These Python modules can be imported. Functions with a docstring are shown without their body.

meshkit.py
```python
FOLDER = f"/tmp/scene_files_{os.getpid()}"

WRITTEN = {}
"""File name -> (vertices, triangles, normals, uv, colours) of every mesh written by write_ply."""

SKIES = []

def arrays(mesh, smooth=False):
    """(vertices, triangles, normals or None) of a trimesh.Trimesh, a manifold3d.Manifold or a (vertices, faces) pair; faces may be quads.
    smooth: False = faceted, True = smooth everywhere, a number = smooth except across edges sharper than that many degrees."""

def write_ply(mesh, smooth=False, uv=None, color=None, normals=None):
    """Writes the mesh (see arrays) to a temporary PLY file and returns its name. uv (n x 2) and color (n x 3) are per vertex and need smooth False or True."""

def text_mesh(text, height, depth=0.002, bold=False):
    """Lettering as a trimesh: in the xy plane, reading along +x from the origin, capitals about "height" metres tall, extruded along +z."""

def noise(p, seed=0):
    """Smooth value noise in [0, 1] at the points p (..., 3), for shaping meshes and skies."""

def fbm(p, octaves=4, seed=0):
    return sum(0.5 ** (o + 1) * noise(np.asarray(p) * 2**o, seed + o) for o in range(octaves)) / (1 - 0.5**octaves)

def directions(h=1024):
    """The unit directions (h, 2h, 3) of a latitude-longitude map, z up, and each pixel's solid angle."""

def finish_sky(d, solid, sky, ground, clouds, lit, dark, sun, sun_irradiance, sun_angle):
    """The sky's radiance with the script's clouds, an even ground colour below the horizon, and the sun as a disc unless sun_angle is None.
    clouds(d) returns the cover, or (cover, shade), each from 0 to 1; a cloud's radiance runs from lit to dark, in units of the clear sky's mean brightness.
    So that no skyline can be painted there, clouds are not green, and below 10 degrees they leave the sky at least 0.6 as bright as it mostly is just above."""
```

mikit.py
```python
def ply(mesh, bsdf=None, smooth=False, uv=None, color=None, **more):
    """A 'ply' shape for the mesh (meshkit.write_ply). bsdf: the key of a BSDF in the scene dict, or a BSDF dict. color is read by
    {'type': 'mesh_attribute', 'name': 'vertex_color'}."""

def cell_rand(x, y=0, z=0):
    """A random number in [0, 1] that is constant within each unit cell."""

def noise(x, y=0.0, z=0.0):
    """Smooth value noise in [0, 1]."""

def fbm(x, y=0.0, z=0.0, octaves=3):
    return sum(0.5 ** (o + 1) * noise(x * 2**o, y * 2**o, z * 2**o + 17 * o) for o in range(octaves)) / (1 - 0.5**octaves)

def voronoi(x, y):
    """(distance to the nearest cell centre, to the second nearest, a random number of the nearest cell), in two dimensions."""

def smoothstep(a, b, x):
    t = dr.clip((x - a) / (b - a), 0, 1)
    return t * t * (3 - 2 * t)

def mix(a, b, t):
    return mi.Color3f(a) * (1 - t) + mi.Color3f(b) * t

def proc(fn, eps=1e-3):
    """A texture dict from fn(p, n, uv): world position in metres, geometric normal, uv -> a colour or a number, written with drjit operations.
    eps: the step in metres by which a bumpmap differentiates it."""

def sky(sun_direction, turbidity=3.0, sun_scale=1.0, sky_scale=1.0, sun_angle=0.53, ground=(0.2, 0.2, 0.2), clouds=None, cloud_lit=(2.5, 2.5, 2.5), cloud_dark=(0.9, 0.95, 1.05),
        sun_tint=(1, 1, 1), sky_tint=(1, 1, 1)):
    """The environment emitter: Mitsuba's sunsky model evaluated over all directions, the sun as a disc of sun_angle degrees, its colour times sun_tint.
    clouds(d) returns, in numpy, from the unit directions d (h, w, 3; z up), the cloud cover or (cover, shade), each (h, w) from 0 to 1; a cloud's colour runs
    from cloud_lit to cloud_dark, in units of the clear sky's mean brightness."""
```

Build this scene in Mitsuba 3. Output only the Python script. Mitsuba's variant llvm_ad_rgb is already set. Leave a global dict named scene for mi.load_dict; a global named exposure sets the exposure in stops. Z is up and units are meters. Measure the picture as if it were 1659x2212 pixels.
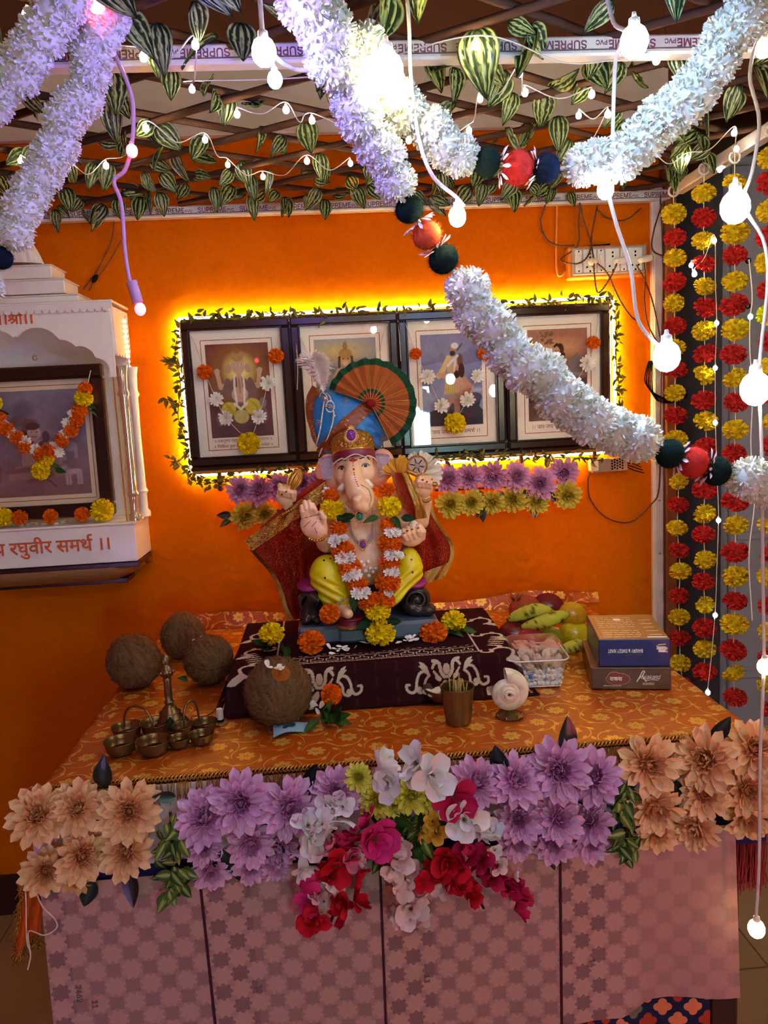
import math, random
import numpy as np, trimesh, mitsuba as mi, drjit as dr, mikit, meshkit
from mikit import proc, noise, fbm, smoothstep, cell_rand, voronoi
from shapely.geometry import Polygon, box as sbox, LineString, Point
from shapely.ops import unary_union
T = mi.ScalarTransform4f
scene, labels = {}, {}
PI = math.pi

# ------------------------------------------------------------------ camera, lights, exposure
W, H, FOC = 1659, 2212, 1660.0
CAM = np.array([0, -1.95, 1.27])
_p, _y, _r = np.radians([7.587, 3.675, 2.948])
FW = np.array([math.sin(_y)*math.cos(_p), math.cos(_y)*math.cos(_p), -math.sin(_p)])
_r0 = np.cross(FW, [0, 0, 1]); _r0 /= np.linalg.norm(_r0)
_u0 = np.cross(_r0, FW)
UP = _u0*math.cos(_r) + _r0*math.sin(_r)
RT = np.cross(FW, UP)
scene['camera'] = {'type': 'perspective', 'fov': math.degrees(2*math.atan(W/2/FOC)), 'fov_axis': 'x', 'near_clip': .02,
                   'to_world': T().look_at(origin=CAM.tolist(), target=(CAM+FW).tolist(), up=UP.tolist())}
exposure = 0.85
ROOM_LIGHT = 26.0      # radiance of the tube light on the ceiling behind the viewer
PINK_LIGHT = 76.0      # the two coloured party lamps that stand on the floor side of the room
VIOLET_LIGHT = 36.0
LED_LIGHT = 84.0       # warm strip behind the pictures
FAIRY = 120.0           # small warm bulbs
BLUE_BULB = 60.0
WINDOW_LIGHT = 22.0


def at(px, py, y):
    """the point of the photograph's pixel on the vertical plane at depth y"""
    d = FW + RT*(px - W/2)/FOC + UP*(H/2 - py)/FOC
    return CAM + d*(y - CAM[1])/d[1]


def onz(px, py, z):
    d = FW + RT*(px - W/2)/FOC + UP*(H/2 - py)/FOC
    return CAM + d*(z - CAM[2])/d[2]


def mpp(p):
    """metres that one pixel covers at the point p"""
    return float((np.asarray(p) - CAM) @ FW)/FOC


# ------------------------------------------------------------------ small mesh toolkit
def lin(r, g=None, b=None):
    c = np.array([r, g, b] if g is not None else r, float)/255
    return np.where(c < .04045, c/12.92, ((c+.055)/1.055)**2.4)


def col3(c): return mi.Color3f(*[float(x) for x in c]) if isinstance(c, (np.ndarray, tuple, list)) else c


def mix(a, b, t): return col3(a)*(1-t)+col3(b)*t


class M:
    """vertices, triangles and an optional linear colour per vertex"""
    def __init__(s, v, f, c=None):
        s.v = np.asarray(v, float).reshape(-1, 3); f = np.asarray(f, int)
        if f.ndim == 2 and f.shape[1] == 4: f = np.vstack([f[:, [0, 1, 2]], f[:, [0, 2, 3]]])
        s.f = f.reshape(-1, 3); s.c = None if c is None else np.broadcast_to(np.asarray(c, float), s.v.shape).copy()

    def x(s, m):
        m = np.asarray(m, float)
        return M(s.v @ m[:3, :3].T + m[:3, 3], s.f if np.linalg.det(m[:3, :3]) > 0 else s.f[:, ::-1], s.c)

    def mv(s, x, y=0, z=0):
        d = np.array([x, y, z]) if np.isscalar(x) else np.asarray(x)
        return M(s.v + d, s.f, s.c)

    def sc(s, x, y=None, z=None): return s.x(np.diag([x, x if y is None else y, x if z is None else z, 1]))
    def col(s, c): return M(s.v, s.f, c)


def cat(ms):
    ms = list(ms); n = np.cumsum([0]+[len(m.v) for m in ms])
    c = None
    if any(m.c is not None for m in ms): c = np.vstack([m.c if m.c is not None else np.full(m.v.shape, .5) for m in ms])
    return M(np.vstack([m.v for m in ms]), np.vstack([m.f+k for m, k in zip(ms, n)]), c)


def tm(m, c=None): return M(m.vertices, m.faces, c)


def rot(axis, deg):
    return trimesh.transformations.rotation_matrix(math.radians(deg), axis)


def tr(p): 
    m = np.eye(4); m[:3, 3] = p; return m


def frame(z, x=None, p=(0, 0, 0)):
    """matrix whose z axis is z (and x axis near x), at p"""
    z = np.asarray(z, float); z = z/np.linalg.norm(z)
    x = np.array([1., 0, 0]) if x is None else np.asarray(x, float)
    if abs(x @ z)/np.linalg.norm(x) > .97: x = np.array([0, 1., 0.31])
    y = np.cross(z, x); y /= np.linalg.norm(y); x = np.cross(y, z)
    m = np.eye(4); m[:3, 0], m[:3, 1], m[:3, 2], m[:3, 3] = x, y, z, p
    return m


def grid(nu, nv, fn, c=None, closeu=False):
    """surface fn(u, v) -> (..., 3) over nu x nv quads"""
    u, v = np.meshgrid(np.linspace(0, 1, nu+1), np.linspace(0, 1, nv+1), indexing='ij')
    P = np.asarray(fn(u, v))
    if P.shape[0] == 3 and P.ndim == 3 and P.shape[-1] != 3: P = np.moveaxis(P, 0, -1)
    i, j = np.meshgrid(np.arange(nu), np.arange(nv), indexing='ij')
    a = i*(nv+1)+j
    q = np.stack([a, a+nv+1, a+nv+2, a+1], -1).reshape(-1, 4)
    return M(P.reshape(-1, 3), q, None if c is None else (np.asarray(c(u, v)).reshape(-1, 3) if callable(c) else c))


def S3(x, y, z): return np.stack(np.broadcast_arrays(x, y, z), -1)


def tube(pts, r, n=8, c=None, cap=True):
    p = np.asarray(pts, float); r = np.broadcast_to(np.asarray(r, float), (len(p),))
    t = np.gradient(p, axis=0); t /= np.linalg.norm(t, axis=1, keepdims=True)+1e-12
    a = np.zeros_like(p); ref = np.array([0, 0, 1.]) if abs(t[0][2]) < .9 else np.array([1., 0, 0])
    a[0] = np.cross(t[0], ref); a[0] /= np.linalg.norm(a[0])
    for i in range(1, len(p)):
        w = a[i-1]-t[i]*(a[i-1] @ t[i]); a[i] = w/(np.linalg.norm(w)+1e-12)
    b = np.cross(t, a); g = np.arange(n)*2*PI/n
    v = p[:, None]+r[:, None, None]*(np.cos(g)[None, :, None]*a[:, None]+np.sin(g)[None, :, None]*b[:, None])
    i, j = np.meshgrid(np.arange(len(p)-1), np.arange(n), indexing='ij')
    q = np.stack([i*n+j, i*n+(j+1) % n, (i+1)*n+(j+1) % n, (i+1)*n+j], -1).reshape(-1, 4)
    f = np.vstack([q[:, [0, 2, 1]], q[:, [0, 3, 2]]])[:, ::-1]; v = v.reshape(-1, 3)
    if cap:
        k = len(v); v = np.vstack([v, p[0], p[-1]]); e = (len(p)-1)*n; j = np.arange(n)
        f = np.vstack([f, np.stack([np.full(n, k), (j+1) % n, j], -1), np.stack([np.full(n, k+1), e+j, e+(j+1) % n], -1)])
    return M(v, f, c)


def spline(pts, n=40):
    """Catmull-Rom through the points"""
    p = np.asarray(pts, float); q = np.vstack([2*p[0]-p[1], p, 2*p[-1]-p[-2]]); out = []
    k = len(p)-1
    for s in np.linspace(0, k, n):
        i = min(int(s), k-1); t = s-i; a, b, c, d = q[i:i+4]
        out.append(.5*((2*b)+(c-a)*t+(2*a-5*b+4*c-d)*t*t+(3*b-a-3*c+d)*t**3))
    return np.array(out)


def lathe(prof, n=32, c=None):
    """profile of (radius, z); closed where the radius is 0"""
    p = np.asarray(prof, float)
    g = np.arange(n)*2*PI/n
    v = S3(p[:, :1]*np.cos(g), p[:, :1]*np.sin(g), np.repeat(p[:, 1:], n, 1)).reshape(-1, 3)
    i, j = np.meshgrid(np.arange(len(p)-1), np.arange(n), indexing='ij')
    q = np.stack([i*n+j, i*n+(j+1) % n, (i+1)*n+(j+1) % n, (i+1)*n+j], -1).reshape(-1, 4)
    return M(v, q, c)


def rbox(sx, sy, sz, r=.004, c=None):
    """box with chamfered edges, centred"""
    r = min(r, sx*.45, sy*.45, sz*.45); h = np.array([sx, sy, sz])/2; pts = []
    for s in np.ndindex(2, 2, 2):
        g = np.array(s)*2-1
        for k in range(3):
            q = h-r; q[k] = h[k]; pts.append(g*q)
    m = trimesh.Trimesh(pts).convex_hull
    return tm(m, c)


def bar(a, b, wx, wz, c=None, r=.002, up=(0, 0, 1)):
    """chamfered bar from a to b; wx wide, wz along up"""
    a, b = np.asarray(a, float), np.asarray(b, float); d = b-a; L = np.linalg.norm(d)
    m = frame(d, np.cross(up, d) if np.linalg.norm(np.cross(up, d)) > 1e-9 else (1, 0, 0), (a+b)/2)
    return rbox(wx, wz, L, r, c).x(m)


def ball(r=1., n=12, c=None):
    m = lathe([(max(math.sin(t), 0)*r, -math.cos(t)*r) for t in np.linspace(0, PI, n+1)], 2*n, c)
    return m


def ico(k=2): 
    m = trimesh.creation.icosphere(k); return np.array(m.vertices), np.array(m.faces)


def extr(poly, h, c=None):
    return cat([tm(trimesh.creation.extrude_polygon(g, h, engine='earcut'), c) for g in getattr(poly, 'geoms', [poly]) if g.area > 0])


def plate(poly, p, ux, uz, h, c=None):
    """a shapely outline (metres) stood up at p: its x along ux, its y along uz, h thick towards the viewer of that side"""
    ux, uz = np.asarray(ux, float), np.asarray(uz, float); m = np.eye(4)
    m[:3, 0], m[:3, 1], m[:3, 2], m[:3, 3] = ux, uz, np.cross(ux, uz), p
    return extr(poly, h, c).x(m)


# ------------------------------------------------------------------ scene entries
_ply = {}


def number(key):
    if key not in scene and key not in labels: return key
    k = 1
    while f'{key}_{k:03d}' in scene or f'{key}_{k:03d}' in labels: k += 1
    return f'{key}_{k:03d}'


_last = {}


def fresh(key):
    if key not in scene and key not in labels: return key
    k = _last.get(key, 0)+1
    while f'{key}_{k:03d}' in scene or f'{key}_{k:03d}' in labels: k += 1
    _last[key] = k
    return f'{key}_{k:03d}'


PAL, _pal = [], {}
TWO_TONE = {'vc': 'tone_matt', 'vc_cloth': 'tone_matt', 'vc_gloss': 'tone_gloss'}


def tones(mesh):
    """uv of a mesh whose pieces each shade from one colour to another: (palette entry, place between the two colours); None for richer colouring.
    Meshes without colour attributes are joined by the renderer, which makes thousands of petals cheap."""
    from scipy.sparse import coo_matrix
    from scipy.sparse.csgraph import connected_components
    f, c, n = mesh.f, mesh.c, len(mesh.v)
    lab = connected_components(coo_matrix((np.ones(2*len(f)), (np.r_[f[:, 0], f[:, 1]], np.r_[f[:, 1], f[:, 2]])), shape=(n, n)))[1]
    uv = np.zeros((n, 2)); order = np.argsort(lab, kind='stable'); cuts = np.flatnonzero(np.diff(lab[order]))+1
    for ix in np.split(order, cuts):
        q = c[ix]; m = q.mean(0); d = q-m; w = np.linalg.norm(d, axis=1)
        if w.max() < 1e-4: a = b = m; t_ = np.zeros(len(ix))
        else:
            e = d[np.argmax(w)]; e = e/np.linalg.norm(e); s = d @ e
            if np.abs(d-s[:, None]*e).max() > .012: return None
            a, b = m+e*s.min(), m+e*s.max(); t_ = (s-s.min())/np.ptp(s)
            if a.sum() > b.sum(): a, b, t_ = b, a, 1-t_
        key = tuple(np.round(np.sqrt(np.maximum(np.r_[a, b], 0))*60).astype(int))
        if key not in _pal: _pal[key] = len(PAL); PAL.append(np.r_[a, b])
        uv[ix, 0], uv[ix, 1] = _pal[key]+.5, t_
    return uv


def tone_col(p, n, uv):
    i = mi.UInt32(dr.floor(uv.x)); g = [dr.gather(mi.Float, t_, i) for t_ in TABLE]
    return mi.Color3f(*[g[k]+(g[k+3]-g[k])*uv.y for k in range(3)])


def shape(mesh, bsdf='vc', smooth=True):
    """the ply dict of a mesh, made once"""
    if isinstance(mesh, dict): return mesh
    k = (id(mesh), bsdf, smooth)
    if k not in _ply and mesh.c is not None and bsdf in TWO_TONE and smooth in (True, False) and (uv := tones(mesh)) is not None:
        _ply[k] = (mikit.ply((mesh.v, mesh.f), TWO_TONE[bsdf], smooth=smooth, uv=uv), mesh)
    if k not in _ply: _ply[k] = (mikit.ply((mesh.v, mesh.f), bsdf, smooth=smooth, color=mesh.c) if smooth in (True, False) else mikit.ply((mesh.v, mesh.f), bsdf, smooth=smooth), mesh)
    return _ply[k][0]


def obj(name, mesh, bsdf='vc', parent=None, label=None, cat_=None, group=None, kind=None, smooth=True, m=None, emit=None, weight=None):
    key = fresh((parent+'__' if parent else '')+name)
    d = dict(shape(mesh, bsdf, smooth))
    if m is not None: d['to_world'] = T(np.asarray(m, float).tolist())
    if emit is not None:
        d['emitter'] = {'type': 'area', 'radiance': {'type': 'rgb', 'value': [float(x) for x in emit]}}
        if weight: d['emitter']['sampling_weight'] = float(weight)
    scene[key] = d
    l = {k: v for k, v in (('label', label), ('category', cat_), ('group', group), ('kind', kind)) if v}
    if l: labels[key] = l
    return key


def thing(name, label, cat_, group=None):
    """a thing whose parts follow: only the key that their keys start with"""
    key = fresh(name); labels[key] = {'label': label, 'category': cat_}
    if group: labels[key]['group'] = group
    return key


# ------------------------------------------------------------------ materials
def rgb(c): return {'type': 'rgb', 'value': [float(x) for x in c]}


def mat(name, color, rough=.6, spec=.4, two=True, metallic=0., sheen=0.):
    """matt (diffuse), satin (roughplastic) or metal (roughconductor); few kinds of BSDF keep the renderer quick"""
    c = rgb(color) if not isinstance(color, dict) else color; al = max(rough*rough, .02)
    if metallic > .8 and c['type'] == 'rgb': b = {'type': 'blendbsdf', 'weight': .8, 'a': {'type': 'diffuse', 'reflectance': c}, 'c': {'type': 'roughconductor', 'material': 'none', 'specular_reflectance': c, 'alpha': al}}
    elif metallic > .8: b = {'type': 'roughconductor', 'material': 'none', 'specular_reflectance': c, 'alpha': al}
    elif rough >= .55: b = {'type': 'diffuse', 'reflectance': c}
    elif c['type'] == 'mesh_attribute':
        b = {'type': 'blendbsdf', 'weight': .05+.10*metallic, 'a': {'type': 'diffuse', 'reflectance': c}, 'c': {'type': 'roughconductor', 'material': 'none', 'alpha': al}}
    else: b = {'type': 'roughplastic', 'diffuse_reflectance': c, 'alpha': al, 'nonlinear': False}
    scene[name] = {'type': 'twosided', 'b': b}
    return name


VCOL = {'type': 'mesh_attribute', 'name': 'vertex_color'}
mat('vc', VCOL, .65, .3)
mat('vc_gloss', VCOL, .28, .5)
mat('vc_cloth', VCOL, .85, .15, sheen=.3)
mat('gold', lin(216, 164, 78), .28, .5, metallic=1.0)
mat('brass', lin(128, 106, 74), .33, .5, metallic=1.0)
mat('dark_metal', lin(120, 108, 90), .32, .5, metallic=1.0)
mat('silver', lin(215, 212, 205), .22, .5, metallic=1.0)
mat('dark_wood', lin(42, 26, 24), .3, .4)
mat('white_acrylic', lin(238, 230, 224), .18, .5)
mat('mirror', lin(235, 225, 205), .06, .5, metallic=1.0)
mat('white_plastic', lin(228, 222, 214), .4, .4)
mat('black', lin(22, 20, 22), .55, .3)
mat('twig', lin(66, 46, 40), .7, .2)
mat('wire_brown', lin(70, 34, 26), .5, .3)
mat('wire_clear', lin(214, 206, 196), .4, .4)
mat('thread', lin(220, 206, 184), .8, .1)
mat('bulb_body', lin(240, 235, 220), .4, .4)
mat('orange_ink', lin(206, 96, 48), .5, .3)
mat('pearl', lin(230, 222, 205), .2, .5)
scene['pane'] = {'type': 'thindielectric', 'int_ior': 1.5}
scene['clear_plastic'] = {'type': 'blendbsdf', 'weight': .045, 'a': {'type': 'thindielectric', 'int_ior': 1.45}, 'c': {'type': 'twosided', 'b': {'type': 'diffuse', 'reflectance': {'type': 'rgb', 'value': [.7, .68, .66]}}}}


def wall_col(p, n, uv):
    k = fbm(p.x*2.3, p.z*2.1, p.y*2.0, octaves=4)
    s = noise(p.x*160, p.z*160, p.y*160)
    c = mix(lin(192, 84, 5), lin(208, 100, 8), k)
    return c*(.94+.08*s)


scene['wall_paint'] = {'type': 'twosided', 'b': {'type': 'bumpmap', 't': proc(lambda p, n, uv: fbm(p.x*55, p.z*55, p.y*55, octaves=3)), 'scale': .0012,
                       'b': {'type': 'diffuse', 'reflectance': proc(wall_col)}}}
# ------------------------------------------------------------------ the room
def slab(name, x0, x1, y0, y1, z0, z1, bsdf, r=.003):
    return obj(name, rbox(x1-x0, y1-y0, z1-z0, r).mv((x0+x1)/2, (y0+y1)/2, (z0+z1)/2), bsdf, kind='structure', smooth=False)


def tile_col(p, n, uv):
    g = dr.minimum(dr.abs(p.x/.45-dr.round(p.x/.45)), dr.abs(p.y/.45-dr.round(p.y/.45)))*.45
    k = fbm(p.x*5, p.y*5, octaves=4)
    return mix(mix(lin(150, 120, 84), lin(176, 146, 106), k), lin(110, 90, 66), 1-smoothstep(.0015, .003, g))


def ceil_col(p, n, uv):
    return mix(lin(92, 56, 42), lin(112, 70, 52), fbm(p.x*3, p.y*3, octaves=3))


mat('floor_tiles', proc(tile_col), .3, .5)
mat('ceiling_paint', proc(ceil_col), .7, .3)
mat('white_paint', lin(224, 214, 204), .6, .3)
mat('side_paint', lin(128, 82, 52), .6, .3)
mat('room_paint', lin(196, 178, 160), .7, .2)
slab('floor', -1.7, 2.2, -3.6, .12, -.04, 0, 'floor_tiles')
slab('wall_back', -1.7, .855, 0, .12, 0, 1.93, 'wall_paint')
slab('trim_1', -1.7, .855, -.012, 0, 0, .11, 'dark_wood')
slab('trim_2', -1.7, .87, -.02, .12, 1.93, 2.10, 'white_paint')           # pale beam over the orange wall
slab('wall_upper', -1.7, .87, 0, .12, 2.10, 2.36, 'ceiling_paint')
slab('wall_bay_top', .87, 2.2, 0, .12, 2.0, 2.36, 'ceiling_paint')
slab('ceiling', -1.7, 2.2, -3.6, .12, 2.36, 2.40, 'ceiling_paint')
slab('wall_left', -1.74, -1.7, -3.6, .12, 0, 2.36, 'wall_paint')
slab('wall_right', 2.2, 2.24, -3.6, .9, 0, 2.36, 'room_paint')
slab('wall_front', -1.7, 2.2, -3.64, -3.6, 0, 2.36, 'room_paint')
# the bay to the right of the orange wall, with a steel cupboard in it
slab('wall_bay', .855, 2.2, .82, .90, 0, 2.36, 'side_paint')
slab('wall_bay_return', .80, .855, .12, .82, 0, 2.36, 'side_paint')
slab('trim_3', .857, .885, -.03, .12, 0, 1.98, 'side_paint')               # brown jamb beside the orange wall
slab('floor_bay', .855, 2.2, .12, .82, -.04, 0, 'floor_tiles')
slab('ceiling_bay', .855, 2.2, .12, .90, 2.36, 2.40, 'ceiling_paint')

mat('steel_grey', lin(138, 142, 156), .35, .5)
cup = thing('steel_cupboard', 'tall grey steel cupboard half hidden behind the flower strings on the right', 'cupboard')
obj('body', rbox(.80, .42, 1.9, .006).mv(1.50, .36, .95), 'steel_grey', cup, smooth=False)
for k, (x0, x1) in enumerate(((1.115, 1.495), (1.505, 1.885))):
    dk = obj('door', rbox(x1-x0, .014, 1.80, .004).mv((x0+x1)/2, .143, .97), 'steel_grey', cup, smooth=False)
    for z in (.45, .86, 1.28):
        obj('panel_rib', rbox(x1-x0-.04, .008, .022, .003).mv((x0+x1)/2, .133, z), 'steel_grey', dk, smooth=False)
    for z in (.66, 1.08, 1.5, 1.62):
        obj('vent_hole', lathe([(0, 0), (.008, 0), (.008, .004), (.005, .004), (.005, .001), (0, .001)], 12).x(frame((0, -1, 0), None, ((x0 if k == 0 else x1)+(.045 if k == 0 else -.045), .137, z))), 'black', dk, smooth=False)
    obj('handle', rbox(.016, .026, .12, .004).mv(x1-.04 if k == 0 else x0+.04, .128, 1.0), 'silver', dk, smooth=False)

# white cable casing that runs down the corner of the orange wall
cc = thing('cable_casing', 'white plastic cable casing running down the right end of the orange wall', 'cable casing')
obj('channel', rbox(.030, .016, 1.18, .003).mv(.842, -.0085, 1.19), 'white_plastic', cc, smooth=False)
obj('cover', rbox(.022, .006, 1.18, .002).mv(.842, -.018, 1.19), 'white_plastic', cc, smooth=False)
for z in (.86, 1.0):
    obj('screw', ball(.0035, 6).mv(.842, -.021, z), 'silver', cc)

# tube light on the ceiling behind the viewer: the room's own lamp
tl = thing('tube_light', 'long white tube light fixed to the ceiling behind the viewer', 'lamp')
obj('housing', rbox(1.3, .07, .05, .006).mv(.1, -2.9, 2.335), 'white_plastic', tl, smooth=False)
obj('tube', tube([(-.5, -2.9, 2.292), (.7, -2.9, 2.292)], .016, 12), 'bulb_body', tl, emit=np.array([1, .88, .74])*ROOM_LIGHT, weight=14)
# party lamps: domes on small feet
for nm, p, c, lb in (('party_lamp', (.95, -1.72, .50), np.array([1, .16, .22])*PINK_LIGHT, 'round red party lamp on a stool to the right behind the viewer'),
                     ('party_lamp', (-.85, -1.72, .62), np.array([.62, .38, 1])*VIOLET_LIGHT, 'round violet party lamp on a stool to the left behind the viewer')):
    k = thing(nm, lb, 'lamp')
    obj('base', lathe([(0, -.11), (.05, -.11), (.05, -.08), (.03, -.07), (.03, -.03), (0, -.03)], 20).mv(p), 'black', k, smooth=35)
    obj('dome', ball(.045, 10).mv(p), 'bulb_body', k, emit=c, weight=9)
    obj('stool', cat([rbox(.24, .24, .03, .006).mv(p[0], p[1], p[2]-.127)]+[rbox(.03, .03, p[2]-.142, .004).mv(p[0]+a*.1, p[1]+b*.1, (p[2]-.142)/2) for a in (-1, 1) for b in (-1, 1)]), 'dark_wood', k, smooth=False)
# bright cool window in the wall behind the viewer: it mirrors in the picture glass
kw = obj('window_1', rbox(.30, .02, .55, .004).mv(.585, -3.598, 1.0), 'white_plastic', kind='structure', smooth=False)
for k in range(2):
    obj('pane', rbox(.115, .006, .46, .001).mv(.518+k*.135, -3.585, 1.0), 'bulb_body', kw, smooth=False, emit=np.array([.5, 1, .98])*WINDOW_LIGHT, weight=1.5)
# ------------------------------------------------------------------ flowers, leaves, fluff
def petal(w=.4, curl=.15, cup=.3, point=.6, c0=(1, 1, 1), c1=None, nx=3, ny=5, ruffle=0., seed=0, base=.25):
    """a petal 1 long along +x, rising along +z"""
    c0 = np.asarray(c0, float); c1 = c0 if c1 is None else np.asarray(c1, float); rg = np.random.default_rng(seed)
    ph = rg.uniform(0, 6, 3)

    def fn(u, v):
        s = (u-.5)*2
        wd = w*.5*((base+(1-base)*np.sin(PI*np.clip(v, 0, 1)**.8*.62))*np.where(v > .6, np.sqrt(np.clip(1-((v-.6)/.4)**2*(.55+.45*point), 0, 1)), 1))
        z = curl*v*v+cup*wd*s*s+ruffle*np.sin(7*v+ph[0]+3*s)*np.abs(s)
        return S3(v-.10*point*(v > .95)*np.abs(s), s*wd, z)
    return grid(nx, ny, fn, lambda u, v: c0+(c1-c0)*(v[..., None]**1.2))


def whorl(n, r0, L, elev, mesh, rg, spread=1., jit=8, z0=0., wscale=1.):
    """matrices of n petals round +z"""
    out = []; a0 = rg.uniform(0, 360)
    for k in range(n):
        a = a0+360*spread*k/n+rg.uniform(-jit, jit); e = elev+rg.uniform(-jit, jit)*.8; l = L*rg.uniform(.9, 1.08)
        m = rot([0, 0, 1], a) @ tr([r0, 0, z0]) @ rot([0, 1, 0], -e) @ rot([1, 0, 0], rg.uniform(-1, 1)*jit) @ np.diag([l, l*wscale, l, 1])
        out.append(m)
    return out


def aim(p, r, d=None, rg=None, jit=18, sq=1.):
    """matrix of a unit flower of radius r at p that looks along d (towards the viewer when not given)"""
    p = np.asarray(p, float)
    d = (CAM-p) if d is None else np.asarray(d, float)
    d = d/np.linalg.norm(d)
    if rg is not None:
        d = d+rg.normal(0, math.tan(math.radians(jit))*.5, 3); d /= np.linalg.norm(d)
    m = frame(d, [1, 0, .3], p)
    if rg is not None: m = m @ rot([0, 0, 1], rg.uniform(0, 360))
    return m @ np.diag([r, r, r*sq, 1])


FLOWER = {}


def dahlia_set(c0, c1, key):
    rg = np.random.default_rng(len(FLOWER)+3)
    pts = [petal(.43, .10, .5, .8, c0, c1, seed=1), petal(.40, .22, .7, .75, c0, c1, seed=2)]
    hearts = []
    for s in range(2):
        inner = petal(.42, .42, 1.0, .7, c0, c0*.5+c1*.5, 2, 4, seed=s)
        ms = whorl(13, .14, .58, 42, inner, rg)+whorl(10, .10, .46, 56, inner, rg)+whorl(8, .06, .34, 68, inner, rg)+whorl(5, .03, .24, 80, inner, rg)
        hearts.append(cat([inner.x(m) for m in ms]+[ball(.12, 5, c0).sc(1, 1, .7)]))
    FLOWER[key] = (pts, hearts)


def dahlia(parent, key, p, r, rg, d=None, name='dahlia', label=None, jit=22):
    pts, hearts = FLOWER[key]
    m = aim(p, r, d, rg, jit)
    k = obj(name, hearts[rg.integers(2)], 'vc_cloth', parent, label=label, m=m)
    for n, r0, L, e, q in ((15, .22, .82, 4, 0), (14, .16, .72, 22, 1)):
        for w in whorl(n, r0, L, e, None, rg): obj('petal', pts[q], 'vc_cloth', k, m=m @ w)
    return k


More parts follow.
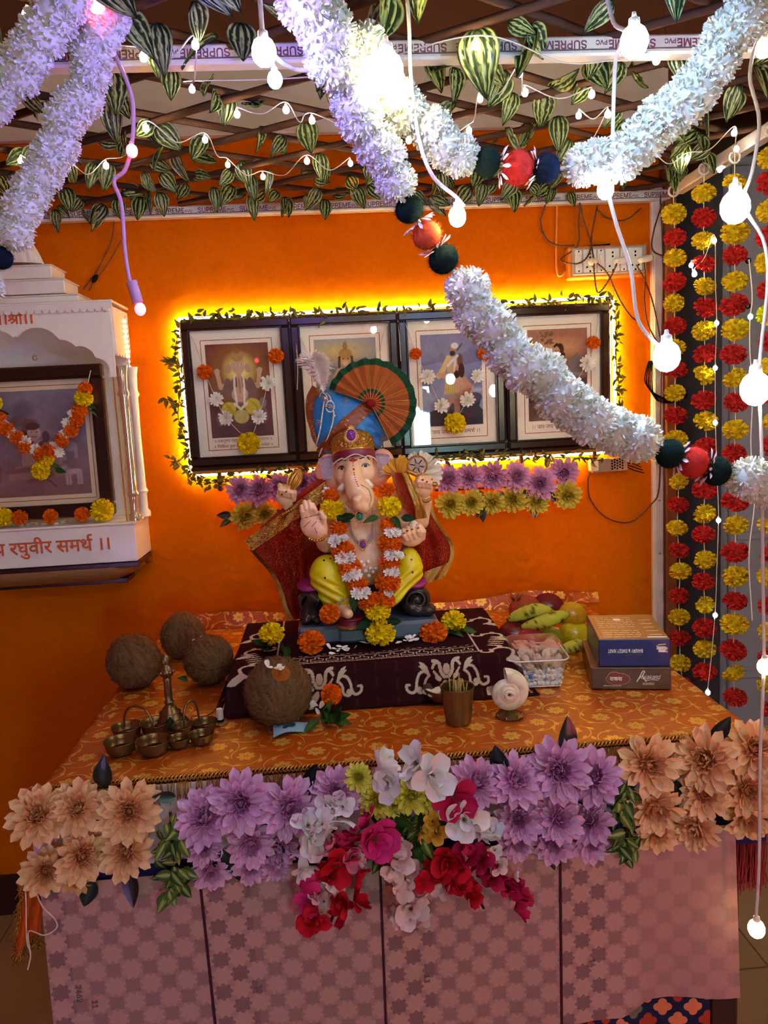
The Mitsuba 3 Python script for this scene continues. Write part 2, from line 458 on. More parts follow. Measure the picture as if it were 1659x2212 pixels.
def marigold_mesh(c, seed, n=120, flat=.72, loose=.0):
    """a full marigold head, unit radius, opening along +z"""
    rg = np.random.default_rng(seed); ms = []; c = np.asarray(c, float)
    vs = [petal(.85, .25, .6, .1, c*f, np.clip(c*f*1.15, 0, 1), 2, 2, .12, i) for i, f in enumerate((.8, .95, 1.1))]
    for k in range(n):
        z = 1-1.55*(k+.5)/n; a = k*2.39996+rg.normal(0, .15); s = math.sqrt(max(0, 1-z*z))
        d = np.array([s*math.cos(a), s*math.sin(a), z])
        t = d+rg.normal(0, .45, 3); q = d*rg.uniform(.56, .64)
        m = frame(np.cross(np.cross(d, t), d)+1e-6, d, q) if np.linalg.norm(np.cross(d, t)) > .05 else frame([0, 0, 1], d, q)
        # petal axis x = outward
        zx = np.cross(d, rg.normal(0, 1, 3)); m = np.eye(4); x = d/np.linalg.norm(d); zz = zx/np.linalg.norm(zx)
        m[:3, 0], m[:3, 2], m[:3, 1], m[:3, 3] = x, zz, np.cross(zz, x), q
        ms.append(vs[rg.integers(3)].x(m @ np.diag([.42+loose*rg.uniform(), .42, .42, 1])))
    ms.append(ball(.72, 7, c*.75))
    g = cat(ms); g.v[:, 2] *= flat
    return g


def mum_mesh(c, seed, n=(13, 12, 9, 6), w=.3):
    rg = np.random.default_rng(seed); c = np.asarray(c, float); ms = []
    pt = petal(w, .16, .5, .15, c*.9, c, 2, 4)
    for k, (cnt, r0, L, e) in enumerate(zip(n, (.16, .12, .08, .04), (.86, .74, .56, .36), (2, 20, 42, 66))):
        ms += [pt.x(m) for m in whorl(cnt, r0, L, e, None, rg, jit=10)]
    ms.append(ball(.16, 5, lin(200, 190, 110)).sc(1, 1, .5))
    return cat(ms)


ORANGE, YELLOW, PALEY, WHITE, RED = lin(216, 96, 20), lin(226, 196, 16), lin(222, 206, 110), lin(236, 232, 222), lin(186, 44, 44)
MARI = {'orange': [marigold_mesh(ORANGE, s) for s in (1, 2, 3)], 'yellow': [marigold_mesh(YELLOW, s, 110) for s in (4, 5, 6)]}
MUM = [mum_mesh(WHITE, s, w=.42) for s in (1, 2, 3)]
LEAFG = [lin(40, 66, 30), lin(58, 84, 40), lin(30, 52, 30)]


def leaf(w=.45, fold=.25, curl=-.2, c=LEAFG[0], vein=None, nx=4, ny=6, serr=0.):
    """a leaf 1 long along +x with a raised midrib"""
    c = np.asarray(c, float); vein = c*1.5 if vein is None else vein

    def fn(u, v):
        s = (u-.5)*2; wd = w*.5*np.sin(PI*v**.72)**.9*(1+serr*np.sin(v*60)*(np.abs(s) > .9))
        return S3(v, s*wd, fold*np.abs(s)*wd+curl*v*v)
    return grid(nx, ny, fn, lambda u, v: np.where((np.abs(u-.5) < .01)[..., None], vein, c*(.9+.2*v[..., None])))


LEAF = [leaf(.5, .3, -.15, LEAFG[0]), leaf(.42, .2, -.3, LEAFG[1]), leaf(.55, .15, .1, LEAFG[2])]
BIGLEAF = [leaf(.62, .16, -.16, lin(22, 34, 34), lin(44, 60, 56), 4, 10, .04), leaf(.55, .22, .1, lin(18, 28, 32), lin(40, 54, 52), 4, 10, .04)]


def leaf_m(p, d, L, rg=None, up=(0, -1, .4)):
    """matrix of a leaf that starts at p and points along d, its face along up"""
    d = np.asarray(d, float); d = d/np.linalg.norm(d); u = np.asarray(up, float)
    if rg is not None: u = u+rg.normal(0, .4, 3)
    y = np.cross(u, d); y /= np.linalg.norm(y)+1e-9; z = np.cross(d, y)
    m = np.eye(4); m[:3, 0], m[:3, 1], m[:3, 2], m[:3, 3] = d*L, y*L, z*L, p
    return m


def flower_at(parent, kind, px, py, y, rpx, rg, d=None, sq=1., jit=22, name=None, label=None, asp=1.):
    """one marigold or mum of the given radius in pixels as a part (or a thing when parent is None)"""
    p = at(px, py, y); r = rpx*mpp(p)
    ms = MUM if kind == 'white' else MARI[kind]
    m = aim(p, r, d, rg, jit, sq) 
    if asp != 1.: m = tr(p) @ np.diag([1, 1, asp, 1]) @ tr(-p) @ m
    return obj(name or ('white_flower' if kind == 'white' else f'{kind}_marigold'), ms[rg.integers(3)], 'vc', parent, label=label, m=m)


def tuft_mesh(seed, c, n=460):
    """a lump of the fluffy white garland: narrow petals round a core, unit radius"""
    rg = np.random.default_rng(seed); ms = [ball(.86, 8, c*.88)]
    vs = [petal(.62, .35, .6, .2, c*.94, c, 2, 2), petal(.50, -.3, .6, .3, c*.88, c*.97, 2, 2)]
    for k in range(n):
        d = rg.normal(0, 1, 3); d /= np.linalg.norm(d); t = d+rg.normal(0, .62, 3); t /= np.linalg.norm(t)
        ms.append(vs[k % 2].x(frame(np.cross(t, rg.normal(0, 1, 3)), t, d*.80) @ np.diag([.27, .27, .27, 1])))
    return cat(ms)


def pom_mesh(seed, c, n=700):
    rg = np.random.default_rng(seed); ms = [ball(.9, 9, c*.8)]
    h = petal(.35, .1, 0, 1, c*.8, c*1.15, 1, 1)
    for k in range(n):
        d = rg.normal(0, 1, 3); d /= np.linalg.norm(d); t = d+rg.normal(0, .35, 3)
        ms.append(h.x(frame(np.cross(t, rg.normal(0, 1, 3)), t, d*.84) @ np.diag([.3, .26, .3, 1])))
    return cat(ms)


FLUFF = [tuft_mesh(s, lin(226, 228, 216)) for s in range(4)]
POM = {'dark green': pom_mesh(1, lin(26, 38, 34)), 'dark blue': pom_mesh(4, lin(28, 34, 48)), 'red': pom_mesh(2, lin(196, 52, 44)), 'orange': pom_mesh(3, lin(206, 84, 50))}
_spk = petal(.36, .12, .6, .9, lin(235, 230, 218), lin(240, 236, 228), 2, 4)
# ------------------------------------------------------------------ the frame of plastic casing over the table, the leafy trellis on it
ZP = 1.758
TXT = {}


def word(s, h, depth=.0006, bold=False):
    k = (s, h, bold)
    if k not in TXT: TXT[k] = tm(meshkit.text_mesh(s, h, depth, bold))
    return TXT[k]


mat('print_ink', lin(120, 70, 92), .5, .3)
mat('ink_grey', lin(96, 84, 90), .6, .2)


def pipe(name, a, b, label, flip, txt=True):
    a, b = np.array(a, float), np.array(b, float)
    k = thing(name, label, 'pipe', 'plastic casing bars')
    obj('casing', bar(a, b, .026, .026, r=.003), 'white_plastic', k, smooth=False)
    obj('lid_seam', bar(a+[0, -.0132, -.006], b+[0, -.0132, -.006], .001, .002), 'ink_grey', k, smooth=False)
    if txt:
        n = int(np.linalg.norm(b-a)/.094)
        w1, w2 = word('SUPREME', .0105, .0005, True), word('-PVC', .006, .0005, True)
        for i in range(n):
            p = a+(b-a)*(i+.3)/n
            for w, dx in ((w1, 0), (w2, .064)):
                m = np.eye(4); s = -1 if flip else 1
                m[:3, 0], m[:3, 1], m[:3, 2] = [s, 0, 0], [0, 0, s], [0, -1, 0]
                m[:3, 3] = p+[s*dx+(.08 if flip else 0), -.0130, .006 if flip else -.004]
                obj('lettering', w, 'print_ink', k, smooth=False, m=m)
    return k


pipe('casing_pipe', (-1.0, -.018, ZP), (.87, -.018, ZP), 'white plastic casing bar printed with purple lettering, along the orange wall', False)
pipe('casing_pipe', (-1.0, -.815, ZP), (.87, -.815, ZP), 'white plastic casing bar with upside-down lettering, at the front under the trellis', True)
k = thing('casing_pipe', 'plain white casing bar running towards the viewer above the marigold strings', 'pipe', 'plastic casing bars')
obj('casing', bar((.857, -.10, 1.752), (.857, -1.25, 1.752), .026, .026, r=.003), 'white_plastic', k, smooth=False)
k = thing('casing_pipe', 'plain white casing bar running towards the viewer at the left end of the trellis', 'pipe', 'plastic casing bars')
obj('casing', bar((-.985, -.0, 1.785), (-.985, -1.25, 1.785), .026, .026, r=.003), 'white_plastic', k, smooth=False)

# trellis of crossing rods with striped leaves
rg = np.random.default_rng(5)


def striped_leaf(seed):
    r = np.random.default_rng(seed); dk, pl = lin(30, 44, 28), lin(190, 198, 122)
    w, fold, curl = r.uniform(.58, .74), .30, r.uniform(-.45, .35)

    def fn(u, v):
        s = (u-.5)*2; wd = w*.5*np.sin(PI*np.clip(v, .0, 1)**.62)**.85
        return S3(v, s*wd, fold*np.abs(s)**1.5*wd+curl*v*v+.03*np.cos(s*14))

    def cl(u, v):
        s = (u-.5)*2; n = meshkit.noise(S3(u*9, v*14, 0*u)+seed*7.7)
        st = np.sin(np.abs(s)*15.5+1.1-1.5*v+(n-.5)*2.6)
        t = np.clip((st-.30)*3.5, 0, 1)*np.clip((.97-np.abs(s))*9, 0, 1)*np.clip((v-.05)*9, 0, 1)*np.clip((.97-v)*12, 0, 1)
        return dk+(pl-dk)*t[..., None]*.9
    return grid(28, 22, fn, cl)


SLEAF = [striped_leaf(s) for s in range(6)]
tre = thing('leaf_trellis', 'overhead trellis of crossing brown rods hung with dark striped leaves', 'trellis')
x0, x1, y0, y1, ZT = -1.0, .86, -1.16, -.03, 1.780
cr = []
for s in (1, -1):
    for c in np.arange(-3.2, 3.2, .165):
        pts = []
        # line  y = s*.62*x + c  clipped to the rectangle
        for x in (x0, x1):
            pts.append((x, s*.62*x+c))
        for y in (y0, y1):
            pts.append(((y-c)/(s*.62), y))
        ins = sorted({(round(a, 4), round(b, 4)) for a, b in pts if x0-1e-6 <= a <= x1+1e-6 and y0-1e-6 <= b <= y1+1e-6})
        if len(ins) >= 2 and np.hypot(ins[-1][0]-ins[0][0], ins[-1][1]-ins[0][1]) > .12:
            a, b = ins[0], ins[-1]; z = ZT+.006*s
            q = np.linspace(0, 1, 9)[:, None]; P = np.array([*a, z])*(1-q)+np.array([*b, z])*q
            P[1:-1] += rg.normal(0, .0015, (7, 3)); P[:, 2] -= .006*np.sin(q[:, 0]*PI)
            obj('rod', tube(P, .0062, 6), 'twig', tre)
for c in np.arange(-3.2, 3.2, .165):
    for e in np.arange(-3.2, 3.2, .165):
        x = (e-c)/(2*.62); y = .62*x+c
        if x0 < x < x1 and y0 < y < y1: cr.append((x, y))
nleaf = 0
for (x, y) in cr:
    if rg.uniform() < .12: continue
    for k in range(3 if y < -.5 else 4):
        if nleaf >= 290: break
        L = rg.uniform(.036, .058)*(1.15 if y < -.6 else 1); p = np.array([x, y, ZT-.008])+rg.normal(0, .034, 3)*[1, 1, .15]
        d = np.array([rg.normal(0, .55), rg.normal(0, .45), -1.+rg.exponential(.35)])
        obj('leaf', SLEAF[rg.integers(6)], 'vc_gloss', tre, m=leaf_m(p, d, L, None, (rg.normal(0, .7), -1+rg.normal(0, .3), rg.normal(0, .5)))); nleaf += 1
for px, py, L in ((255, 430, .05), (305, 425, .055), (345, 415, .05), (462, 405, .05), (540, 378, .05), (545, 420, .055), (617, 425, .05), (702, 430, .052), (770, 405, .05), (1045, 395, .05), (1107, 408, .055), (1190, 405, .04),
                  (1225, 420, .04), (660, 260, .06), (690, 330, .055), (140, 405, .05), (125, 455, .05), (1030, 60, .085), (1110, 200, .05), (1205, 250, .06), (1450, 365, .05), (1475, 310, .06), (340, 50, .06), (520, 50, .06), (240, 210, .065)):
    q = onz(px, py, 1.768); q[1] = min(q[1], -.045)
    obj('leaf', SLEAF[rg.integers(6)], 'vc_gloss', tre, m=leaf_m(q, (rg.normal(0, .15), rg.normal(0, .1), -1), L, None, (rg.normal(0, .3), -1, .1)))

# ------------------------------------------------------------------ fairy lights
BULB = ball(1, 7)
capm = lathe([(0, 0), (.9, 0), (1.0, .6), (.9, 1.8), (.4, 2.2), (.3, 3), (0, 3)], 10)
WARM, COOL = np.array([1, .80, .42]), np.array([.42, .62, 1.0])


def bulb(parent, p, r, c, power, d=(0, 0, 1), w=.4):
    k = obj('bulb', BULB, 'bulb_body', parent, emit=np.asarray(c)*power, weight=w, m=tr(p) @ np.diag([r, r, r*1.15, 1]))
    obj('holder', capm, 'wire_clear', k, m=frame(d, None, np.asarray(p)+np.asarray(d)*r*.85) @ np.diag([r*.42, r*.42, r*.36, 1]))


def light_string(label, pts, r=.0052, wire='wire_clear', power=None, c=WARM, sag=.012, name='fairy_light_string', w=.6, ends=None):
    k = thing(name, label, 'string lights', 'fairy light strings')
    P = [np.asarray(p) for p in pts]; path = []
    if ends is not None: path.append(np.asarray(ends[0]))
    for i, p in enumerate(P):
        path.append(p+[0, 0, r*2.2])
        if i+1 < len(P): path.append((p+P[i+1])/2+[0, 0, -sag*rg.uniform(.2, 1.2)])
    if ends is not None: path.append(np.asarray(ends[1]))
    obj('wire', tube(spline(path, 14*len(path)), .0011, 5), wire, k)
    for p in P: bulb(k, p, r*rg.uniform(.9, 1.1), c, power or FAIRY, w=w)
    return k


def zs(pts, z=1.742): return [onz(*q, z) for q in pts]


light_string('fairy light string with warm bulbs along the left half of the trellis', zs([(45, 348), (147, 362), (229, 358), (315, 277), (443, 302), (492, 356), (568, 382), (663, 348), (757, 353)]))
light_string('fairy light string with warm bulbs crossing the middle of the trellis', zs([(512, 247), (618, 237), (674, 260), (883, 303), (1013, 283), (1037, 214), (1122, 158), (1134, 200), (1278, 204)]))
light_string('fairy light string with warm bulbs over the front casing bar', zs([(58, 33), (310, 123), (422, 97), (415, 193), (1027, 97), (1418, 130)], 1.738))
light_string('fairy light string with warm bulbs at the right corner of the trellis', zs([(1250, 250), (1313, 247), (1243, 323), (1319, 308), (1403, 336), (1484, 343), (1586, 287), (1591, 322), (1555, 367)], 1.735))
cu = [(1493, 573, -.30), (1500, 592, -.30), (1543, 520, -.34), (1548, 698, -.34), (1545, 795, -.34), (1545, 913, -.35), (1552, 1124, -.36), (1545, 1329, -.36), (1529, 1496, -.37)]
light_string('fairy light string with warm bulbs hanging between the marigold strings', [at(*q) for q in cu], sag=.004)


def big_light(label, cable, bulbs, wire='wire_clear', rw=.0026):
    """a cable in (px, py, y) with bulbs (px, py, y, radius, colour, power)"""
    k = thing('hanging_light_cable', label, 'string lights', 'hanging cables with coloured bulbs')
    obj('cable', tube(spline([at(*q) for q in cable], 60), rw, 7), wire, k)
    for (px, py, y, r, c, pw) in bulbs:
        p = at(px, py, y); bulb(k, p, r, c, pw, w=40 if pw > 250 else 20 if pw > 100 else 10 if pw > 30 else .6)
    return k


mat('wire_pink', lin(196, 150, 178), .45, .4)
BB = BLUE_BULB
big_light('pale cable with one warm bulb hanging in front of the trellis', [(878, -20, -.98), (884, 60, -.98), (888, 170, -.97), (905, 300, -.96), (935, 380, -.96), (985, 425, -.95), (1003, 446, -.95)], [(988, 468, -.95, .0115, (1, .84, .5), BB)])
big_light('pale cable with blue-white bulbs hanging past the switch board', [(1308, -20, -.96), (1326, 50, -1.0), (1360, 74, -1.08), (1332, 120, -1.0), (1326, 200, -.95), (1322, 330, -.95), (1312, 395, -.95), (1330, 480, -.95), (1362, 580, -.95), (1378, 690, -.95), (1420, 745, -.95), (1440, 762, -.95)],
          [(1370, 90, -1.08, .0155, (.25, .52, 1), BB*2.8), (1308, 410, -.95, .011, (.35, .45, 1), BB*1.6), (1440, 770, -.95, .018, (.28, .46, 1), BB*1.5)])
big_light('pale cable with warm white bulbs hanging down the right edge', [(1660, 60, -.9), (1632, 100, -.9), (1620, 170, -.9), (1640, 260, -.9), (1625, 370, -.9), (1605, 440, -.9), (1650, 520, -.9), (1658, 620, -.9), (1640, 800, -.9), (1645, 960, -.9), (1648, 1240, -.9), (1650, 1440, -.9), (1642, 1640, -.9), (1640, 1860, -.9), (1632, 2000, -.9)],
          [(1650, 105, -.9, .011, (1, .86, .5), BB*.6), (1588, 447, -.9, .020, (1, .86, .5), BB), (1632, 840, -.9, .021, (1, .84, .45), BB), (1652, 1440, -.9, .011, (1, .84, .5), BB*.7), (1634, 2006, -.9, .013, (1, .86, .4), BB*.12)])
big_light('white cable with warm, violet and cyan bulbs by the front bar', [(560, -20, -1.14), (566, 60, -1.14), (570, 96, -1.14), (640, 150, -1.05), (740, 140, -1.03), (800, 120, -1.04), (834, 138, -1.03)],
          [(836, 155, -1.03, .0195, (1, .84, .42), BB*1.1), (570, 112, -1.14, .0125, (.26, .17, 1), BB*6), (594, 172, -1.1, .008, (.02, .8, 1), BB*.5)])
big_light('mauve cable with two red bulbs hanging in front of the wall at left', [(222, 30, -.9), (246, 110, -.9), (282, 200, -.9), (288, 270, -.9), (283, 322, -.9)], [(285, 326, -.9, .0075, (1, .035, .06), 9.)], 'wire_pink', .0028)
big_light('short mauve cable with a red bulb at the top left corner', [(190, -40, -.99), (200, -16, -.99)], [(206, 8, -1.0, .009, (1, .03, .05), 30.)], 'wire_pink', .0028)
big_light('lower mauve cable ending in a red bulb beside the white shrine', [(283, 330, -.895), (268, 370, -.89), (246, 392, -.89), (262, 440, -.89), (270, 540, -.89), (279, 600, -.89), (288, 625, -.89), (296, 655, -.89)], [(303, 668, -.89, .0075, (1, .035, .06), 9.)], 'wire_pink', .0028)
k = list(labels)[-1]
obj('bulb_socket', tube([at(284, 608, -.89), at(299, 655, -.89)], .0072, 10), 'wire_pink', k)
big_light('thin white wire with a small green bulb between the right-hand marigold strings', [(1618, 560, -.5), (1625, 640, -.5), (1620, 690, -.5), (1620, 760, -.5), (1626, 850, -.5), (1622, 960, -.5), (1630, 1080, -.5), (1618, 1200, -.5), (1625, 1340, -.5)], [(1621, 684, -.5, .005, (.02, 1, .35), 12.)], 'wire_clear', .0012)

# ------------------------------------------------------------------ fluffy white garlands with pompoms
def fluffy(label, px, poms, rpx=52, step=.92, y=-.93):
    """px: (x, y, depth, radius px) along the garland; poms: (fraction, colour, radius factor)"""
    k = thing('fluffy_garland', label, 'garland', 'fluffy white garlands')
    P = np.array([at(a, b, c) for a, b, c, *_ in px]); R = np.array([q[3]*mpp(p) for q, p in zip(px, P)])
    S = spline(P, 300); Rr = np.interp(np.linspace(0, 1, 300), np.linspace(0, 1, len(R)), R)
    ln = np.concatenate([[0], np.cumsum(np.linalg.norm(np.diff(S, axis=0), axis=1))])
    obj('cord', tube(S[::3], .003, 6), 'thread', k)
    tot = ln[-1]; blocked = []
    for (qx, qy, colr, rp) in poms:
        d = [np.hypot(*(np.array(project(s))-[qx, qy])) for s in S]; i = int(np.argmin(d))
        p = at(qx, qy, S[i][1]); r = rp*mpp(p); t = S[min(i+3, 299)]-S[max(i-3, 0)]
        blocked.append((ln[i], r))
        obj('pompom', POM[colr], 'vc_cloth', k, label=f'{colr} pompom', m=frame(t, None, p) @ np.diag([r, r, r*.92, 1]))
        t = t/np.linalg.norm(t)
        if colr in ('red', 'orange'):
            for s in (-1, 1):
                for a in range(12):
                    mm = frame(s*t, None, p+s*t*r*.92) @ rot([0, 0, 1], a*30+rg.uniform(-8, 8)) @ tr([.55*r, 0, 0]) @ rot([0, 1, 0], rg.uniform(10, 50)) @ np.diag([r*.62, r*.62, r*.62, 1])
                    obj('collar_petal', _spk, 'vc_cloth', k, m=mm)
    s = 0.
    while s < tot:
        i = int(np.searchsorted(ln, s)); i = min(i, 299); r = Rr[i]
        if all(abs(s-b) > q*.75+r*.42 for b, q in blocked):
            jm = frame(rg.normal(0, 1, 3), rg.normal(0, 1, 3), S[i]+rg.normal(0, .10*r, 3))
            obj('fluff_tuft', FLUFF[rg.integers(4)], 'vc_cloth', k, m=jm @ np.diag([r, r, r, 1])*np.array([1, 1, 1, 1]))
        s += r*step


def project(P):
    v = np.asarray(P)-CAM; return W/2+FOC*(v @ RT)/(v @ FW), H/2-FOC*(v @ UP)/(v @ FW)


fluffy('long fluffy white garland sweeping from the top middle down to the right edge',
       [(640, -60, -1.10, 66), (690, 60, -1.06, 64), (740, 160, -1.02, 56), (800, 300, -.97, 50), (855, 390, -.95, 46), (905, 480, -.93, 42), (960, 560, -.92, 46), (1010, 640, -.92, 50), (1090, 740, -.92, 54), (1190, 840, -.92, 56), (1300, 920, -.92, 54), (1400, 965, -.92, 50), (1500, 1000, -.92, 48), (1600, 1035, -.92, 48), (1720, 1065, -.92, 48), (1850, 1045, -.92, 48), (1960, 960, -.92, 46)],
       [(884, 452, 'dark green', 35), (922, 508, 'orange', 36), (958, 560, 'dark green', 37), (1447, 980, 'dark green', 36), (1497, 999, 'red', 38), (1548, 1018, 'dark green', 36)])
fluffy('fluffy white garland hanging in a loop with dark and red pompoms at its lowest point',
       [(790, 90, -.96, 46), (840, 200, -.95, 48), (920, 275, -.94, 48), (1000, 335, -.93, 46), (1050, 350, -.93, 42), (1115, 360, -.93, 42), (1180, 362, -.93, 42), (1240, 362, -.93, 42), (1330, 340, -.94, 50), (1430, 270, -.95, 54), (1520, 170, -.97, 54), (1590, 60, -1.0, 52), (1640, -60, -1.02, 50)],
       [(1052, 350, 'dark green', 35), (1118, 362, 'red', 40), (1180, 363, 'dark blue', 35)])
fluffy('fluffy white garland with a dark pompom at the left edge', [(262, -60, -.98, 46), (225, 70, -.97, 46), (190, 160, -.95, 44), (140, 280, -.94, 46), (105, 340, -.93, 44), (65, 420, -.93, 44), (30, 500, -.93, 42), (2, 560, -.93, 36), (-40, 640, -.93, 40)], [(0, 556, 'dark blue', 30)])
fluffy('short piece of fluffy white garland crossing the top left corner', [(165, -50, -1.02, 52), (110, 50, -1.0, 52), (40, 140, -.99, 50), (-40, 230, -.98, 50)], [])

# ------------------------------------------------------------------ marigold strings on the right
def mari_variant(c, s): return [marigold_mesh(lin(*c), s+i, 100, .80) for i in range(2)]


MARI['cy'] = mari_variant((214, 182, 30), 20); MARI['cr'] = mari_variant((184, 44, 40), 30)
mat('steel_ring', lin(214, 206, 192), .3, .5)


def mari_string(label, pxs, y0, yt, R, alt, ring):
    """pxs: (px, py) of the heads on the plane y0"""
    k = thing('marigold_string', label, 'flower string', 'marigold strings on the right')
    P = [at(a, b, y0) for a, b in pxs]
    top = P[0]+[0, 0, .045 if ring else .02]
    path = [np.array([top[0], top[1], 1.742]), top]+P
    obj('thread', tube(path, .0011, 5), 'thread', k)
    if ring:
        g = np.linspace(0, 2*PI, 21); rr = .011
        obj('ring', tube(S3(top[0]+rr*np.cos(g), top[1]+0*g, top[2]+.004+rr*np.sin(g)), .0026, 7, cap=False), 'steel_ring', k)
    for i, p in enumerate(P):
        c = alt[i % len(alt)]
        d = rg.normal(0, .3, 3)+[0, -1, .05]
        r = R*rg.uniform(.9, 1.08)
        obj('yellow_flower' if c == 'cy' else 'red_flower', MARI[c][rg.integers(2)], 'vc', k, m=tr(p) @ np.diag([1, 1, .80, 1]) @ tr(-p) @ aim(p, r, d, rg, 12))
    return k


def col(xs, y0, y1, n): return [(np.interp(t, np.linspace(0, 1, len(xs)), xs)+rg.uniform(-3, 3), y0+(y1-y0)*t+rg.uniform(-3, 3)) for t in np.linspace(0, 1, n)]


mari_string('string of yellow and red marigolds nearest the orange wall', col([1456, 1456, 1462, 1467, 1473], 462, 1478, 22), -.20, 0, .0262, ('cy', 'cr'), True)
mari_string('second string of yellow and red marigolds from the orange wall', col([1520, 1522, 1523, 1522, 1520], 420, 1452, 22), -.30, 0, .0268, ('cy', 'cr'), True)
mari_string('third string of yellow and red marigolds from the orange wall', col([1586, 1586, 1588, 1588, 1585], 395, 1508, 22), -.40, 0, .0268, ('cy', 'cr'), True)
mari_string('string of yellow and red marigolds at the right edge of the picture', col([1664, 1664, 1666, 1668, 1666], 340, 1590, 23), -.50, 0, .0268, ('cy', 'cr'), True)
# ------------------------------------------------------------------ the table, its cloths and the curtain before it
ZT0 = .737                                  # top of the cloth
t = thing('altar_table', 'wooden table under the orange altar cloth', 'table')
obj('tabletop', rbox(1.10, .80, .024, .004).mv(.095, -.415, .716), 'dark_wood', t, smooth=False)
for x in (-.42, .61):
    for y in (-.78, -.05): obj('leg', rbox(.05, .05, .704, .004).mv(x, y, .352), 'dark_wood', t, smooth=False)


def rot2(x, y, a): return x*math.cos(a)-y*math.sin(a), x*math.sin(a)+y*math.cos(a)


def foil(p, n, uv):
    """gold print: flowers on a staggered net with scrolls between them"""
    x, y = p.x/.105, (p.y+p.z)/.088
    w = mi.Float(0)
    for ox, oy, ph in ((0., 0., .3), (.5, .5, 1.1)):
        cx, cy = dr.round(x-ox)+ox, dr.round(y-oy)+oy
        a0 = cell_rand(cx*2+7, cy*2+3, 1)*6.28
        dx, dy = (x-cx-.12*(cell_rand(cx*2, cy*2, 2)-.5))*.105, (y-cy)*.088
        r, th = dr.sqrt(dx*dx+dy*dy), dr.atan2(dy, dx)+a0
        R = .0165*(.62+.38*dr.abs(dr.cos(th*3.5)))
        fl = (1-smoothstep(R*.9, R, r))*smoothstep(.0032, .0042, r)*(1-.8*(1-smoothstep(.0004, .0016, dr.abs(dr.sin(th*3.5))*r)))
        dot = 1-smoothstep(.0018, .0026, r)
        sp = dr.abs(dr.sin(th*1.0+r*175+ph)); sc = (1-smoothstep(.10, .22, sp))*smoothstep(.020, .024, r)*(1-smoothstep(.034, .042, r))
        lf = (1-smoothstep(.25, .4, dr.abs(dr.sin(th*2.5+r*60))))*smoothstep(.026, .028, r)*(1-smoothstep(.034, .036, r))*.9
        w = dr.maximum(w, dr.maximum(dr.maximum(fl, dot), dr.maximum(sc, lf)))
    rub = smoothstep(.22, .40, fbm(p.x*17, p.y*17, 4., octaves=3))
    return dr.clip(w*rub, 0, 1)


def satin(p, n, uv):
    k = fbm(p.x*9, p.y*9, p.z*9, octaves=3)
    return mix(lin(150, 58, 10), lin(188, 84, 18), k)


scene['altar_satin'] = {'type': 'twosided', 'b': {'type': 'bumpmap', 't': proc(lambda p, n, uv: fbm(p.x*28, p.y*28, p.z*28, octaves=3)), 'scale': .004, 'b': {
    'type': 'blendbsdf', 'weight': proc(foil),
    'a': {'type': 'roughplastic', 'diffuse_reflectance': proc(satin), 'alpha': .2},
    'c': {'type': 'blendbsdf', 'weight': .5, 'a': {'type': 'diffuse', 'reflectance': rgb(lin(240, 190, 92))}, 'c': {'type': 'roughconductor', 'material': 'none', 'specular_reflectance': rgb(lin(240, 184, 80)), 'alpha': .16}}}}}


def cloth_top(u, v):
    x = -.478+1.138*u; y = -.83+.835*v
    z = ZT0+.0016*np.sin(x*23+2*np.sin(y*9))*np.sin(y*31+1)+.001
    e = np.clip((-.455-x)/.023, 0, 1); e2 = np.clip((x-.64)/.02, 0, 1)
    return S3(x-.002*e, y, z-.035*e**2-.03*e2**2)


cl = thing('altar_cloth', 'orange satin altar cloth printed with gold flowers and scrolls', 'tablecloth')
obj('cloth', grid(120, 90, cloth_top), 'altar_satin', cl)
obj('back_fold', grid(60, 6, lambda u, v: S3(-.40+1.08*u, -.02+.012*v+.004*np.sin(u*40), ZT0+.002+.032*v+.008*np.sin(u*17)*v)), 'altar_satin', cl)
rg = np.random.default_rng(11)
# gold fringe: braided head and loose threads
A, B = np.array([-.478, -.832, ZT0-.002]), np.array([.655, -.832, ZT0-.002])
br = []
for s in range(2):
    q = np.linspace(0, 1, 700)[:, None]; P = A*(1-q)+B*q; a = q[:, 0]*2*PI*95+s*PI
    P = P+np.stack([0*a, -.002*np.cos(a)-.003, .004*np.sin(a)+.002], 1); br.append(tube(P, .0019, 5))
obj('braid', cat(br), 'gold', cl)
th = []
for i in range(620):
    x = rg.uniform(-.476, .653); L = rg.uniform(.020, .034); a, b = rg.normal(0, .005, 2)
    p0 = np.array([x, -.836, ZT0-.006]); th.append(tube([p0, p0+[a*.4, -.003-abs(b)*.4, -L*.5], p0+[a, -.002-abs(b)*.3, -L]], .0007, 3, cap=False))
obj('fringe', cat(th), 'gold', cl, kind='stuff')

# padded white board behind the flowers, navy strip below it
mat('white_cloth', lin(222, 212, 214), .8, .2)
mat('navy_cloth', lin(44, 36, 78), .8, .2)
k = thing('white_valance', 'white cloth valance along the table edge behind the row of flowers', 'valance')
obj('cloth', grid(80, 8, lambda u, v: S3(-.482+1.145*u, -.833-.004*np.sin(u*60)*v-.002, ZT0-.008-.125*v)), 'white_cloth', k)
obj('hem_strip', grid(80, 3, lambda u, v: S3(-.482+1.145*u, -.834-.004*np.sin(u*60), .604-.055*v)), 'navy_cloth', k)


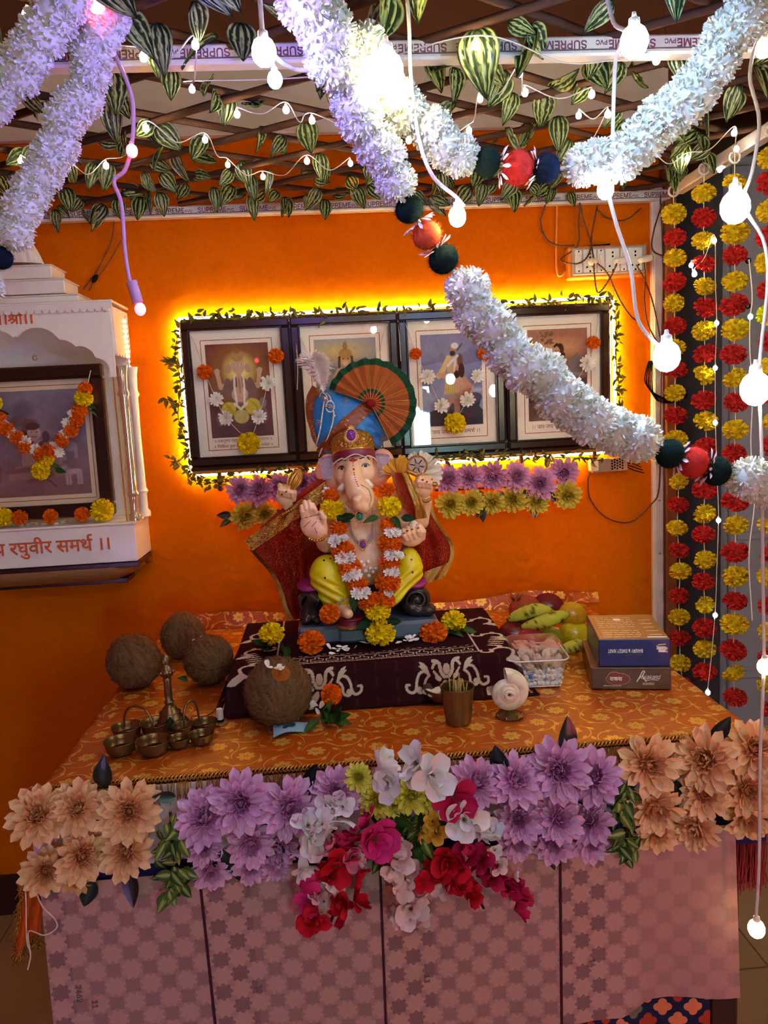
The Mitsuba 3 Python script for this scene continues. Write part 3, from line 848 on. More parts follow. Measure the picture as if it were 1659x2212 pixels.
def curt(p, n, uv):
    a = .0545; x, z = p.x/a, p.z/a
    f = mi.Float(0); c = mi.Float(0); ln = mi.Float(1)
    for ox in (0., .5):
        cx, cz = dr.round(x-ox)+ox, dr.round(z-ox)+ox
        dx, dz = x-cx, z-cz; r, th = dr.sqrt(dx*dx+dz*dz), dr.atan2(dz, dx)
        f = dr.maximum(f, 1-smoothstep(.02, .05, r-.235*(.86+.14*dr.cos(th*8))))
        ring = dr.abs(dr.sin(r*44))*(1-smoothstep(.2, .24, r))
        f = f*(1-.25*ring)
        ln = dr.minimum(ln, dr.abs(dr.abs(dx)-dr.abs(dz)))
    for ox, oz in ((.5, 0.), (0., .5)):
        cx, cz = dr.round(x-ox)+ox, dr.round(z-oz)+oz
        dx, dz = dr.abs(x-cx), dr.abs(z-cz); r, th = dr.sqrt(dx*dx+dz*dz), dr.atan2(dz, dx)
        lobe = .30*(.72+.28*dr.abs(dr.cos(2*th)))+.02*dr.cos(th*16)
        c = dr.maximum(c, 1-smoothstep(.0, .03, r-lobe))
    base = mix(lin(160, 112, 112), lin(174, 124, 122), fbm(p.x*7, p.z*7, octaves=2))
    # printed bands: in some strips the motif is stronger
    u = p.x+.24; s = u/.279; fr = s-dr.floor(s)
    strong = smoothstep(.0, .01, fr)*(1-smoothstep(.26, .28, fr))
    far = smoothstep(.42, .47, p.x)
    k = (.34+.30*strong)*(1-.55*far)
    cs = mix(base, lin(190, 140, 134), c*(.7-.5*far))
    cs = mix(cs, lin(150, 118, 120), (1-smoothstep(.012, .03, ln))*(1-c)*(1-f)*.5*(1-far))
    return mix(cs, lin(84, 58, 70), f*k)


def curt2(p, n, uv):
    a = .05; x, z = p.x/a, p.z/a; o = col3(lin(38, 38, 66)); red = smoothstep(.34, .30, p.x)
    o = mix(o, lin(150, 44, 40), red*.8)
    for ox in (0., .5):
        cx, cz = dr.round(x-ox)+ox, dr.round(z-ox)+ox
        dx, dz = dr.abs(x-cx), dr.abs(z-cz); r, th = dr.sqrt(dx*dx+dz*dz), dr.atan2(dz, dx)
        w = 1-smoothstep(.0, .03, r-.30*(.66+.34*dr.abs(dr.cos(2*th))))
        q = cell_rand(cx*2, cz*2, 5)
        cc = dr.select(q < .3, col3(lin(214, 120, 84)), dr.select(q < .6, col3(lin(112, 106, 92)), col3(lin(170, 60, 44))))
        o = dr.select(w > .5, cc, o)
    return o


mat('curtain_print', proc(curt), .85, .15, sheen=.2)
mat('curtain_print_two', proc(curt2), .85, .15, sheen=.2)
mat('seam', lin(72, 36, 48), .8, .1)


def hem(x): return np.interp(x, [-.49, -.15, .08, .24, .30, .42, .46, .62], [.20, .215, .235, .262, .262, .266, .292, .296])


def sheet(u, v):
    x = -.478+1.086*u; z = .585-(.585-hem(x))*v
    return S3(x, -.838-.0045*np.sin(x*21+1)*v-.003*np.sin(x*47)*v-.012*v*(np.abs(x-.06)/.5)**4, z)


k = thing('printed_curtain', 'pinkish patterned cloth hanging before the table, with dark seams and printed numbers', 'curtain')
obj('cloth', grid(120, 30, sheet), 'curtain_print', k)
for xa, xb in ((-.240, -.232), (.037, .031), (.322, .316)):
    obj('seam', tube([(xa+(xb-xa)*q, sheet(np.array((xa+.478)/1.086), np.array(q))[1]-.0012, .585-(.585-hem(xa))*q) for q in np.linspace(0, 1, 12)], .0022, 6), 'seam', k)
for s, px, py in (('2462', 170, 2140), ('11', 205, 2172), ('12', 560, 2140), ('13', 922, 2117), ('14', 1280, 2083)):
    q = at(px, py, -.848); m = np.eye(4); m[:3, 0], m[:3, 1], m[:3, 2], m[:3, 3] = [0, 0, -1], [1, 0, 0], [0, -1, 0], q+[-.004, 0, .01]
    obj('printed_number', word(s, .0085, .0005, True), 'ink_grey', k, smooth=False, m=m)
k = thing('under_curtain', 'dark cloth with red and grey crosses showing under the patterned curtain', 'curtain')
obj('cloth', grid(100, 10, lambda u, v: S3(-.44+1.02*u, -.812-.004*np.sin(u*40), .56-.54*v)), 'curtain_print_two', k)

# hanging orange sash with fringe and white string at the left end
k = thing('hanging_cloth_end', 'orange cloth end with gold fringe hanging at the left end of the table', 'cloth')
mat('sash', lin(206, 84, 34), .7, .3, sheen=.4)


def sash(u, v):
    a, b = at(52, 1890, -.80), at(95, 1880, -.80); c, d = at(28, 2060, -.80), at(92, 2010, -.80)
    p = (a*(1-u[..., None])+b*u[..., None])*(1-v[..., None])+(c*(1-u[..., None])+d*u[..., None])*v[..., None]
    return p+S3(0*u, .010*np.sin(u*9+v*2), 0*u)


obj('cloth', grid(12, 20, sash), 'sash', k)
fr = []
for i in range(90):
    q = i/89; p = sash(np.array(q), np.array(1.)) if i % 2 else sash(np.array(0.), np.array(q)); L = rg.uniform(.012, .024)
    fr.append(tube([p, p+[rg.normal(-.004, .003), -.004, -L*.5], p+[rg.normal(-.006, .004), -.003, -L]], .0012, 3, cap=False))
obj('fringe', cat(fr), 'gold', k, kind='stuff')
k = thing('white_string', 'loose white string hanging down over the left end of the curtain', 'string')
obj('strand', tube(spline([at(*q) for q in ((52, 1860, -.86), (56, 1940, -.86), (58, 2030, -.85), (66, 2062, -.85), (60, 2095, -.85))], 30), .0011, 5), 'thread', k)
obj('strand', tube(spline([at(*q) for q in ((70, 1905, -.86), (90, 1955, -.86), (118, 1985, -.86), (122, 2005, -.86), (95, 2020, -.86), (62, 2012, -.855), (66, 2060, -.855))], 40), .0011, 5), 'thread', k)
k = thing('red_tassel', 'dull red tassel of long threads hanging at the right end of the table', 'tassel')
ts = []
for i in range(160):
    p = at(rg.uniform(1585, 1650), 1795, -.80)+[0, rg.normal(0, .006), rg.normal(0, .004)]; L = rg.uniform(.085, .105)
    ts.append(tube([p, p+[rg.normal(0, .003), 0, -L*.5], p+[rg.normal(0, .006), 0, -L]], .0011, 3, cap=False))
mat('tassel_red', lin(150, 52, 58), .7, .3)
obj('threads', cat(ts), 'tassel_red', k, kind='stuff')
obj('cap', bar(at(1582, 1793, -.80), at(1653, 1788, -.80), .014, .012), 'tassel_red', k, smooth=False)

# ------------------------------------------------------------------ seat cloth on a low stool
def asana_h(x, y):
    w = .017; f = np.minimum(np.minimum((x+.226)/w, (.340-x)/w), np.minimum((y+.612)/.036, (-.235-y)/w))
    f = np.clip(f, 0, 1); return f*f*(3-2*f)


XA = np.concatenate([np.linspace(-.240, -.20, 40), np.linspace(-.1985, .315, 440), np.linspace(.316, .353, 40)])
YA = np.concatenate([np.linspace(-.628, -.571, 120), np.linspace(-.5695, -.25, 150), np.linspace(-.248, -.222, 14)])
gx, gy = np.meshgrid(XA, YA, indexing='ij')
gz = ZT0+.0045+.068*asana_h(gx, gy)+.0016*np.sin(gx*37)*np.sin(gy*29+1)*asana_h(gx, gy)+.004*np.exp(-((gy+.60)/.02)**2)*np.sin(gx*33)
dl = np.concatenate([[0], np.cumsum(np.hypot(np.diff(gy[200]), np.diff(gz[200])))])   # arc length from the front hem
import shapely
from shapely import affinity


def arc(cx, cy, r, a0, a1, w, n=20, ry=None):
    a = np.radians(np.linspace(a0, a1, n)); return LineString(np.stack([cx+r*np.cos(a), cy+(ry or r)*np.sin(a)], 1)).buffer(w)


def ell(cx, cy, rx, ry, a=0, n=24):
    t_ = np.linspace(0, 2*PI, n, endpoint=False); p = np.stack([rx*np.cos(t_), ry*np.sin(t_)], 1); a = math.radians(a)
    return Polygon(p @ np.array([[math.cos(a), math.sin(a)], [-math.sin(a), math.cos(a)]])+[cx, cy])


def lotus(cx, cy, s):
    g = [ell(0, .10, .16, .24), ell(0, -.24, .08, .08)]
    for q in (1, -1):
        g += [LineString(spline([(q*.12, -.22), (q*.26, .02), (q*.30, .32), (q*.42, .46), (q*.58, .50)], 20)).buffer(.075), LineString([(q*.40, .44), (q*.56, .34), (q*.62, .22)]).buffer(.06),
              ell(q*.40, -.24, .17, .10, 40*q), LineString([(q*.46, -.10), (q*.58, .06)]).buffer(.05), ell(q*.22, -.66, .13, .27, 35*q), LineString([(q*.1, -.42), (q*.3, -.6)]).buffer(.06),
              LineString(spline([(q*.82, -.02), (q*.98, .10), (q*1.2, .06), (q*1.36, -.2), (q*1.44, -.6), (q*1.6, -.74), (q*1.82, -.66), (q*1.86, -.44), (q*1.72, -.42)], 40)).buffer(.06),
              Polygon([(q*.76, -.04), (q*.86, .28), (q*1.0, .44), (q*1.22, .52), (q*1.16, .36), (q*1.26, .34), (q*1.08, .16), (q*.96, .02)]), LineString(spline([(q*.8, -.06), (q*1.0, -.3), (q*1.04, -.6), (q*1.24, -.74), (q*1.4, -.66)], 24)).buffer(.055), ell(q*1.28, -.58, .12, .10)]
    from shapely import affinity
    return affinity.translate(affinity.scale(unary_union(g), s, s, origin=(0, 0)), cx, cy)


def key_unit(x0, y0, w, h):
    p = [[(0, 0), (1, 0)], [(0, 0), (0, .5), (.34, .5), (.34, .95), (.5, .95)], [(1, 0), (1, .5), (.66, .5), (.66, .95)]]
    return unary_union([LineString([(x0+a*w, y0+b*h) for a, b in l]).buffer(.0011) for l in p])


vb = .112                                   # arc length at which the rope band lies, on the top edge
mot = [affinity.scale(lotus(c_, .066, .041), 1, 1.06) for c_ in (-.047, .188)]
mot += [key_unit(-.119+i*.0285, vb+.006, .0228, .020) for i in range(13)]
mot += [LineString([(-.128, vb-.002), (.255, vb-.002)]).buffer(.0022), LineString([(-.128, vb), (-.128, .42)]).buffer(.0016), LineString([(.255, vb), (.255, .42)]).buffer(.0016), LineString([(-.12, vb+.031), (.25, vb+.031)]).buffer(.0007)]
mot += [LineString([(-.229, .02), (-.213, .42)]).buffer(.0018), LineString([(.342, .02), (.328, .42)]).buffer(.0018)]
mot += [LineString([(x, vb+.037+.004*(i % 2)), (x+.006, vb+.037+.004*(i % 2))]).buffer(.0009) for i, x in enumerate(np.arange(-.12, .25, .0115))]
for sx, cx in ((-1, -.172), (1, .298)):
    from shapely import affinity
    for q, (ang, yy) in enumerate(((60, .10), (75, .20), (70, .31))):
        mot.append(affinity.translate(affinity.rotate(affinity.scale(unary_union([arc(0, 0, .02, -60, 190, .0032), Polygon([(-.02, -.004), (-.042, .008), (-.05, .024), (-.034, .02), (-.02, .012)]), arc(.022, -.022, .010, 90, 330, .003), ell(.02, .012, .008, .005)]), -sx, 1, origin=(0, 0)), -sx*ang, origin=(0, 0)), cx, yy))
    for q in range(6): mot.append(ell(cx+sx*(.004*q-.008), .135+.011*q, .016, .0026, sx*(-18)))
mot_u = unary_union(mot)
fx, fv = gx.ravel(), np.broadcast_to(dl, gx.shape).ravel()
shapely.prepare(mot_u); inside = shapely.contains_xy(mot_u, fx, fv)
faint = (np.abs(((fx*26) % 1)-.5) < .06) & (np.abs(((fv*30) % 1)-.5) < .3) & (fv < .1)
rope = (np.abs(fv-(vb-.002)) < .0026) & (np.abs(((fx*130+fv*130) % 1)-.5) > .36)
colr = np.where(inside[:, None], lin(196, 176, 156), lin(46, 20, 24)); colr = np.where(faint[:, None] & ~inside[:, None], lin(58, 32, 32), colr); colr = np.where((rope & inside)[:, None], lin(96, 64, 58), colr)
colr = colr*(.92+.16*np.random.default_rng(2).uniform(size=(len(colr), 1)))
i, j = np.meshgrid(np.arange(len(XA)-1), np.arange(len(YA)-1), indexing='ij'); a = i*len(YA)+j
asn = M(np.stack([gx, gy, gz], -1).reshape(-1, 3), np.stack([a, a+len(YA), a+len(YA)+1, a+1], -1).reshape(-1, 4), colr)
k = thing('seat_cloth', 'dark maroon woven cloth with pale lotus and key patterns, spread over a low stool', 'cloth')
obj('cloth', asn, 'vc_cloth', k)
k = thing('low_stool', 'low wooden stool hidden under the maroon patterned cloth', 'stool')
obj('seat', rbox(.50, .31, .02, .004).mv(.057, -.423, ZT0+.054), 'dark_wood', k, smooth=False)
for x in (-.17, .285):
    for y in (-.55, -.29): obj('leg', rbox(.035, .035, .045, .003).mv(x, y, ZT0+.0225), 'dark_wood', k, smooth=False)
# ------------------------------------------------------------------ things on the table
rg = np.random.default_rng(21)
Z0 = ZT0+.002


def rest(px, py, z=None):
    """where the thing whose foot is seen at the pixel stands on the table"""
    return onz(px, py, Z0 if z is None else z)


def hairy(m, n, L, c, rg, r=.0005):
    """fibres over a surface"""
    tri = m.v[m.f]; ar = np.linalg.norm(np.cross(tri[:, 1]-tri[:, 0], tri[:, 2]-tri[:, 0]), axis=1); pick = rg.choice(len(ar), n, p=ar/ar.sum()); out = []
    cen = m.v.mean(0)
    for f in pick:
        p = tri[f].mean(0); nn = p-cen; nn /= np.linalg.norm(nn); d = np.cross(nn, rg.normal(0, 1, 3)); d /= np.linalg.norm(d)
        q = p+d*L*.5+nn*L*rg.uniform(.05, .4); e = p+d*L+nn*L*rg.uniform(0, .5); s = np.cross(d, nn)*r*2
        v = np.array([p-s, p+s, q-s*.7, q+s*.7, e]); out.append(M(v, [[0, 1, 3], [0, 3, 2], [2, 3, 4]], c*rg.uniform(.75, 1.5)))
    return cat(out)


def coconut(label, p, r, axis, seed, group='coconuts on the table', tilt=(0, 0, 0)):
    rg = np.random.default_rng(seed)
    v, f = ico(5)
    a = np.arctan2(v[:, 1], v[:, 0]); el = v[:, 2]
    d = 1+.05*meshkit.fbm(v*2.2+seed, 3, seed)-.02-.06*np.exp(-((np.cos(1.5*a))/.16)**2)*(el > .1)*(el-.1)+.05*np.exp(-((el-1)/.12)**2)
    st = meshkit.fbm(np.stack([a*9, el*2.5, 0*a], 1)+seed*3, 3)
    d += .06*(st-.5)+.03*(meshkit.fbm(v*14, 2, seed)-.5); q = v*d[:, None]*[1, 1, 1.04]
    c = lin(72, 50, 38)+(lin(116, 90, 70)-lin(72, 50, 38))*(meshkit.fbm(np.stack([a*14, el*4, v[:, 0]*3], 1), 3, seed)[:, None])*1.5-.02
    m = M(q*r, f, c).x(frame(axis, None, p))
    k = thing('coconut', label, 'coconut', group)
    obj('husk', m, 'vc', k)
    h = hairy(m, 1100, .011, lin(100, 78, 60), rg, .0003)
    obj('fibre', h, 'vc', k, kind='stuff')
    return k, m


k, c1 = coconut('large brown coconut in front, beside the blue banknote, with a smear of orange powder', rest(603, 1572)+[0, .03, .0545], .058, (.15, -.75, -.35), 1)
sm = ball(1, 8, lin(176, 98, 30)); v = c1.v; nn = (v-v.mean(0)); nn /= np.linalg.norm(nn, axis=1, keepdims=True)
keep = (nn @ np.array([.18, -.62, .76])) > .955
ff = c1.f[keep[c1.f].all(1)]; obj('powder_smear', M(v+nn*.0015, ff, lin(150, 84, 34)), 'vc', k)
k2, c2 = coconut('brown coconut at the left end of the table, topped with white petals', rest(290, 1490)+[0, .02, .052], .053, (-.3, -.3, .8), 2)
k3, c3 = coconut('brown coconut farthest back on the left, against the wall', onz(396, 1425, Z0)+[0, .02, .0485], .049, (0, .2, 1), 3)
k4, c4 = coconut('brown coconut between the two left ones and the stool, topped with a white petal', rest(452, 1482)+[0, .02, .0485], .049, (.5, -.7, -.1), 4)


PET = petal(.5, .2, .4, .4, lin(230, 226, 216), lin(236, 232, 224), 2, 4)


def petals(label, p, n, spread, L=.014, zs=0):
    k = thing('white_petals', label, 'petals', 'loose white petals')
    for i in range(n):
        d = rg.normal(0, 1, 3)*[1, 1, .25]
        obj('petal', PET, 'vc', k, m=leaf_m(np.asarray(p)+rg.normal(0, 1, 3)*[spread, spread*.6, .0006]+[0, 0, .002+zs*i], d, L*rg.uniform(.7, 1.2), rg, (0, -.3, 1)))


for px, py, y, n, lb in ((592, 1447, -.70, 6, 'white flower petals lying on top of the large coconut'), (280, 1403, -.42, 8, 'white flower petals lying on the leftmost coconut'), (435, 1392, -.43, 6, 'white flower petals lying on the coconut next to the stool')):
    petals(lb, at(px, py, y), n, .008, .016, .0004)
for px, py, n, s, lb in ((735, 1407, 12, .016, 'white petals on the maroon cloth left of the yellow marigold'), (795, 1393, 6, .010, 'white petals on the maroon cloth beside the central yellow marigold'), (884, 1388, 8, .010, 'white petals on the maroon cloth near the right orange marigold'), (842, 1392, 5, .010, 'white petals on the maroon cloth right of the central yellow marigold')):
    petals(lb, onz(px, py, Z0+.074)+[0, 0, .003], n, s, .015)
petals('small white flower beside the betel leaf', rest(682, 1556)+[0, 0, .02], 8, .008, .018)

# brass hand bell
k = thing('hand_bell', 'brass hand bell with a carved handle standing at the left', 'bell')
p = rest(365, 1577)+[0, .02, 0]
obj('bell_body', lathe([(0, .036), (.010, .036), (.013, .030), (.017, .024), (.021, .016), (.0265, .008), (.031, .002), (.031, 0), (.028, 0), (.018, .020), (0, .028)], 36).mv(p), 'brass', k, smooth=40)
for z, r in ((.004, .0305), (.009, .0272), (.015, .0230), (.025, .0175)): obj('ridge', lathe([(r-.001, z-.0012), (r+.0012, z), (r-.001, z+.0012)], 36).mv(p), 'brass', k)
obj('handle', lathe([(0, .034), (.009, .034), (.007, .040), (.0085, .044), (.0060, .048), (.0068, .056), (.0062, .080), (.0078, .084), (.0062, .088), (.0105, .092), (.0125, .098), (.0105, .105), (.0070, .109), (.0065, .113), (.0085, .116), (.0075, .124), (.0045, .129), (0, .131)], 24).mv(p), 'brass', k, smooth=50)
for a in range(8): obj('lobe', ball(.0034, 6).mv(p+[.0112*math.cos(a*PI/4), .0112*math.sin(a*PI/4), .0985]), 'brass', k)
obj('leaf_scrap', LEAF[2], 'vc', k, m=leaf_m(p+[.006, -.028, .026], (-.05, -.25, -1), .028, None, (0, -1, .3)))

# brass spice bowls joined in a rack with two handles
bw = thing('brass_bowl_rack', 'cluster of small brass bowls with two arched handles at the left front', 'bowls')
CEN = [(258, 1634, .026, 0), (330, 1634, .027, 0), (385, 1620, .019, 0), (434, 1612, .020, 0), (272, 1600, .025, 1), (335, 1592, .026, 1), (395, 1592, .019, 1), (442, 1586, .021, 1)]
BW = lathe([(0, 0), (.62, 0), (.72, .04), (.86, .30), (.93, .60), (.98, .86), (1.04, .88), (1.02, .82), (.96, .82), (.90, .58), (.82, .30), (.66, .08), (0, .06)], 36)
for px, py, r, b in CEN:
    q = onz(px, py, Z0)+[0, .012, .001]
    kb = obj('bowl', BW, 'brass', bw, smooth=True, m=tr(q) @ np.diag([r, r, r*.95, 1]))
    obj('powder', lathe([(0, .30), (.80, .26), (0, .24)], 24, lin(96, 60, 36)), 'vc', kb, m=tr(q) @ np.diag([r, r, r, 1]))
for a, b, h in (((268, 1597), (330, 1605), .040), ((398, 1600), (430, 1585), .042)):
    P, Q = onz(*a, Z0)+[0, .01, .018], onz(*b, Z0)+[0, .01, .018]
    g = np.linspace(0, PI, 24); P2 = (P+Q)/2; hd = [P2+(P-Q)/2*math.cos(x)**1+np.array([0, 0, h*math.sin(x)**.7]) for x in g]
    obj('handle', tube(hd, .0018, 8), 'brass', bw)
obj('joining_plate', cat([bar(onz(258, 1634, Z0)+[0, .012, .004], onz(434, 1612, Z0)+[0, .012, .004], .01, .003), bar(onz(272, 1600, Z0)+[0, .012, .004], onz(442, 1586, Z0)+[0, .012, .004], .01, .003)]), 'brass', bw, smooth=False)

# small electric candle, banknote, leaf sprig
p = rest(476, 1562)
k = thing('electric_candle', 'small white electric candle on a black and gold foot, with a red lead', 'candle')
obj('foot', lathe([(0, 0), (.014, 0), (.014, .003), (.008, .004), (0, .004)], 24).mv(p), 'gold', k, smooth=40)
obj('collar', lathe([(0, .004), (.0072, .004), (.0072, .008), (0, .008)], 20).mv(p), 'black', k, smooth=40)
obj('body', lathe([(0, .008), (.0066, .008), (.0062, .024), (.0052, .0265), (0, .027)], 20).mv(p), 'white_plastic', k, smooth=40)
mat('wire_red', lin(150, 34, 24), .5, .3)
obj('lead', tube(spline([p+[-.007, .004, .006], rest(430, 1567)+[0, 0, .002], rest(414, 1552)+[0, 0, .004], rest(450, 1548)+[0, 0, .003], rest(478, 1520)+[0, 0, .003], rest(489, 1508)+[0, 0, .003]], 30), .0011, 5), 'wire_red', k)
k = thing('banknote', 'folded blue banknote lying in front of the large coconut', 'banknote')
a, b, c, d = rest(591, 1598), rest(676, 1578), rest(591, 1580), rest(674, 1566)
mat('note_blue', lin(140, 176, 196), .6, .3)


def note(u, v): 
    u, v = u[..., None], v[..., None]
    return (a*(1-u)+b*u)*(1-v)+(c*(1-u)+d*u)*v+np.array([0, 0, 1.])*(.004+.006*v+.004*np.sin(u*5))


obj('paper', cat([grid(14, 6, note), grid(14, 6, lambda u, v: note(u*.98+.01, v*.96+.02)-np.array([0, 0, .0014]))]), 'note_blue', k)
g = note(np.array([.40]), np.array([.5]))[0]+[0, -.0006, .0012]; ux = (b-a)/np.linalg.norm(b-a); uy = (c-a)+[0, 0, .006]; uy = uy/np.linalg.norm(uy)
mat('note_ink', lin(44, 62, 80), .6, .3)
obj('print', plate(unary_union([ell(-.005, 0, .006, .004, 20), ell(.006, .001, .006, .0045, -15), sbox(-.006, -.0015, .006, .002)]), g, ux, uy, .0004), 'note_ink', k, smooth=False)
obj('print_border', plate(unary_union([sbox(-.036, -.0075, -.034, .0075), sbox(.034, -.0065, .036, .0085), sbox(-.03, .0068, .03, .0076)]), g, ux, uy, .0003), 'note_ink', k, smooth=False)
k = thing('betel_sprig', 'bunch of dark green leaves standing behind the banknote', 'leaves')
q = rest(712, 1575)
for i in range(9):
    obj('leaf', LEAF[i % 3], 'vc', k, m=leaf_m(q+rg.normal(0, .007, 3)*[1.2, .8, .4]+[0, .012, .010], (rg.normal(.1, .5), rg.normal(-.3, .3), rg.normal(.4, .5)), rg.uniform(.03, .044), rg))
obj('leaf', LEAF[1], 'vc', k, m=leaf_m(rest(725, 1560)+[0, 0, .006], (.5, -.4, -.12), .05, None, (0, -.2, 1)))
flower_at(None, 'orange', 716, 1500, -.665, 23, rg, name='orange_marigold', label='x')
labels['orange_marigold'] = {'label': 'orange marigold standing on the leaf sprig right of the large coconut', 'category': 'flower'}
k = obj('green_leaves', LEAF[1], 'vc', None, m=leaf_m(rest(390, 1480)+[0, -.01, .02], (.4, -.6, .2), .04, None, (0, -.2, 1)))
labels[k] = {'label': 'green betel leaf lying between the left coconuts', 'category': 'leaf'}

# brass glass with incense sticks, bowl behind, conch on a stand
p = rest(995, 1570)+[0, .02, 0]
k = thing('brass_glass', 'brass tumbler holding short incense sticks', 'tumbler')
obj('cup', lathe([(0, 0), (.0205, 0), (.0215, .002), (.0240, .022), (.0280, .060), (.0293, .0625), (.0290, .064), (.0270, .063), (.0228, .022), (.0195, .004), (0, .004)], 40).mv(p), 'brass', k, smooth=40)
obj('filling', lathe([(0, .045), (.0248, .044), (0, .043)], 24, lin(120, 100, 70)).mv(p), 'vc', k)
for i in range(20):
    a, r_ = rg.uniform(0, 6.28), rg.uniform(0, .017); b = p+[r_*math.cos(a), r_*math.sin(a), .042]
    obj('incense_stick', tube([b, b+[rg.normal(0, .004), rg.normal(0, .004), rg.uniform(.022, .040)]], .0011, 6, lin(190, 172, 104)), 'vc', k)
p = rest(952, 1530)+[0, .03, 0]
k = thing('shell_bowl', 'dark shallow bowl with white sweets behind the brass tumbler', 'bowl')
obj('bowl', lathe([(0, 0), (.012, 0), (.024, .010), (.033, .024), (.036, .030), (.0335, .030), (.022, .014), (0, .006)], 32).sc(.86).x(rot([0, 1, 0], 8)).mv(p), 'dark_metal', k, smooth=50)
for i in range(5): obj('sweet', ball(.0075, 6, lin(222, 214, 204)).sc(1.3, 1, .7).mv(p+[rg.normal(-.004, .009), rg.normal(-.006, .006), .021]), 'vc', k)
p = rest(1105, 1553)+[0, .012, 0]
k = thing('conch_shell', 'white conch shell resting on a small brass stand', 'conch')
cen = p+[-.004, 0, .046]


def conch(u, v):
    th = u*2*PI*3.2; R = .026*np.exp(-.42*(1-u)*4.2)+.0005; tb = R*.92; ph = v*2*PI
    rr = R+tb*.62*np.cos(ph); return S3(rr*np.cos(th+.4), -(.016*(1-u)*1.15)-tb*.62*np.sin(ph)-.004, rr*np.sin(th+.4))


obj('shell', grid(110, 16, conch, lambda u, v: lin(226, 218, 206)*(1-.25*(meshkit.noise(S3(u*50, v*3, 0*u)) > .72)[..., None])).mv(cen), 'vc_gloss', k)
obj('lip', grid(14, 10, lambda u, v: S3(-.012-.022*u, -.004+.016*np.sin(v*PI)*(1-u*.4), .002+.020*(v-.4)*(1-.25*u)), lin(220, 205, 190)).mv(cen), 'vc_gloss', k)
ks = thing('conch_stand', 'small brass stand under the conch shell', 'stand')
obj('stand', lathe([(0, 0), (.023, 0), (.024, .003), (.014, .007), (.007, .013), (.006, .018), (.011, .023), (.014, .027), (0, .024)], 28).mv(p), 'brass', ks, smooth=50)
for a in range(6): obj('foot', ball(.004, 6).mv(p+[.021*math.cos(a*1.047), .021*math.sin(a*1.047), .003]), 'brass', ks)

# plastic box of sweets
c0, c1 = rest(1118, 1492), rest(1222, 1482); cx = (c0+c1)/2+[0, .045, 0]; wb = .086
k = thing('sweet_tub', 'clear plastic tub with sugar balls below and beige sweets on top', 'container')


def tub(w, d, h0, h1, grow=.006):
    g = []
    for z, e in ((h0, 0), (h1, grow)):
        a, b = w/2+e, d/2+e; g.append([(x*a-np.sign(x)*0, y*b, z) for x, y in ((-1, -.8), (-.8, -1), (.8, -1), (1, -.8), (1, .8), (.8, 1), (-.8, 1), (-1, .8))])
    v = np.array(g).reshape(-1, 3); n = 8
    f = [[i, (i+1) % n, n+(i+1) % n, n+i] for i in range(n)]
    return M(v, f)


ang = rot([0, 0, 1], -4)
obj('tub', tub(wb, .085, .001, .052, .008).x(ang).mv(cx), 'clear_plastic', k, smooth=False)
obj('lid', cat([tub(wb+.026, .108, .058, .078, -.008), M(np.array([(x*(wb/2+.005), y*.046, .078) for x, y in ((-1, -.8), (-.8, -1), (.8, -1), (1, -.8), (1, .8), (.8, 1), (-.8, 1), (-1, .8))]), [[0, i, i+1] for i in range(1, 7)])]).x(ang).mv(cx), 'clear_plastic', k, smooth=False)
P8 = np.array([(x*(wb/2+.013), y*.054, .056) for x, y in ((-1, -.8), (-.8, -1), (.8, -1), (1, -.8), (1, .8), (.8, 1), (-.8, 1), (-1, .8), (-1, -.8))])
obj('rim', cat([tube(P8, .0016, 6)]).x(ang).mv(cx), 'white_plastic', k)
obj('tub_base', rbox(wb-.004, .08, .002, .0008).x(ang).mv(cx+[0, 0, .0015]), 'white_plastic', k, smooth=False)
BL = ball(1, 5, lin(232, 230, 228)); sw = []
for kx in range(11):
    for ky in range(10):
        for kz in range(4):
            q = np.array([(kx-5)*.0078+.0039*(kz % 2), -.036+ky*.0078+.003*(kz % 2), .0065+kz*.0072])+rg.normal(0, .0007, 3)
            if kz == 3 and (kx+ky) % 3 == 0: continue
            sw.append((BL if rg.uniform() > .03 else BL.col(lin(70, 120, 190))).sc(.0046).mv(q))
obj('sugar_balls', cat(sw).x(ang).mv(cx), 'vc', k, kind='stuff')
sw = []
v, f = ico(1)
for i in range(60):
    q = np.array([rg.uniform(-.04, .04), rg.uniform(-.036, .036), rg.uniform(.040, .070)])
    sw.append(M(v*rg.uniform(.7, 1.2, (len(v), 1))*.0085*[1.4, 1, .8], f, lin(206, 176, 156)*rg.uniform(.8, 1.1)).x(rot(rg.normal(0, 1, 3), rg.uniform(0, 360))).mv(q))
obj('beige_sweets', cat(sw).x(ang).mv(cx), 'vc', k, smooth=False, kind='stuff')

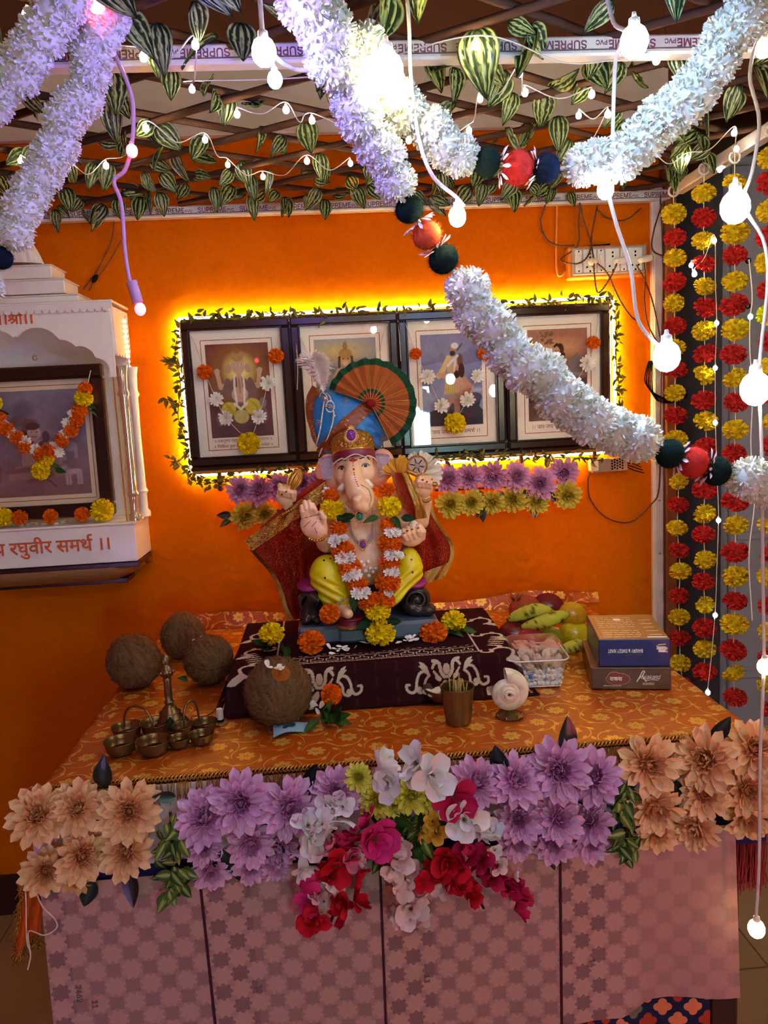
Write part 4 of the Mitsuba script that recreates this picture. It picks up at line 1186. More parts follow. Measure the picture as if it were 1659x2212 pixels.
# sweet boxes
DEV = {"shri":[[[69,0,48,0,48,156,69,156]],[[164,0,143,0,143,156,164,156]],[[301,64,254,78,208,50,196,68,235,88,217,107,212,126,214,138,222,148,235,156,251,158,266,156,278,149,287,138,289,125,284,106,269,90,324,78,324,138,305,138,305,156,319,156,312,179,314,202,322,214,334,221,365,222,385,208,393,195,407,156,434,156,434,138,409,138,409,0,388,0,388,138,344,138,344,0,324,0,324,58,250,10,238,27],[339,156,388,156,381,178,373,194,364,203,343,205,337,200,332,183],[236,112,252,98,259,104,268,118,268,132,264,138,250,142,237,137,232,124]],[[480,156,500,156,500,0,480,0]],[[574,156,594,156,594,0,574,0]]],"samarth":[[[69,0,48,0,48,156,69,156]],[[164,0,143,0,143,156,164,156]],[[350,24,332,20,319,22,295,38,273,74,262,100,280,106,304,56,317,43,338,39,348,48,349,57,342,78,323,94,330,110,398,110,398,138,254,138,254,156,589,156,589,138,563,138,563,0,542,0,542,45,526,37,503,33,483,37,467,48,456,66,450,88,472,97,478,105,479,121,471,138,418,138,418,0,398,0,398,92,349,93,364,76,369,54,364,35],[493,89,472,75,485,57,494,52,516,52,542,68,542,138,493,138,500,111]],[[763,44,753,28,737,21,715,22,702,28,679,53,658,100,676,106,700,56,712,43,734,39,743,48,745,57,737,78,718,94,726,110,793,110,793,138,650,138,650,156,984,156,984,138,958,138,958,0,938,0,938,45,921,37,899,33,878,37,862,48,851,66,845,88,868,97,874,105,875,121,866,138,813,138,813,0,793,0,793,92,744,93,759,76,763,65],[888,138,896,111,889,89,868,75,880,57,889,52,912,52,938,68,938,138]],[[1056,81,1056,90,1064,97,1077,98,1091,87,1099,93,1108,108,1109,123,1105,138,1046,138,1046,156,1387,156,1380,179,1382,202,1390,214,1403,221,1419,224,1433,222,1454,208,1462,195,1475,156,1605,156,1605,138,1579,138,1583,114,1578,91,1563,75,1541,64,1598,10,1584,-3,1534,45,1518,64,1510,81,1510,90,1518,97,1531,98,1544,87,1553,93,1562,108,1563,123,1559,138,1477,138,1477,0,1457,0,1457,138,1412,138,1412,0,1392,0,1392,41,1366,30,1341,31,1320,41,1309,60,1307,72,1311,90,1321,104,1338,113,1359,116,1384,114,1383,95,1360,98,1336,91,1329,83,1329,61,1335,53,1354,47,1377,53,1392,65,1392,138,1273,138,1273,1,1291,-7,1298,-18,1301,-32,1298,-46,1289,-57,1275,-65,1256,-67,1234,-64,1214,-56,1182,-25,1197,-14,1225,-41,1256,-49,1276,-44,1283,-30,1281,-23,1270,-15,1256,-15,1240,-20,1234,-3,1253,2,1253,42,1236,33,1212,30,1195,32,1181,40,1172,51,1170,73,1180,92,1171,97,1160,114,1161,138,1126,138,1130,114,1124,91,1109,75,1087,64,1144,10,1131,-3,1080,45,1064,64],[1432,203,1411,205,1401,193,1400,175,1407,156,1456,156,1442,194],[1253,138,1184,138,1178,124,1184,109,1198,103,1225,104,1223,87,1205,86,1191,76,1191,58,1196,52,1214,47,1227,48,1253,65]],[[1793,66,1751,63,1720,69,1708,63,1762,10,1748,-3,1700,45,1685,64,1677,81,1677,90,1685,97,1698,98,1712,88,1716,93,1721,114,1717,138,1666,138,1666,156,1988,156,1988,138,1963,138,1963,0,1942,0,1942,62,1887,62,1886,46,1875,38,1865,41,1851,54,1846,65,1846,74,1853,79,1867,80,1867,138,1813,138,1813,0,1793,0],[1793,85,1793,138,1737,138,1740,105,1732,83,1759,80],[1887,80,1942,80,1942,138,1887,138]],[[2123,0,2103,0,2103,45,2086,37,2062,33,2042,36,2026,45,2013,60,2006,80,2026,86,2039,94,2046,104,2047,128,2036,140,2022,141,2014,135,2014,130,2019,120,2034,115,2032,98,2006,108,1999,117,1996,130,1999,142,2006,151,2016,156,2038,157,2056,148,2068,130,2066,100,2059,87,2030,68,2044,55,2052,52,2076,52,2095,62,2103,69,2103,138,2082,138,2082,156,2097,156,2089,172,2086,190,2088,205,2097,216,2109,222,2124,224,2151,218,2145,202,2131,206,2117,205,2111,201,2106,187,2109,171,2117,156,2149,156,2149,138,2123,138]],[[2259,156,2279,156,2279,0,2259,0]],[[2354,156,2374,156,2374,0,2354,0]]],"vakra":[[[124,0,104,0,104,156,124,156]],[[69,0,48,0,48,156,69,156]],[[302,95,266,96,255,91,249,83,248,61,263,48,286,48,312,65,312,138,215,138,215,156,942,156,942,138,915,138,915,98,862,98,849,92,849,81,860,69,885,74,902,71,916,64,925,53,928,38,925,23,916,11,900,3,878,0,855,3,835,11,800,40,816,52,845,27,861,21,878,18,900,23,908,38,901,51,884,56,856,49,836,66,828,88,834,105,844,112,860,116,894,116,894,138,792,138,791,71,787,56,770,40,750,36,729,40,712,58,707,76,706,138,664,138,664,1,682,-7,690,-18,692,-32,689,-46,681,-57,667,-65,648,-67,625,-64,606,-56,573,-25,588,-14,607,-34,625,-45,648,-49,667,-44,674,-30,668,-18,654,-14,631,-20,625,-3,644,2,644,82,594,80,582,75,577,68,578,47,585,36,612,10,598,-3,568,27,557,49,556,60,563,83,576,93,597,99,644,100,644,138,467,138,467,88,488,99,511,97,522,89,530,77,533,60,529,35,516,10,498,20,512,49,512,70,508,77,494,82,474,72,467,64,467,0,446,0,446,43,377,-3,365,13,397,32,374,45,368,57,365,72,369,90,379,104,395,113,415,116,438,114,437,95,403,96,394,91,388,83,386,73,387,61,393,53,411,47,430,52,446,65,446,138,332,138,332,0,312,0,312,41,296,33,273,30,249,35,232,49,226,72,230,90,241,104,257,113,278,116,303,114],[727,138,729,67,738,56,760,56,767,62,771,79,772,138]],[[1004,138,1004,156,1754,156,1754,138,1728,138,1728,0,1708,0,1708,45,1692,37,1669,33,1649,37,1633,48,1621,66,1615,88,1638,97,1644,105,1645,121,1636,138,1584,138,1584,0,1563,0,1563,138,1464,138,1464,87,1477,97,1493,100,1508,97,1519,89,1527,77,1530,60,1526,35,1513,10,1495,20,1508,49,1508,70,1505,77,1491,82,1477,78,1464,64,1464,0,1443,0,1443,44,1419,31,1396,31,1376,40,1364,59,1362,72,1365,90,1376,104,1392,113,1412,116,1435,114,1434,95,1413,98,1390,91,1384,83,1384,61,1390,53,1408,47,1427,52,1443,65,1443,138,1328,138,1328,0,1308,0,1308,138,1264,138,1264,98,1204,98,1191,92,1191,82,1199,71,1224,75,1252,70,1262,64,1272,47,1271,25,1265,14,1240,0,1233,17,1248,24,1254,37,1246,52,1223,57,1208,55,1197,50,1190,42,1188,23,1195,8,1228,-22,1215,-36,1180,-2,1171,14,1168,41,1182,62,1171,80,1171,94,1180,108,1193,114,1243,116,1243,138,1131,138,1131,0,1110,0,1110,62,1055,62,1054,46,1043,38,1024,49,1013,70,1021,79,1035,80,1035,138],[1110,138,1055,138,1055,80,1110,80],[1670,51,1692,56,1708,68,1708,138,1658,138,1666,111,1659,89,1638,75,1651,57]],[[1897,-3,1849,45,1834,64,1826,81,1827,90,1834,97,1848,98,1861,88,1865,93,1870,114,1866,138,1816,138,1816,156,2081,156,2073,172,2070,190,2073,205,2081,216,2093,222,2116,224,2135,218,2130,202,2116,206,2101,205,2091,195,2091,179,2102,156,2342,156,2332,185,2321,201,2306,206,2289,202,2283,220,2306,224,2329,218,2338,209,2347,196,2361,156,2406,156,2399,175,2402,199,2411,213,2427,221,2447,224,2476,219,2501,206,2522,184,2539,156,3040,156,3040,138,3014,138,3014,0,2994,0,2994,48,2917,-3,2906,13,2948,38,2926,48,2917,64,2914,138,2872,138,2872,0,2852,0,2852,62,2796,62,2796,46,2789,39,2780,39,2769,44,2757,59,2754,70,2763,79,2776,80,2776,138,2722,138,2722,0,2702,0,2702,66,2671,63,2629,69,2618,63,2671,10,2657,-3,2609,45,2594,64,2586,81,2587,90,2594,97,2608,98,2621,88,2625,93,2630,114,2626,138,2542,138,2542,87,2509,85,2495,80,2485,68,2481,54,2483,43,2487,34,2501,22,2533,19,2564,30,2570,12,2547,3,2521,0,2490,6,2478,14,2463,39,2461,55,2463,70,2480,92,2492,99,2522,105,2522,138,2428,138,2428,0,2407,0,2407,138,2363,138,2363,0,2342,0,2342,138,2243,138,2243,87,2256,97,2272,100,2287,97,2298,89,2306,77,2309,60,2305,35,2292,10,2274,20,2288,49,2288,70,2284,77,2270,82,2257,78,2243,64,2243,0,2222,0,2222,44,2198,31,2175,31,2155,40,2143,59,2141,72,2145,90,2155,104,2171,113,2191,116,2214,114,2213,95,2192,98,2170,91,2164,83,2163,61,2169,53,2187,47,2206,52,2222,65,2222,138,2108,138,2108,0,2087,0,2087,45,2070,37,2048,33,2028,37,2012,48,2000,66,1994,88,2017,97,2023,105,2024,121,2016,138,1962,138,1962,1,1990,-12,2021,-47,2006,-57,1978,-25,1963,-17,1946,-14,1926,-19,1922,-25,1922,-40,1926,-45,1940,-49,1963,-44,1969,-61,1949,-67,1925,-65,1912,-57,1904,-46,1902,-32,1904,-18,1913,-7,1927,0,1942,2,1942,66,1911,63,1869,69,1858,63,1911,10],[2418,180,2426,156,2519,156,2504,177,2488,193,2470,203,2450,206,2437,204,2427,199,2421,191],[1917,81,1942,85,1942,138,1886,138,1890,105,1881,83],[2017,75,2030,57,2038,52,2061,52,2080,62,2087,68,2087,138,2038,138,2045,111,2038,89],[2646,138,2650,105,2641,83,2668,80,2702,85,2702,138],[2852,138,2796,138,2796,80,2852,80],[2934,138,2937,66,2949,56,2969,55,2987,64,2994,70,2994,138]],[[3088,157,3103,152,3116,133,3119,80,3170,80,3170,138,3137,138,3137,156,3216,156,3216,138,3190,138,3190,0,3170,0,3170,62,3119,62,3118,46,3107,38,3097,41,3083,54,3078,65,3078,74,3085,79,3100,80,3097,130,3088,140,3078,142,3066,135,3066,124,3071,120,3091,115,3089,97,3059,106,3051,116,3048,130,3050,143,3057,151,3068,156]],[[3401,156,3401,0,3380,0,3380,156]],[[3346,156,3346,0,3326,0,3326,156]]],"nirv":[[[124,0,104,0,104,156,124,156]],[[69,0,48,0,48,156,69,156]],[[562,193,566,206,574,216,586,222,608,224,627,218,622,202,608,206,593,205,583,195,583,179,594,156,852,156,852,138,826,138,826,0,806,0,806,74,761,74,757,50,748,47,736,52,738,50,728,43,704,31,669,32,656,40,646,51,644,66,646,80,654,92,645,97,634,114,635,138,600,138,600,0,580,0,580,41,554,30,528,31,508,41,496,60,494,72,498,90,509,104,526,113,547,116,572,114,570,95,548,98,524,91,517,83,517,61,523,53,542,47,564,53,580,65,580,138,461,138,461,0,440,0,440,138,396,138,396,0,376,0,376,74,330,74,330,55,318,47,299,58,289,80,292,89,297,91,376,92,376,138,257,138,257,0,237,0,237,138,215,138,215,156,235,156,228,181,232,199,242,212,259,221,281,224,314,219,344,205,369,183,389,156,438,156,432,174,435,199,446,212,463,221,485,224,507,222,527,216],[701,48,725,63,719,80,722,89,727,91,806,92,806,138,658,138,653,124,658,109,672,103,699,104,698,87,679,86,666,76,666,58,679,48],[489,206,473,204,462,199,454,190,452,171,460,156,571,156,533,193],[258,199,251,190,248,178,256,156,368,156,330,193,286,206,270,204]],[[829,187,821,180,811,180,803,187,803,199,811,206,821,206,829,199]],[[1026,1,1044,-7,1052,-18,1054,-32,1051,-46,1043,-57,1029,-65,1010,-67,987,-64,968,-56,935,-25,950,-14,978,-41,1010,-49,1029,-44,1036,-30,1034,-23,1023,-15,1010,-15,993,-20,987,-3,1006,2,1006,44,982,31,959,31,939,40,927,59,925,72,928,90,939,104,955,113,974,116,998,114,997,95,976,98,953,91,947,83,947,61,953,53,970,47,990,52,1006,65,1006,138,914,138,914,156,1248,156,1248,138,1184,138,1188,107,1202,110,1214,108,1224,101,1231,90,1233,63,1218,32,1200,42,1209,56,1214,74,1209,88,1204,91,1188,92,1180,88,1166,74,1146,64,1203,10,1189,-3,1138,45,1123,64,1114,81,1115,90,1123,97,1136,98,1149,87,1158,93,1167,108,1168,123,1164,138,1026,138,1026,87,1040,97,1056,100,1070,97,1082,89,1090,77,1092,60,1089,35,1076,10,1058,20,1072,49,1071,70,1068,77,1054,82,1040,78,1026,64]],[[1341,80,1341,138,1310,138,1310,156,1416,156,1401,195,1388,205,1363,202,1357,220,1380,224,1392,222,1412,209,1421,196,1435,156,1463,156,1463,138,1437,138,1437,0,1417,0,1417,62,1362,62,1358,41,1345,39,1326,54,1320,70,1328,79],[1362,80,1417,80,1417,138,1362,138]],[[1550,100,1570,111,1598,114,1598,138,1524,138,1524,156,1598,156,1588,185,1576,201,1562,206,1544,202,1538,220,1549,223,1574,222,1594,209,1602,196,1616,156,1797,156,1797,138,1771,138,1771,0,1751,0,1751,41,1725,30,1700,31,1679,41,1667,60,1666,72,1669,90,1680,104,1697,113,1718,116,1743,114,1742,95,1719,98,1695,91,1688,83,1688,61,1694,53,1713,47,1735,53,1751,65,1751,138,1618,138,1618,96,1583,94,1563,84,1557,73,1558,53,1566,44,1578,37,1602,35,1602,51,1612,59,1627,58,1638,47,1639,33,1627,22,1644,-6,1628,-14,1610,18,1585,18,1565,23,1547,35,1541,44,1537,55,1537,78]],[[1940,-3,1892,45,1876,64,1869,81,1869,90,1877,97,1890,98,1904,88,1908,93,1912,114,1908,138,1858,138,1858,156,2118,156,2110,172,2106,190,2109,205,2117,216,2130,222,2153,224,2172,218,2166,202,2152,206,2138,205,2128,195,2127,179,2138,156,2524,156,2514,185,2502,201,2488,206,2470,202,2464,220,2487,224,2507,220,2521,205,2532,219,2553,224,2579,218,2574,202,2560,206,2546,205,2535,195,2534,182,2542,156,2715,156,2715,138,2689,138,2689,1,2706,-7,2714,-18,2716,-32,2714,-46,2705,-57,2691,-65,2672,-67,2649,-64,2630,-56,2597,-25,2612,-14,2640,-41,2672,-49,2692,-44,2698,-30,2697,-23,2686,-15,2672,-15,2656,-20,2649,-3,2668,2,2668,48,2642,37,2620,37,2604,44,2593,56,2587,75,2586,138,2544,138,2544,0,2524,0,2524,45,2507,37,2485,33,2464,37,2448,48,2437,66,2431,88,2454,97,2460,105,2461,121,2452,138,2399,138,2399,0,2379,0,2379,138,2279,138,2279,87,2293,97,2308,100,2323,97,2335,89,2343,77,2345,60,2342,35,2329,10,2311,20,2324,49,2324,70,2320,77,2307,82,2293,78,2279,64,2279,0,2259,0,2259,44,2234,31,2211,31,2191,40,2179,59,2178,72,2181,90,2192,104,2207,113,2227,116,2251,114,2250,95,2228,98,2206,91,2200,83,2200,61,2206,53,2223,47,2243,52,2259,65,2259,138,2144,138,2144,0,2124,0,2124,41,2098,30,2073,31,2052,41,2040,60,2039,72,2042,90,2053,104,2070,113,2091,116,2116,114,2114,95,2092,98,2068,91,2061,83,2061,61,2067,53,2086,47,2108,53,2124,65,2124,138,2005,138,2005,0,1985,0,1985,66,1953,63,1911,69,1900,63,1953,10],[1968,82,1985,85,1985,138,1928,138,1932,105,1924,83],[2482,111,2475,89,2454,75,2466,57,2475,52,2498,52,2524,68,2524,138,2474,138],[2668,138,2618,138,2668,72],[2606,127,2608,71,2614,60,2632,54,2656,61]],[[2880,63,2829,69,2818,63,2871,10,2858,-3,2809,45,2794,64,2786,81,2787,90,2795,97,2808,98,2821,88,2826,93,2830,114,2826,138,2776,138,2776,156,3036,156,3025,181,3027,205,3035,216,3048,222,3063,224,3089,218,3084,202,3070,206,3056,205,3045,195,3045,179,3056,156,3282,156,3282,138,3256,138,3256,0,3236,0,3236,138,3178,138,3178,96,3134,92,3122,84,3116,73,3118,53,3125,44,3138,37,3162,35,3162,51,3171,59,3187,58,3194,54,3198,47,3198,33,3186,22,3204,-6,3187,-14,3170,18,3145,18,3124,23,3107,35,3097,55,3096,78,3104,94,3119,106,3130,111,3158,114,3158,138,3062,138,3062,0,3042,0,3042,41,3016,30,2990,31,2970,41,2958,60,2956,72,2960,90,2971,104,2988,113,3009,116,3034,114,3032,95,3010,98,2986,91,2979,83,2979,61,2985,53,3004,47,3026,53,3042,65,3042,138,2923,138,2923,0,2902,0,2902,66],[2846,138,2850,105,2842,83,2868,80,2902,85,2902,138]],[[3468,156,3468,0,3447,0,3447,156]],[[3412,156,3412,0,3392,0,3392,156]]],"kala":[[[126,97,142,100,157,97,169,89,176,77,179,60,175,35,163,10,145,20,158,49,158,70,148,81,140,82,127,78,113,64,113,0,93,0,93,44,68,31,45,31,34,34,18,49,12,72,15,90,25,104,41,113,61,116,85,114,83,95,49,96,40,91,34,83,32,73,34,61,48,49,67,48,85,58,93,65,93,138,0,138,0,156,749,156,749,138,709,138,709,96,665,92,654,84,648,73,649,53,657,44,669,37,693,35,693,51,702,59,718,58,725,54,729,47,730,33,718,22,735,-6,718,-14,701,18,676,18,656,23,638,35,628,55,628,78,635,94,650,106,661,111,689,114,689,138,538,138,538,87,551,97,567,100,582,97,594,89,601,77,604,60,600,35,588,10,570,20,583,49,583,70,579,77,565,82,552,78,538,64,538,0,518,0,518,44,493,31,470,31,450,40,438,59,436,72,440,90,450,104,466,113,486,116,510,114,508,95,487,98,464,91,458,83,458,61,464,53,482,47,501,52,518,65,518,138,402,138,402,0,382,0,382,138,338,138,338,0,318,0,318,89,308,88,296,82,280,52,260,58,268,78,262,82,243,88,227,82,222,68,227,50,268,10,254,-3,217,32,204,56,203,81,215,98,242,106,262,103,279,92,295,103,318,106,318,138,113,138,113,87]],[[515,199,522,206,533,206,540,199,540,187,533,180,522,180,515,187]]],"sak":[[[45,34,19,64,10,85,19,97,32,98,45,87,54,93,63,108,61,134,60,138,0,138,0,156,530,156,530,138,504,138,504,0,484,0,484,66,452,63,410,69,399,63,452,10,439,-3,401,34,376,64,368,81,371,94,389,98,403,88,407,93,412,114,408,138,280,138,280,87,293,97,309,100,324,97,336,89,343,77,345,48,337,22,330,10,312,20,322,38,326,59,325,70,315,81,308,82,294,78,280,64,280,0,260,0,260,44,245,34,224,30,201,34,185,49,178,72,182,90,192,104,208,113,228,116,252,114,250,95,216,96,207,91,201,83,201,61,206,53,215,49,234,48,260,65,260,138,145,138,145,0,124,0,124,138,80,138,84,114,78,91,64,75,42,64,99,10,85,-3],[459,81,484,85,484,138,428,138,431,105,423,83]]],"tag":[[[25,55,11,76,11,90,19,97,26,98,37,95,45,88,54,107,52,133,50,138,0,138,0,156,254,156,247,181,252,200,267,213,292,221,325,224,367,222,404,215,438,204,467,190,513,156,735,156,735,138,654,138,654,87,667,97,683,100,698,97,710,89,717,77,720,60,716,35,704,10,686,20,699,49,699,70,695,77,681,82,668,78,654,64,654,0,634,0,634,44,609,31,586,31,566,40,554,59,552,72,556,90,566,104,582,113,602,116,626,114,624,95,603,98,580,91,574,83,574,61,580,53,598,47,617,52,634,65,634,138,518,138,518,0,498,0,498,41,472,30,447,31,436,35,419,49,415,60,415,82,397,82,372,78,363,68,364,47,370,36,397,10,384,-3,354,27,342,49,342,67,351,82,308,82,308,100,424,100,444,113,466,116,490,114,489,95,453,96,442,91,436,83,435,61,441,53,450,48,473,48,498,65,498,138,276,138,276,0,256,0,256,138,212,138,212,0,191,0,191,138,147,138,147,0,126,0,126,66,95,63,53,69,42,63,95,10,82,-3],[455,176,417,192,376,203,332,206,304,204,283,199,271,190,267,176,275,156,487,156],[70,138,74,105,66,83,92,80,126,85,126,138]],[[838,63,891,10,878,-3,830,45,814,64,807,81,807,90,815,97,828,98,842,88,846,93,850,114,846,138,796,138,796,156,894,156,894,138,866,138,870,105,862,83,907,82,906,63,880,63,849,69]],[[981,95,958,98,934,91,927,83,925,72,927,61,933,53,942,48,964,48,990,65,990,138,897,138,897,156,1231,156,1231,138,1191,138,1191,96,1147,92,1132,79,1129,66,1131,53,1139,44,1151,37,1175,35,1175,51,1184,59,1200,58,1207,54,1211,47,1212,33,1200,22,1217,-6,1200,-14,1183,18,1158,18,1138,23,1120,35,1110,55,1110,78,1117,94,1132,106,1143,111,1171,114,1171,138,1075,138,1075,0,1055,0,1055,138,1010,138,1010,0,990,0,990,41,974,33,952,30,928,35,911,49,906,63,918,65,916,83,907,82,909,90,919,104,936,113,957,116,979,114,982,114]],[[1455,10,1437,20,1447,38,1451,59,1450,70,1441,81,1433,82,1419,78,1405,64,1405,0,1385,0,1385,44,1370,34,1349,30,1327,34,1317,40,1305,59,1304,72,1307,90,1318,104,1333,113,1353,116,1377,114,1376,95,1342,96,1332,91,1326,83,1326,61,1332,53,1340,49,1360,48,1385,65,1385,138,1292,138,1292,156,1846,156,1846,138,1820,138,1820,0,1800,0,1800,62,1744,62,1743,46,1732,38,1722,41,1708,54,1703,65,1703,74,1710,79,1724,80,1724,138,1670,138,1670,0,1650,0,1650,45,1633,37,1611,33,1590,37,1574,48,1563,66,1557,88,1580,97,1586,105,1587,121,1578,138,1525,138,1525,0,1505,0,1505,138,1405,138,1405,87,1419,97,1434,100,1449,97,1461,89,1469,77,1470,48,1462,22],[1600,138,1608,111,1601,89,1580,75,1592,57,1601,52,1624,52,1650,68,1650,138],[1744,138,1744,80,1800,80,1800,138]],[[1949,63,2002,10,1988,-3,1940,45,1925,64,1917,81,1918,90,1926,97,1939,98,1952,88,1957,93,1961,114,1957,138,1907,138,1907,156,2390,156,2382,179,2384,202,2392,214,2405,221,2422,224,2435,222,2456,208,2464,195,2478,156,2650,156,2650,138,2624,138,2624,0,2604,0,2604,45,2587,37,2565,33,2544,37,2528,48,2517,66,2511,88,2534,97,2540,105,2541,121,2532,138,2479,138,2479,0,2459,0,2459,138,2414,138,2414,0,2394,0,2394,138,2361,138,2360,71,2356,56,2339,40,2319,36,2299,40,2281,58,2276,76,2276,138,2234,138,2238,114,2232,91,2217,75,2196,64,2252,10,2239,-3,2188,45,2172,64,2164,81,2165,90,2172,97,2186,98,2199,87,2207,93,2217,108,2217,123,2214,138,2132,138,2132,0,2111,0,2111,62,2056,62,2055,46,2044,38,2029,44,2015,63,1991,63,1960,69],[2458,156,2444,194,2435,203,2422,206,2407,200,2402,183,2410,156],[2036,138,1977,138,1981,105,1972,83,1999,80,2026,83,2027,80,2036,80],[2111,80,2111,138,2056,138,2056,80],[2340,72,2341,138,2296,138,2296,80,2300,63,2312,55,2329,56,2336,62],[2539,65,2555,52,2566,51,2588,56,2604,68,2604,138,2554,138,2562,111,2555,89,2534,75]]]}


def deva(key, height, bold=0):
    s = height/150.; gs = []
    for r in DEV[key]: gs.append(Polygon(np.array(r[0]).reshape(-1, 2)*s, [np.array(q).reshape(-1, 2)*s for q in r[1:]]))
    g = unary_union([x.buffer(0) for x in gs]); return g.buffer(bold) if bold else g


mat('box_brown', lin(84, 52, 42), .4, .4)
mat('box_blue', lin(28, 30, 92), .35, .4)
mat('box_gold', lin(128, 96, 58), .4, .4, metallic=.3)
mat('ink_white', lin(226, 222, 222), .5, .3)
mat('ink_tan', lin(190, 166, 140), .5, .3)
mat('ink_red', lin(122, 40, 32), .5, .3)
fl, fr_ = rest(1278, 1490), rest(1450, 1491); ux = fr_-fl; wB = np.linalg.norm(ux); ux /= wB; uy = np.cross([0, 0, 1], ux)
R3 = np.eye(4); R3[:3, 0], R3[:3, 1] = ux, uy; R3[:3, 3] = fl+[0, 0, .001]
hB, dB = .041, .17
kb = thing('sweet_box', 'flat dark brown sweet box, the lower one of the two at the right', 'box', 'sweet boxes')
obj('carton', rbox(wB, dB, hB, .0015).mv(wB/2, dB/2, hB/2).x(R3), 'box_brown', kb, smooth=False)
obj('lid_edge', rbox(wB+.0012, dB+.0012, .002, .0008).mv(wB/2, dB/2, hB-.001).x(R3), 'box_brown', kb, smooth=False)


def on_box(poly, x, z, mname, name, par, RM=R3, h=.0004, flip=False, y=-.0002):
    m = np.eye(4); s = -1 if flip else 1
    m[:3, 0], m[:3, 1], m[:3, 2], m[:3, 3] = [s, 0, 0], [0, 0, s], [0, -1, 0], [x, y, z]
    obj(name, (poly if isinstance(poly, M) else extr(poly, h)).x(RM @ m), mname, par, smooth=False)


ov = unary_union([ell(0, 0, .021, .0108), ell(-.006, .004, .012, .009)])
on_box(ov.buffer(.0007), wB*.335, .020, 'ink_tan', 'emblem_outline', kb); on_box(ov, wB*.335, .020, 'ink_red', 'emblem', kb, y=-.0006)
on_box(deva('sak', .0062, .0003), wB*.335-.0145, .0172, 'ink_white', 'lettering', kb, y=-.0010)
on_box(deva('tag', .0018, .0001), wB*.335-.026, .0058, 'ink_tan', 'lettering', kb)
on_box(word('Kalakand', .0085, .0004, False).x(np.array([[.72, .25, 0, 0], [0, 1, 0, 0], [0, 0, 1, 0], [0, 0, 0, 1.]])), wB*.60, .020, 'ink_white', 'lettering', kb)
on_box(LineString(spline([(-.004, -.006), (.0, .001), (.006, .013), (.010, .013), (.006, .004), (.012, -.004)], 20)).buffer(.0008), wB*.60, .021, 'ink_white', 'lettering', kb)
on_box(LineString(spline([(.010, 0), (.020, .003), (.034, .0025)], 10)).buffer(.0004), wB*.60, .0155, 'ink_white', 'flourish', kb)
on_box(deva('kala', .0042, .0001), wB*.64, .0085, 'ink_tan', 'lettering', kb)
# upper box
fl2 = fl+[.0, 0, .0425]+ux*.014+uy*.004; R4 = R3.copy(); R4[:3, :3] = rot([0, 0, 1], 1.5)[:3, :3] @ R3[:3, :3]; R4[:3, 3] = fl2
w2, d2, h2 = wB*.90, .162, .052
kb = thing('sweet_box', 'dark blue sweet box with a bronze top, printed upside down, lying on the brown box', 'box', 'sweet boxes')
obj('carton', rbox(w2, d2, h2, .0015).mv(w2/2, d2/2, h2/2).x(R4), 'box_blue', kb, smooth=False)
obj('top_label', rbox(w2-.003, d2-.003, .0008, .0003).mv(w2/2, d2/2, h2+.0003).x(R4), 'box_gold', kb, smooth=False)
wd = word('BAKERY & SWEET MART', .0066, .0004, True); on_box(wd.x(np.diag([.062/np.ptp(wd.v[:, 0]), 1, 1, 1])*np.array([1, 1, 1, 1])), w2*.10+.066, .033, 'ink_white', 'lettering', kb, R4, flip=True)
wd = word('Premium Sweets', .003, .0003); on_box(wd, w2*.10+.066, .0235, 'ink_grey', 'lettering', kb, R4, flip=True)
emb = unary_union([sbox(-.006, .010, .006, .016), ell(0, .008, .0085, .003)])
on_box(emb, w2*.885, .043, 'ink_white', 'emblem_hat', kb, R4, flip=True); on_box(unary_union([ell(0, 0, .010, .0042), LineString([(-.006, -.008), (.006, -.007)]).buffer(.001), ell(.008, -.004, .002, .002), ell(-.008, .006, .002, .002)]), w2*.885, .028+.006, 'ink_tan', 'emblem_badge', kb, R4, flip=True)
tp = []
for r in range(11):
    yy = .012+r*.0125
    if r in (4,): continue
    xx = .012
    while xx < w2*.62:
        L = rg.uniform(.006, .020); tp.append(sbox(xx, yy, min(xx+L, w2*.64), yy+.0032)); xx += L+.003
for r in range(5): tp.append(sbox(w2*.74, .022+r*.024, w2*.74+rg.uniform(.018, .028), .026+r*.024))
m = np.eye(4); m[2, 3] = h2+.0007
obj('small_print', extr(unary_union(tp), .0003).x(R4 @ m), 'ink_tan', kb, smooth=False)
obj('small_label', extr(sbox(w2*.70, .006, w2*.97, .012), .0004).x(R4 @ m), 'ink_white', kb, smooth=False)
obj('round_stamp', extr(ell(w2*.42, .125, .008, .007), .0004).x(R4 @ m), 'ink_white', kb, smooth=False)

# fruit
def fruit(name, label, cat_, p, r, c, sq=1., seed=0, rough=.03, gloss=True, spot=None):
    v, f = ico(4); n = meshkit.fbm(v*3+seed*5, 3, seed)
    q = v*(1+rough*(n[:, None]-.5)*2)*[1, 1, sq]; el = v[:, 2]
    q[:, 2] -= .14*np.exp(-((1-el)/.06))*sq
    cc = np.asarray(c)*(.82+.36*meshkit.fbm(v*6+seed, 3, seed)[:, None])
    if spot is not None: cc = np.where((meshkit.fbm(v*5+seed*2, 3, seed+4) > .56)[:, None], spot, cc)
    k = thing(name, label, cat_)
    obj('body', M(q*r, f, cc).x(frame((.1, -.25, 1), None, p)), 'vc_gloss' if gloss else 'vc', k)
    return k


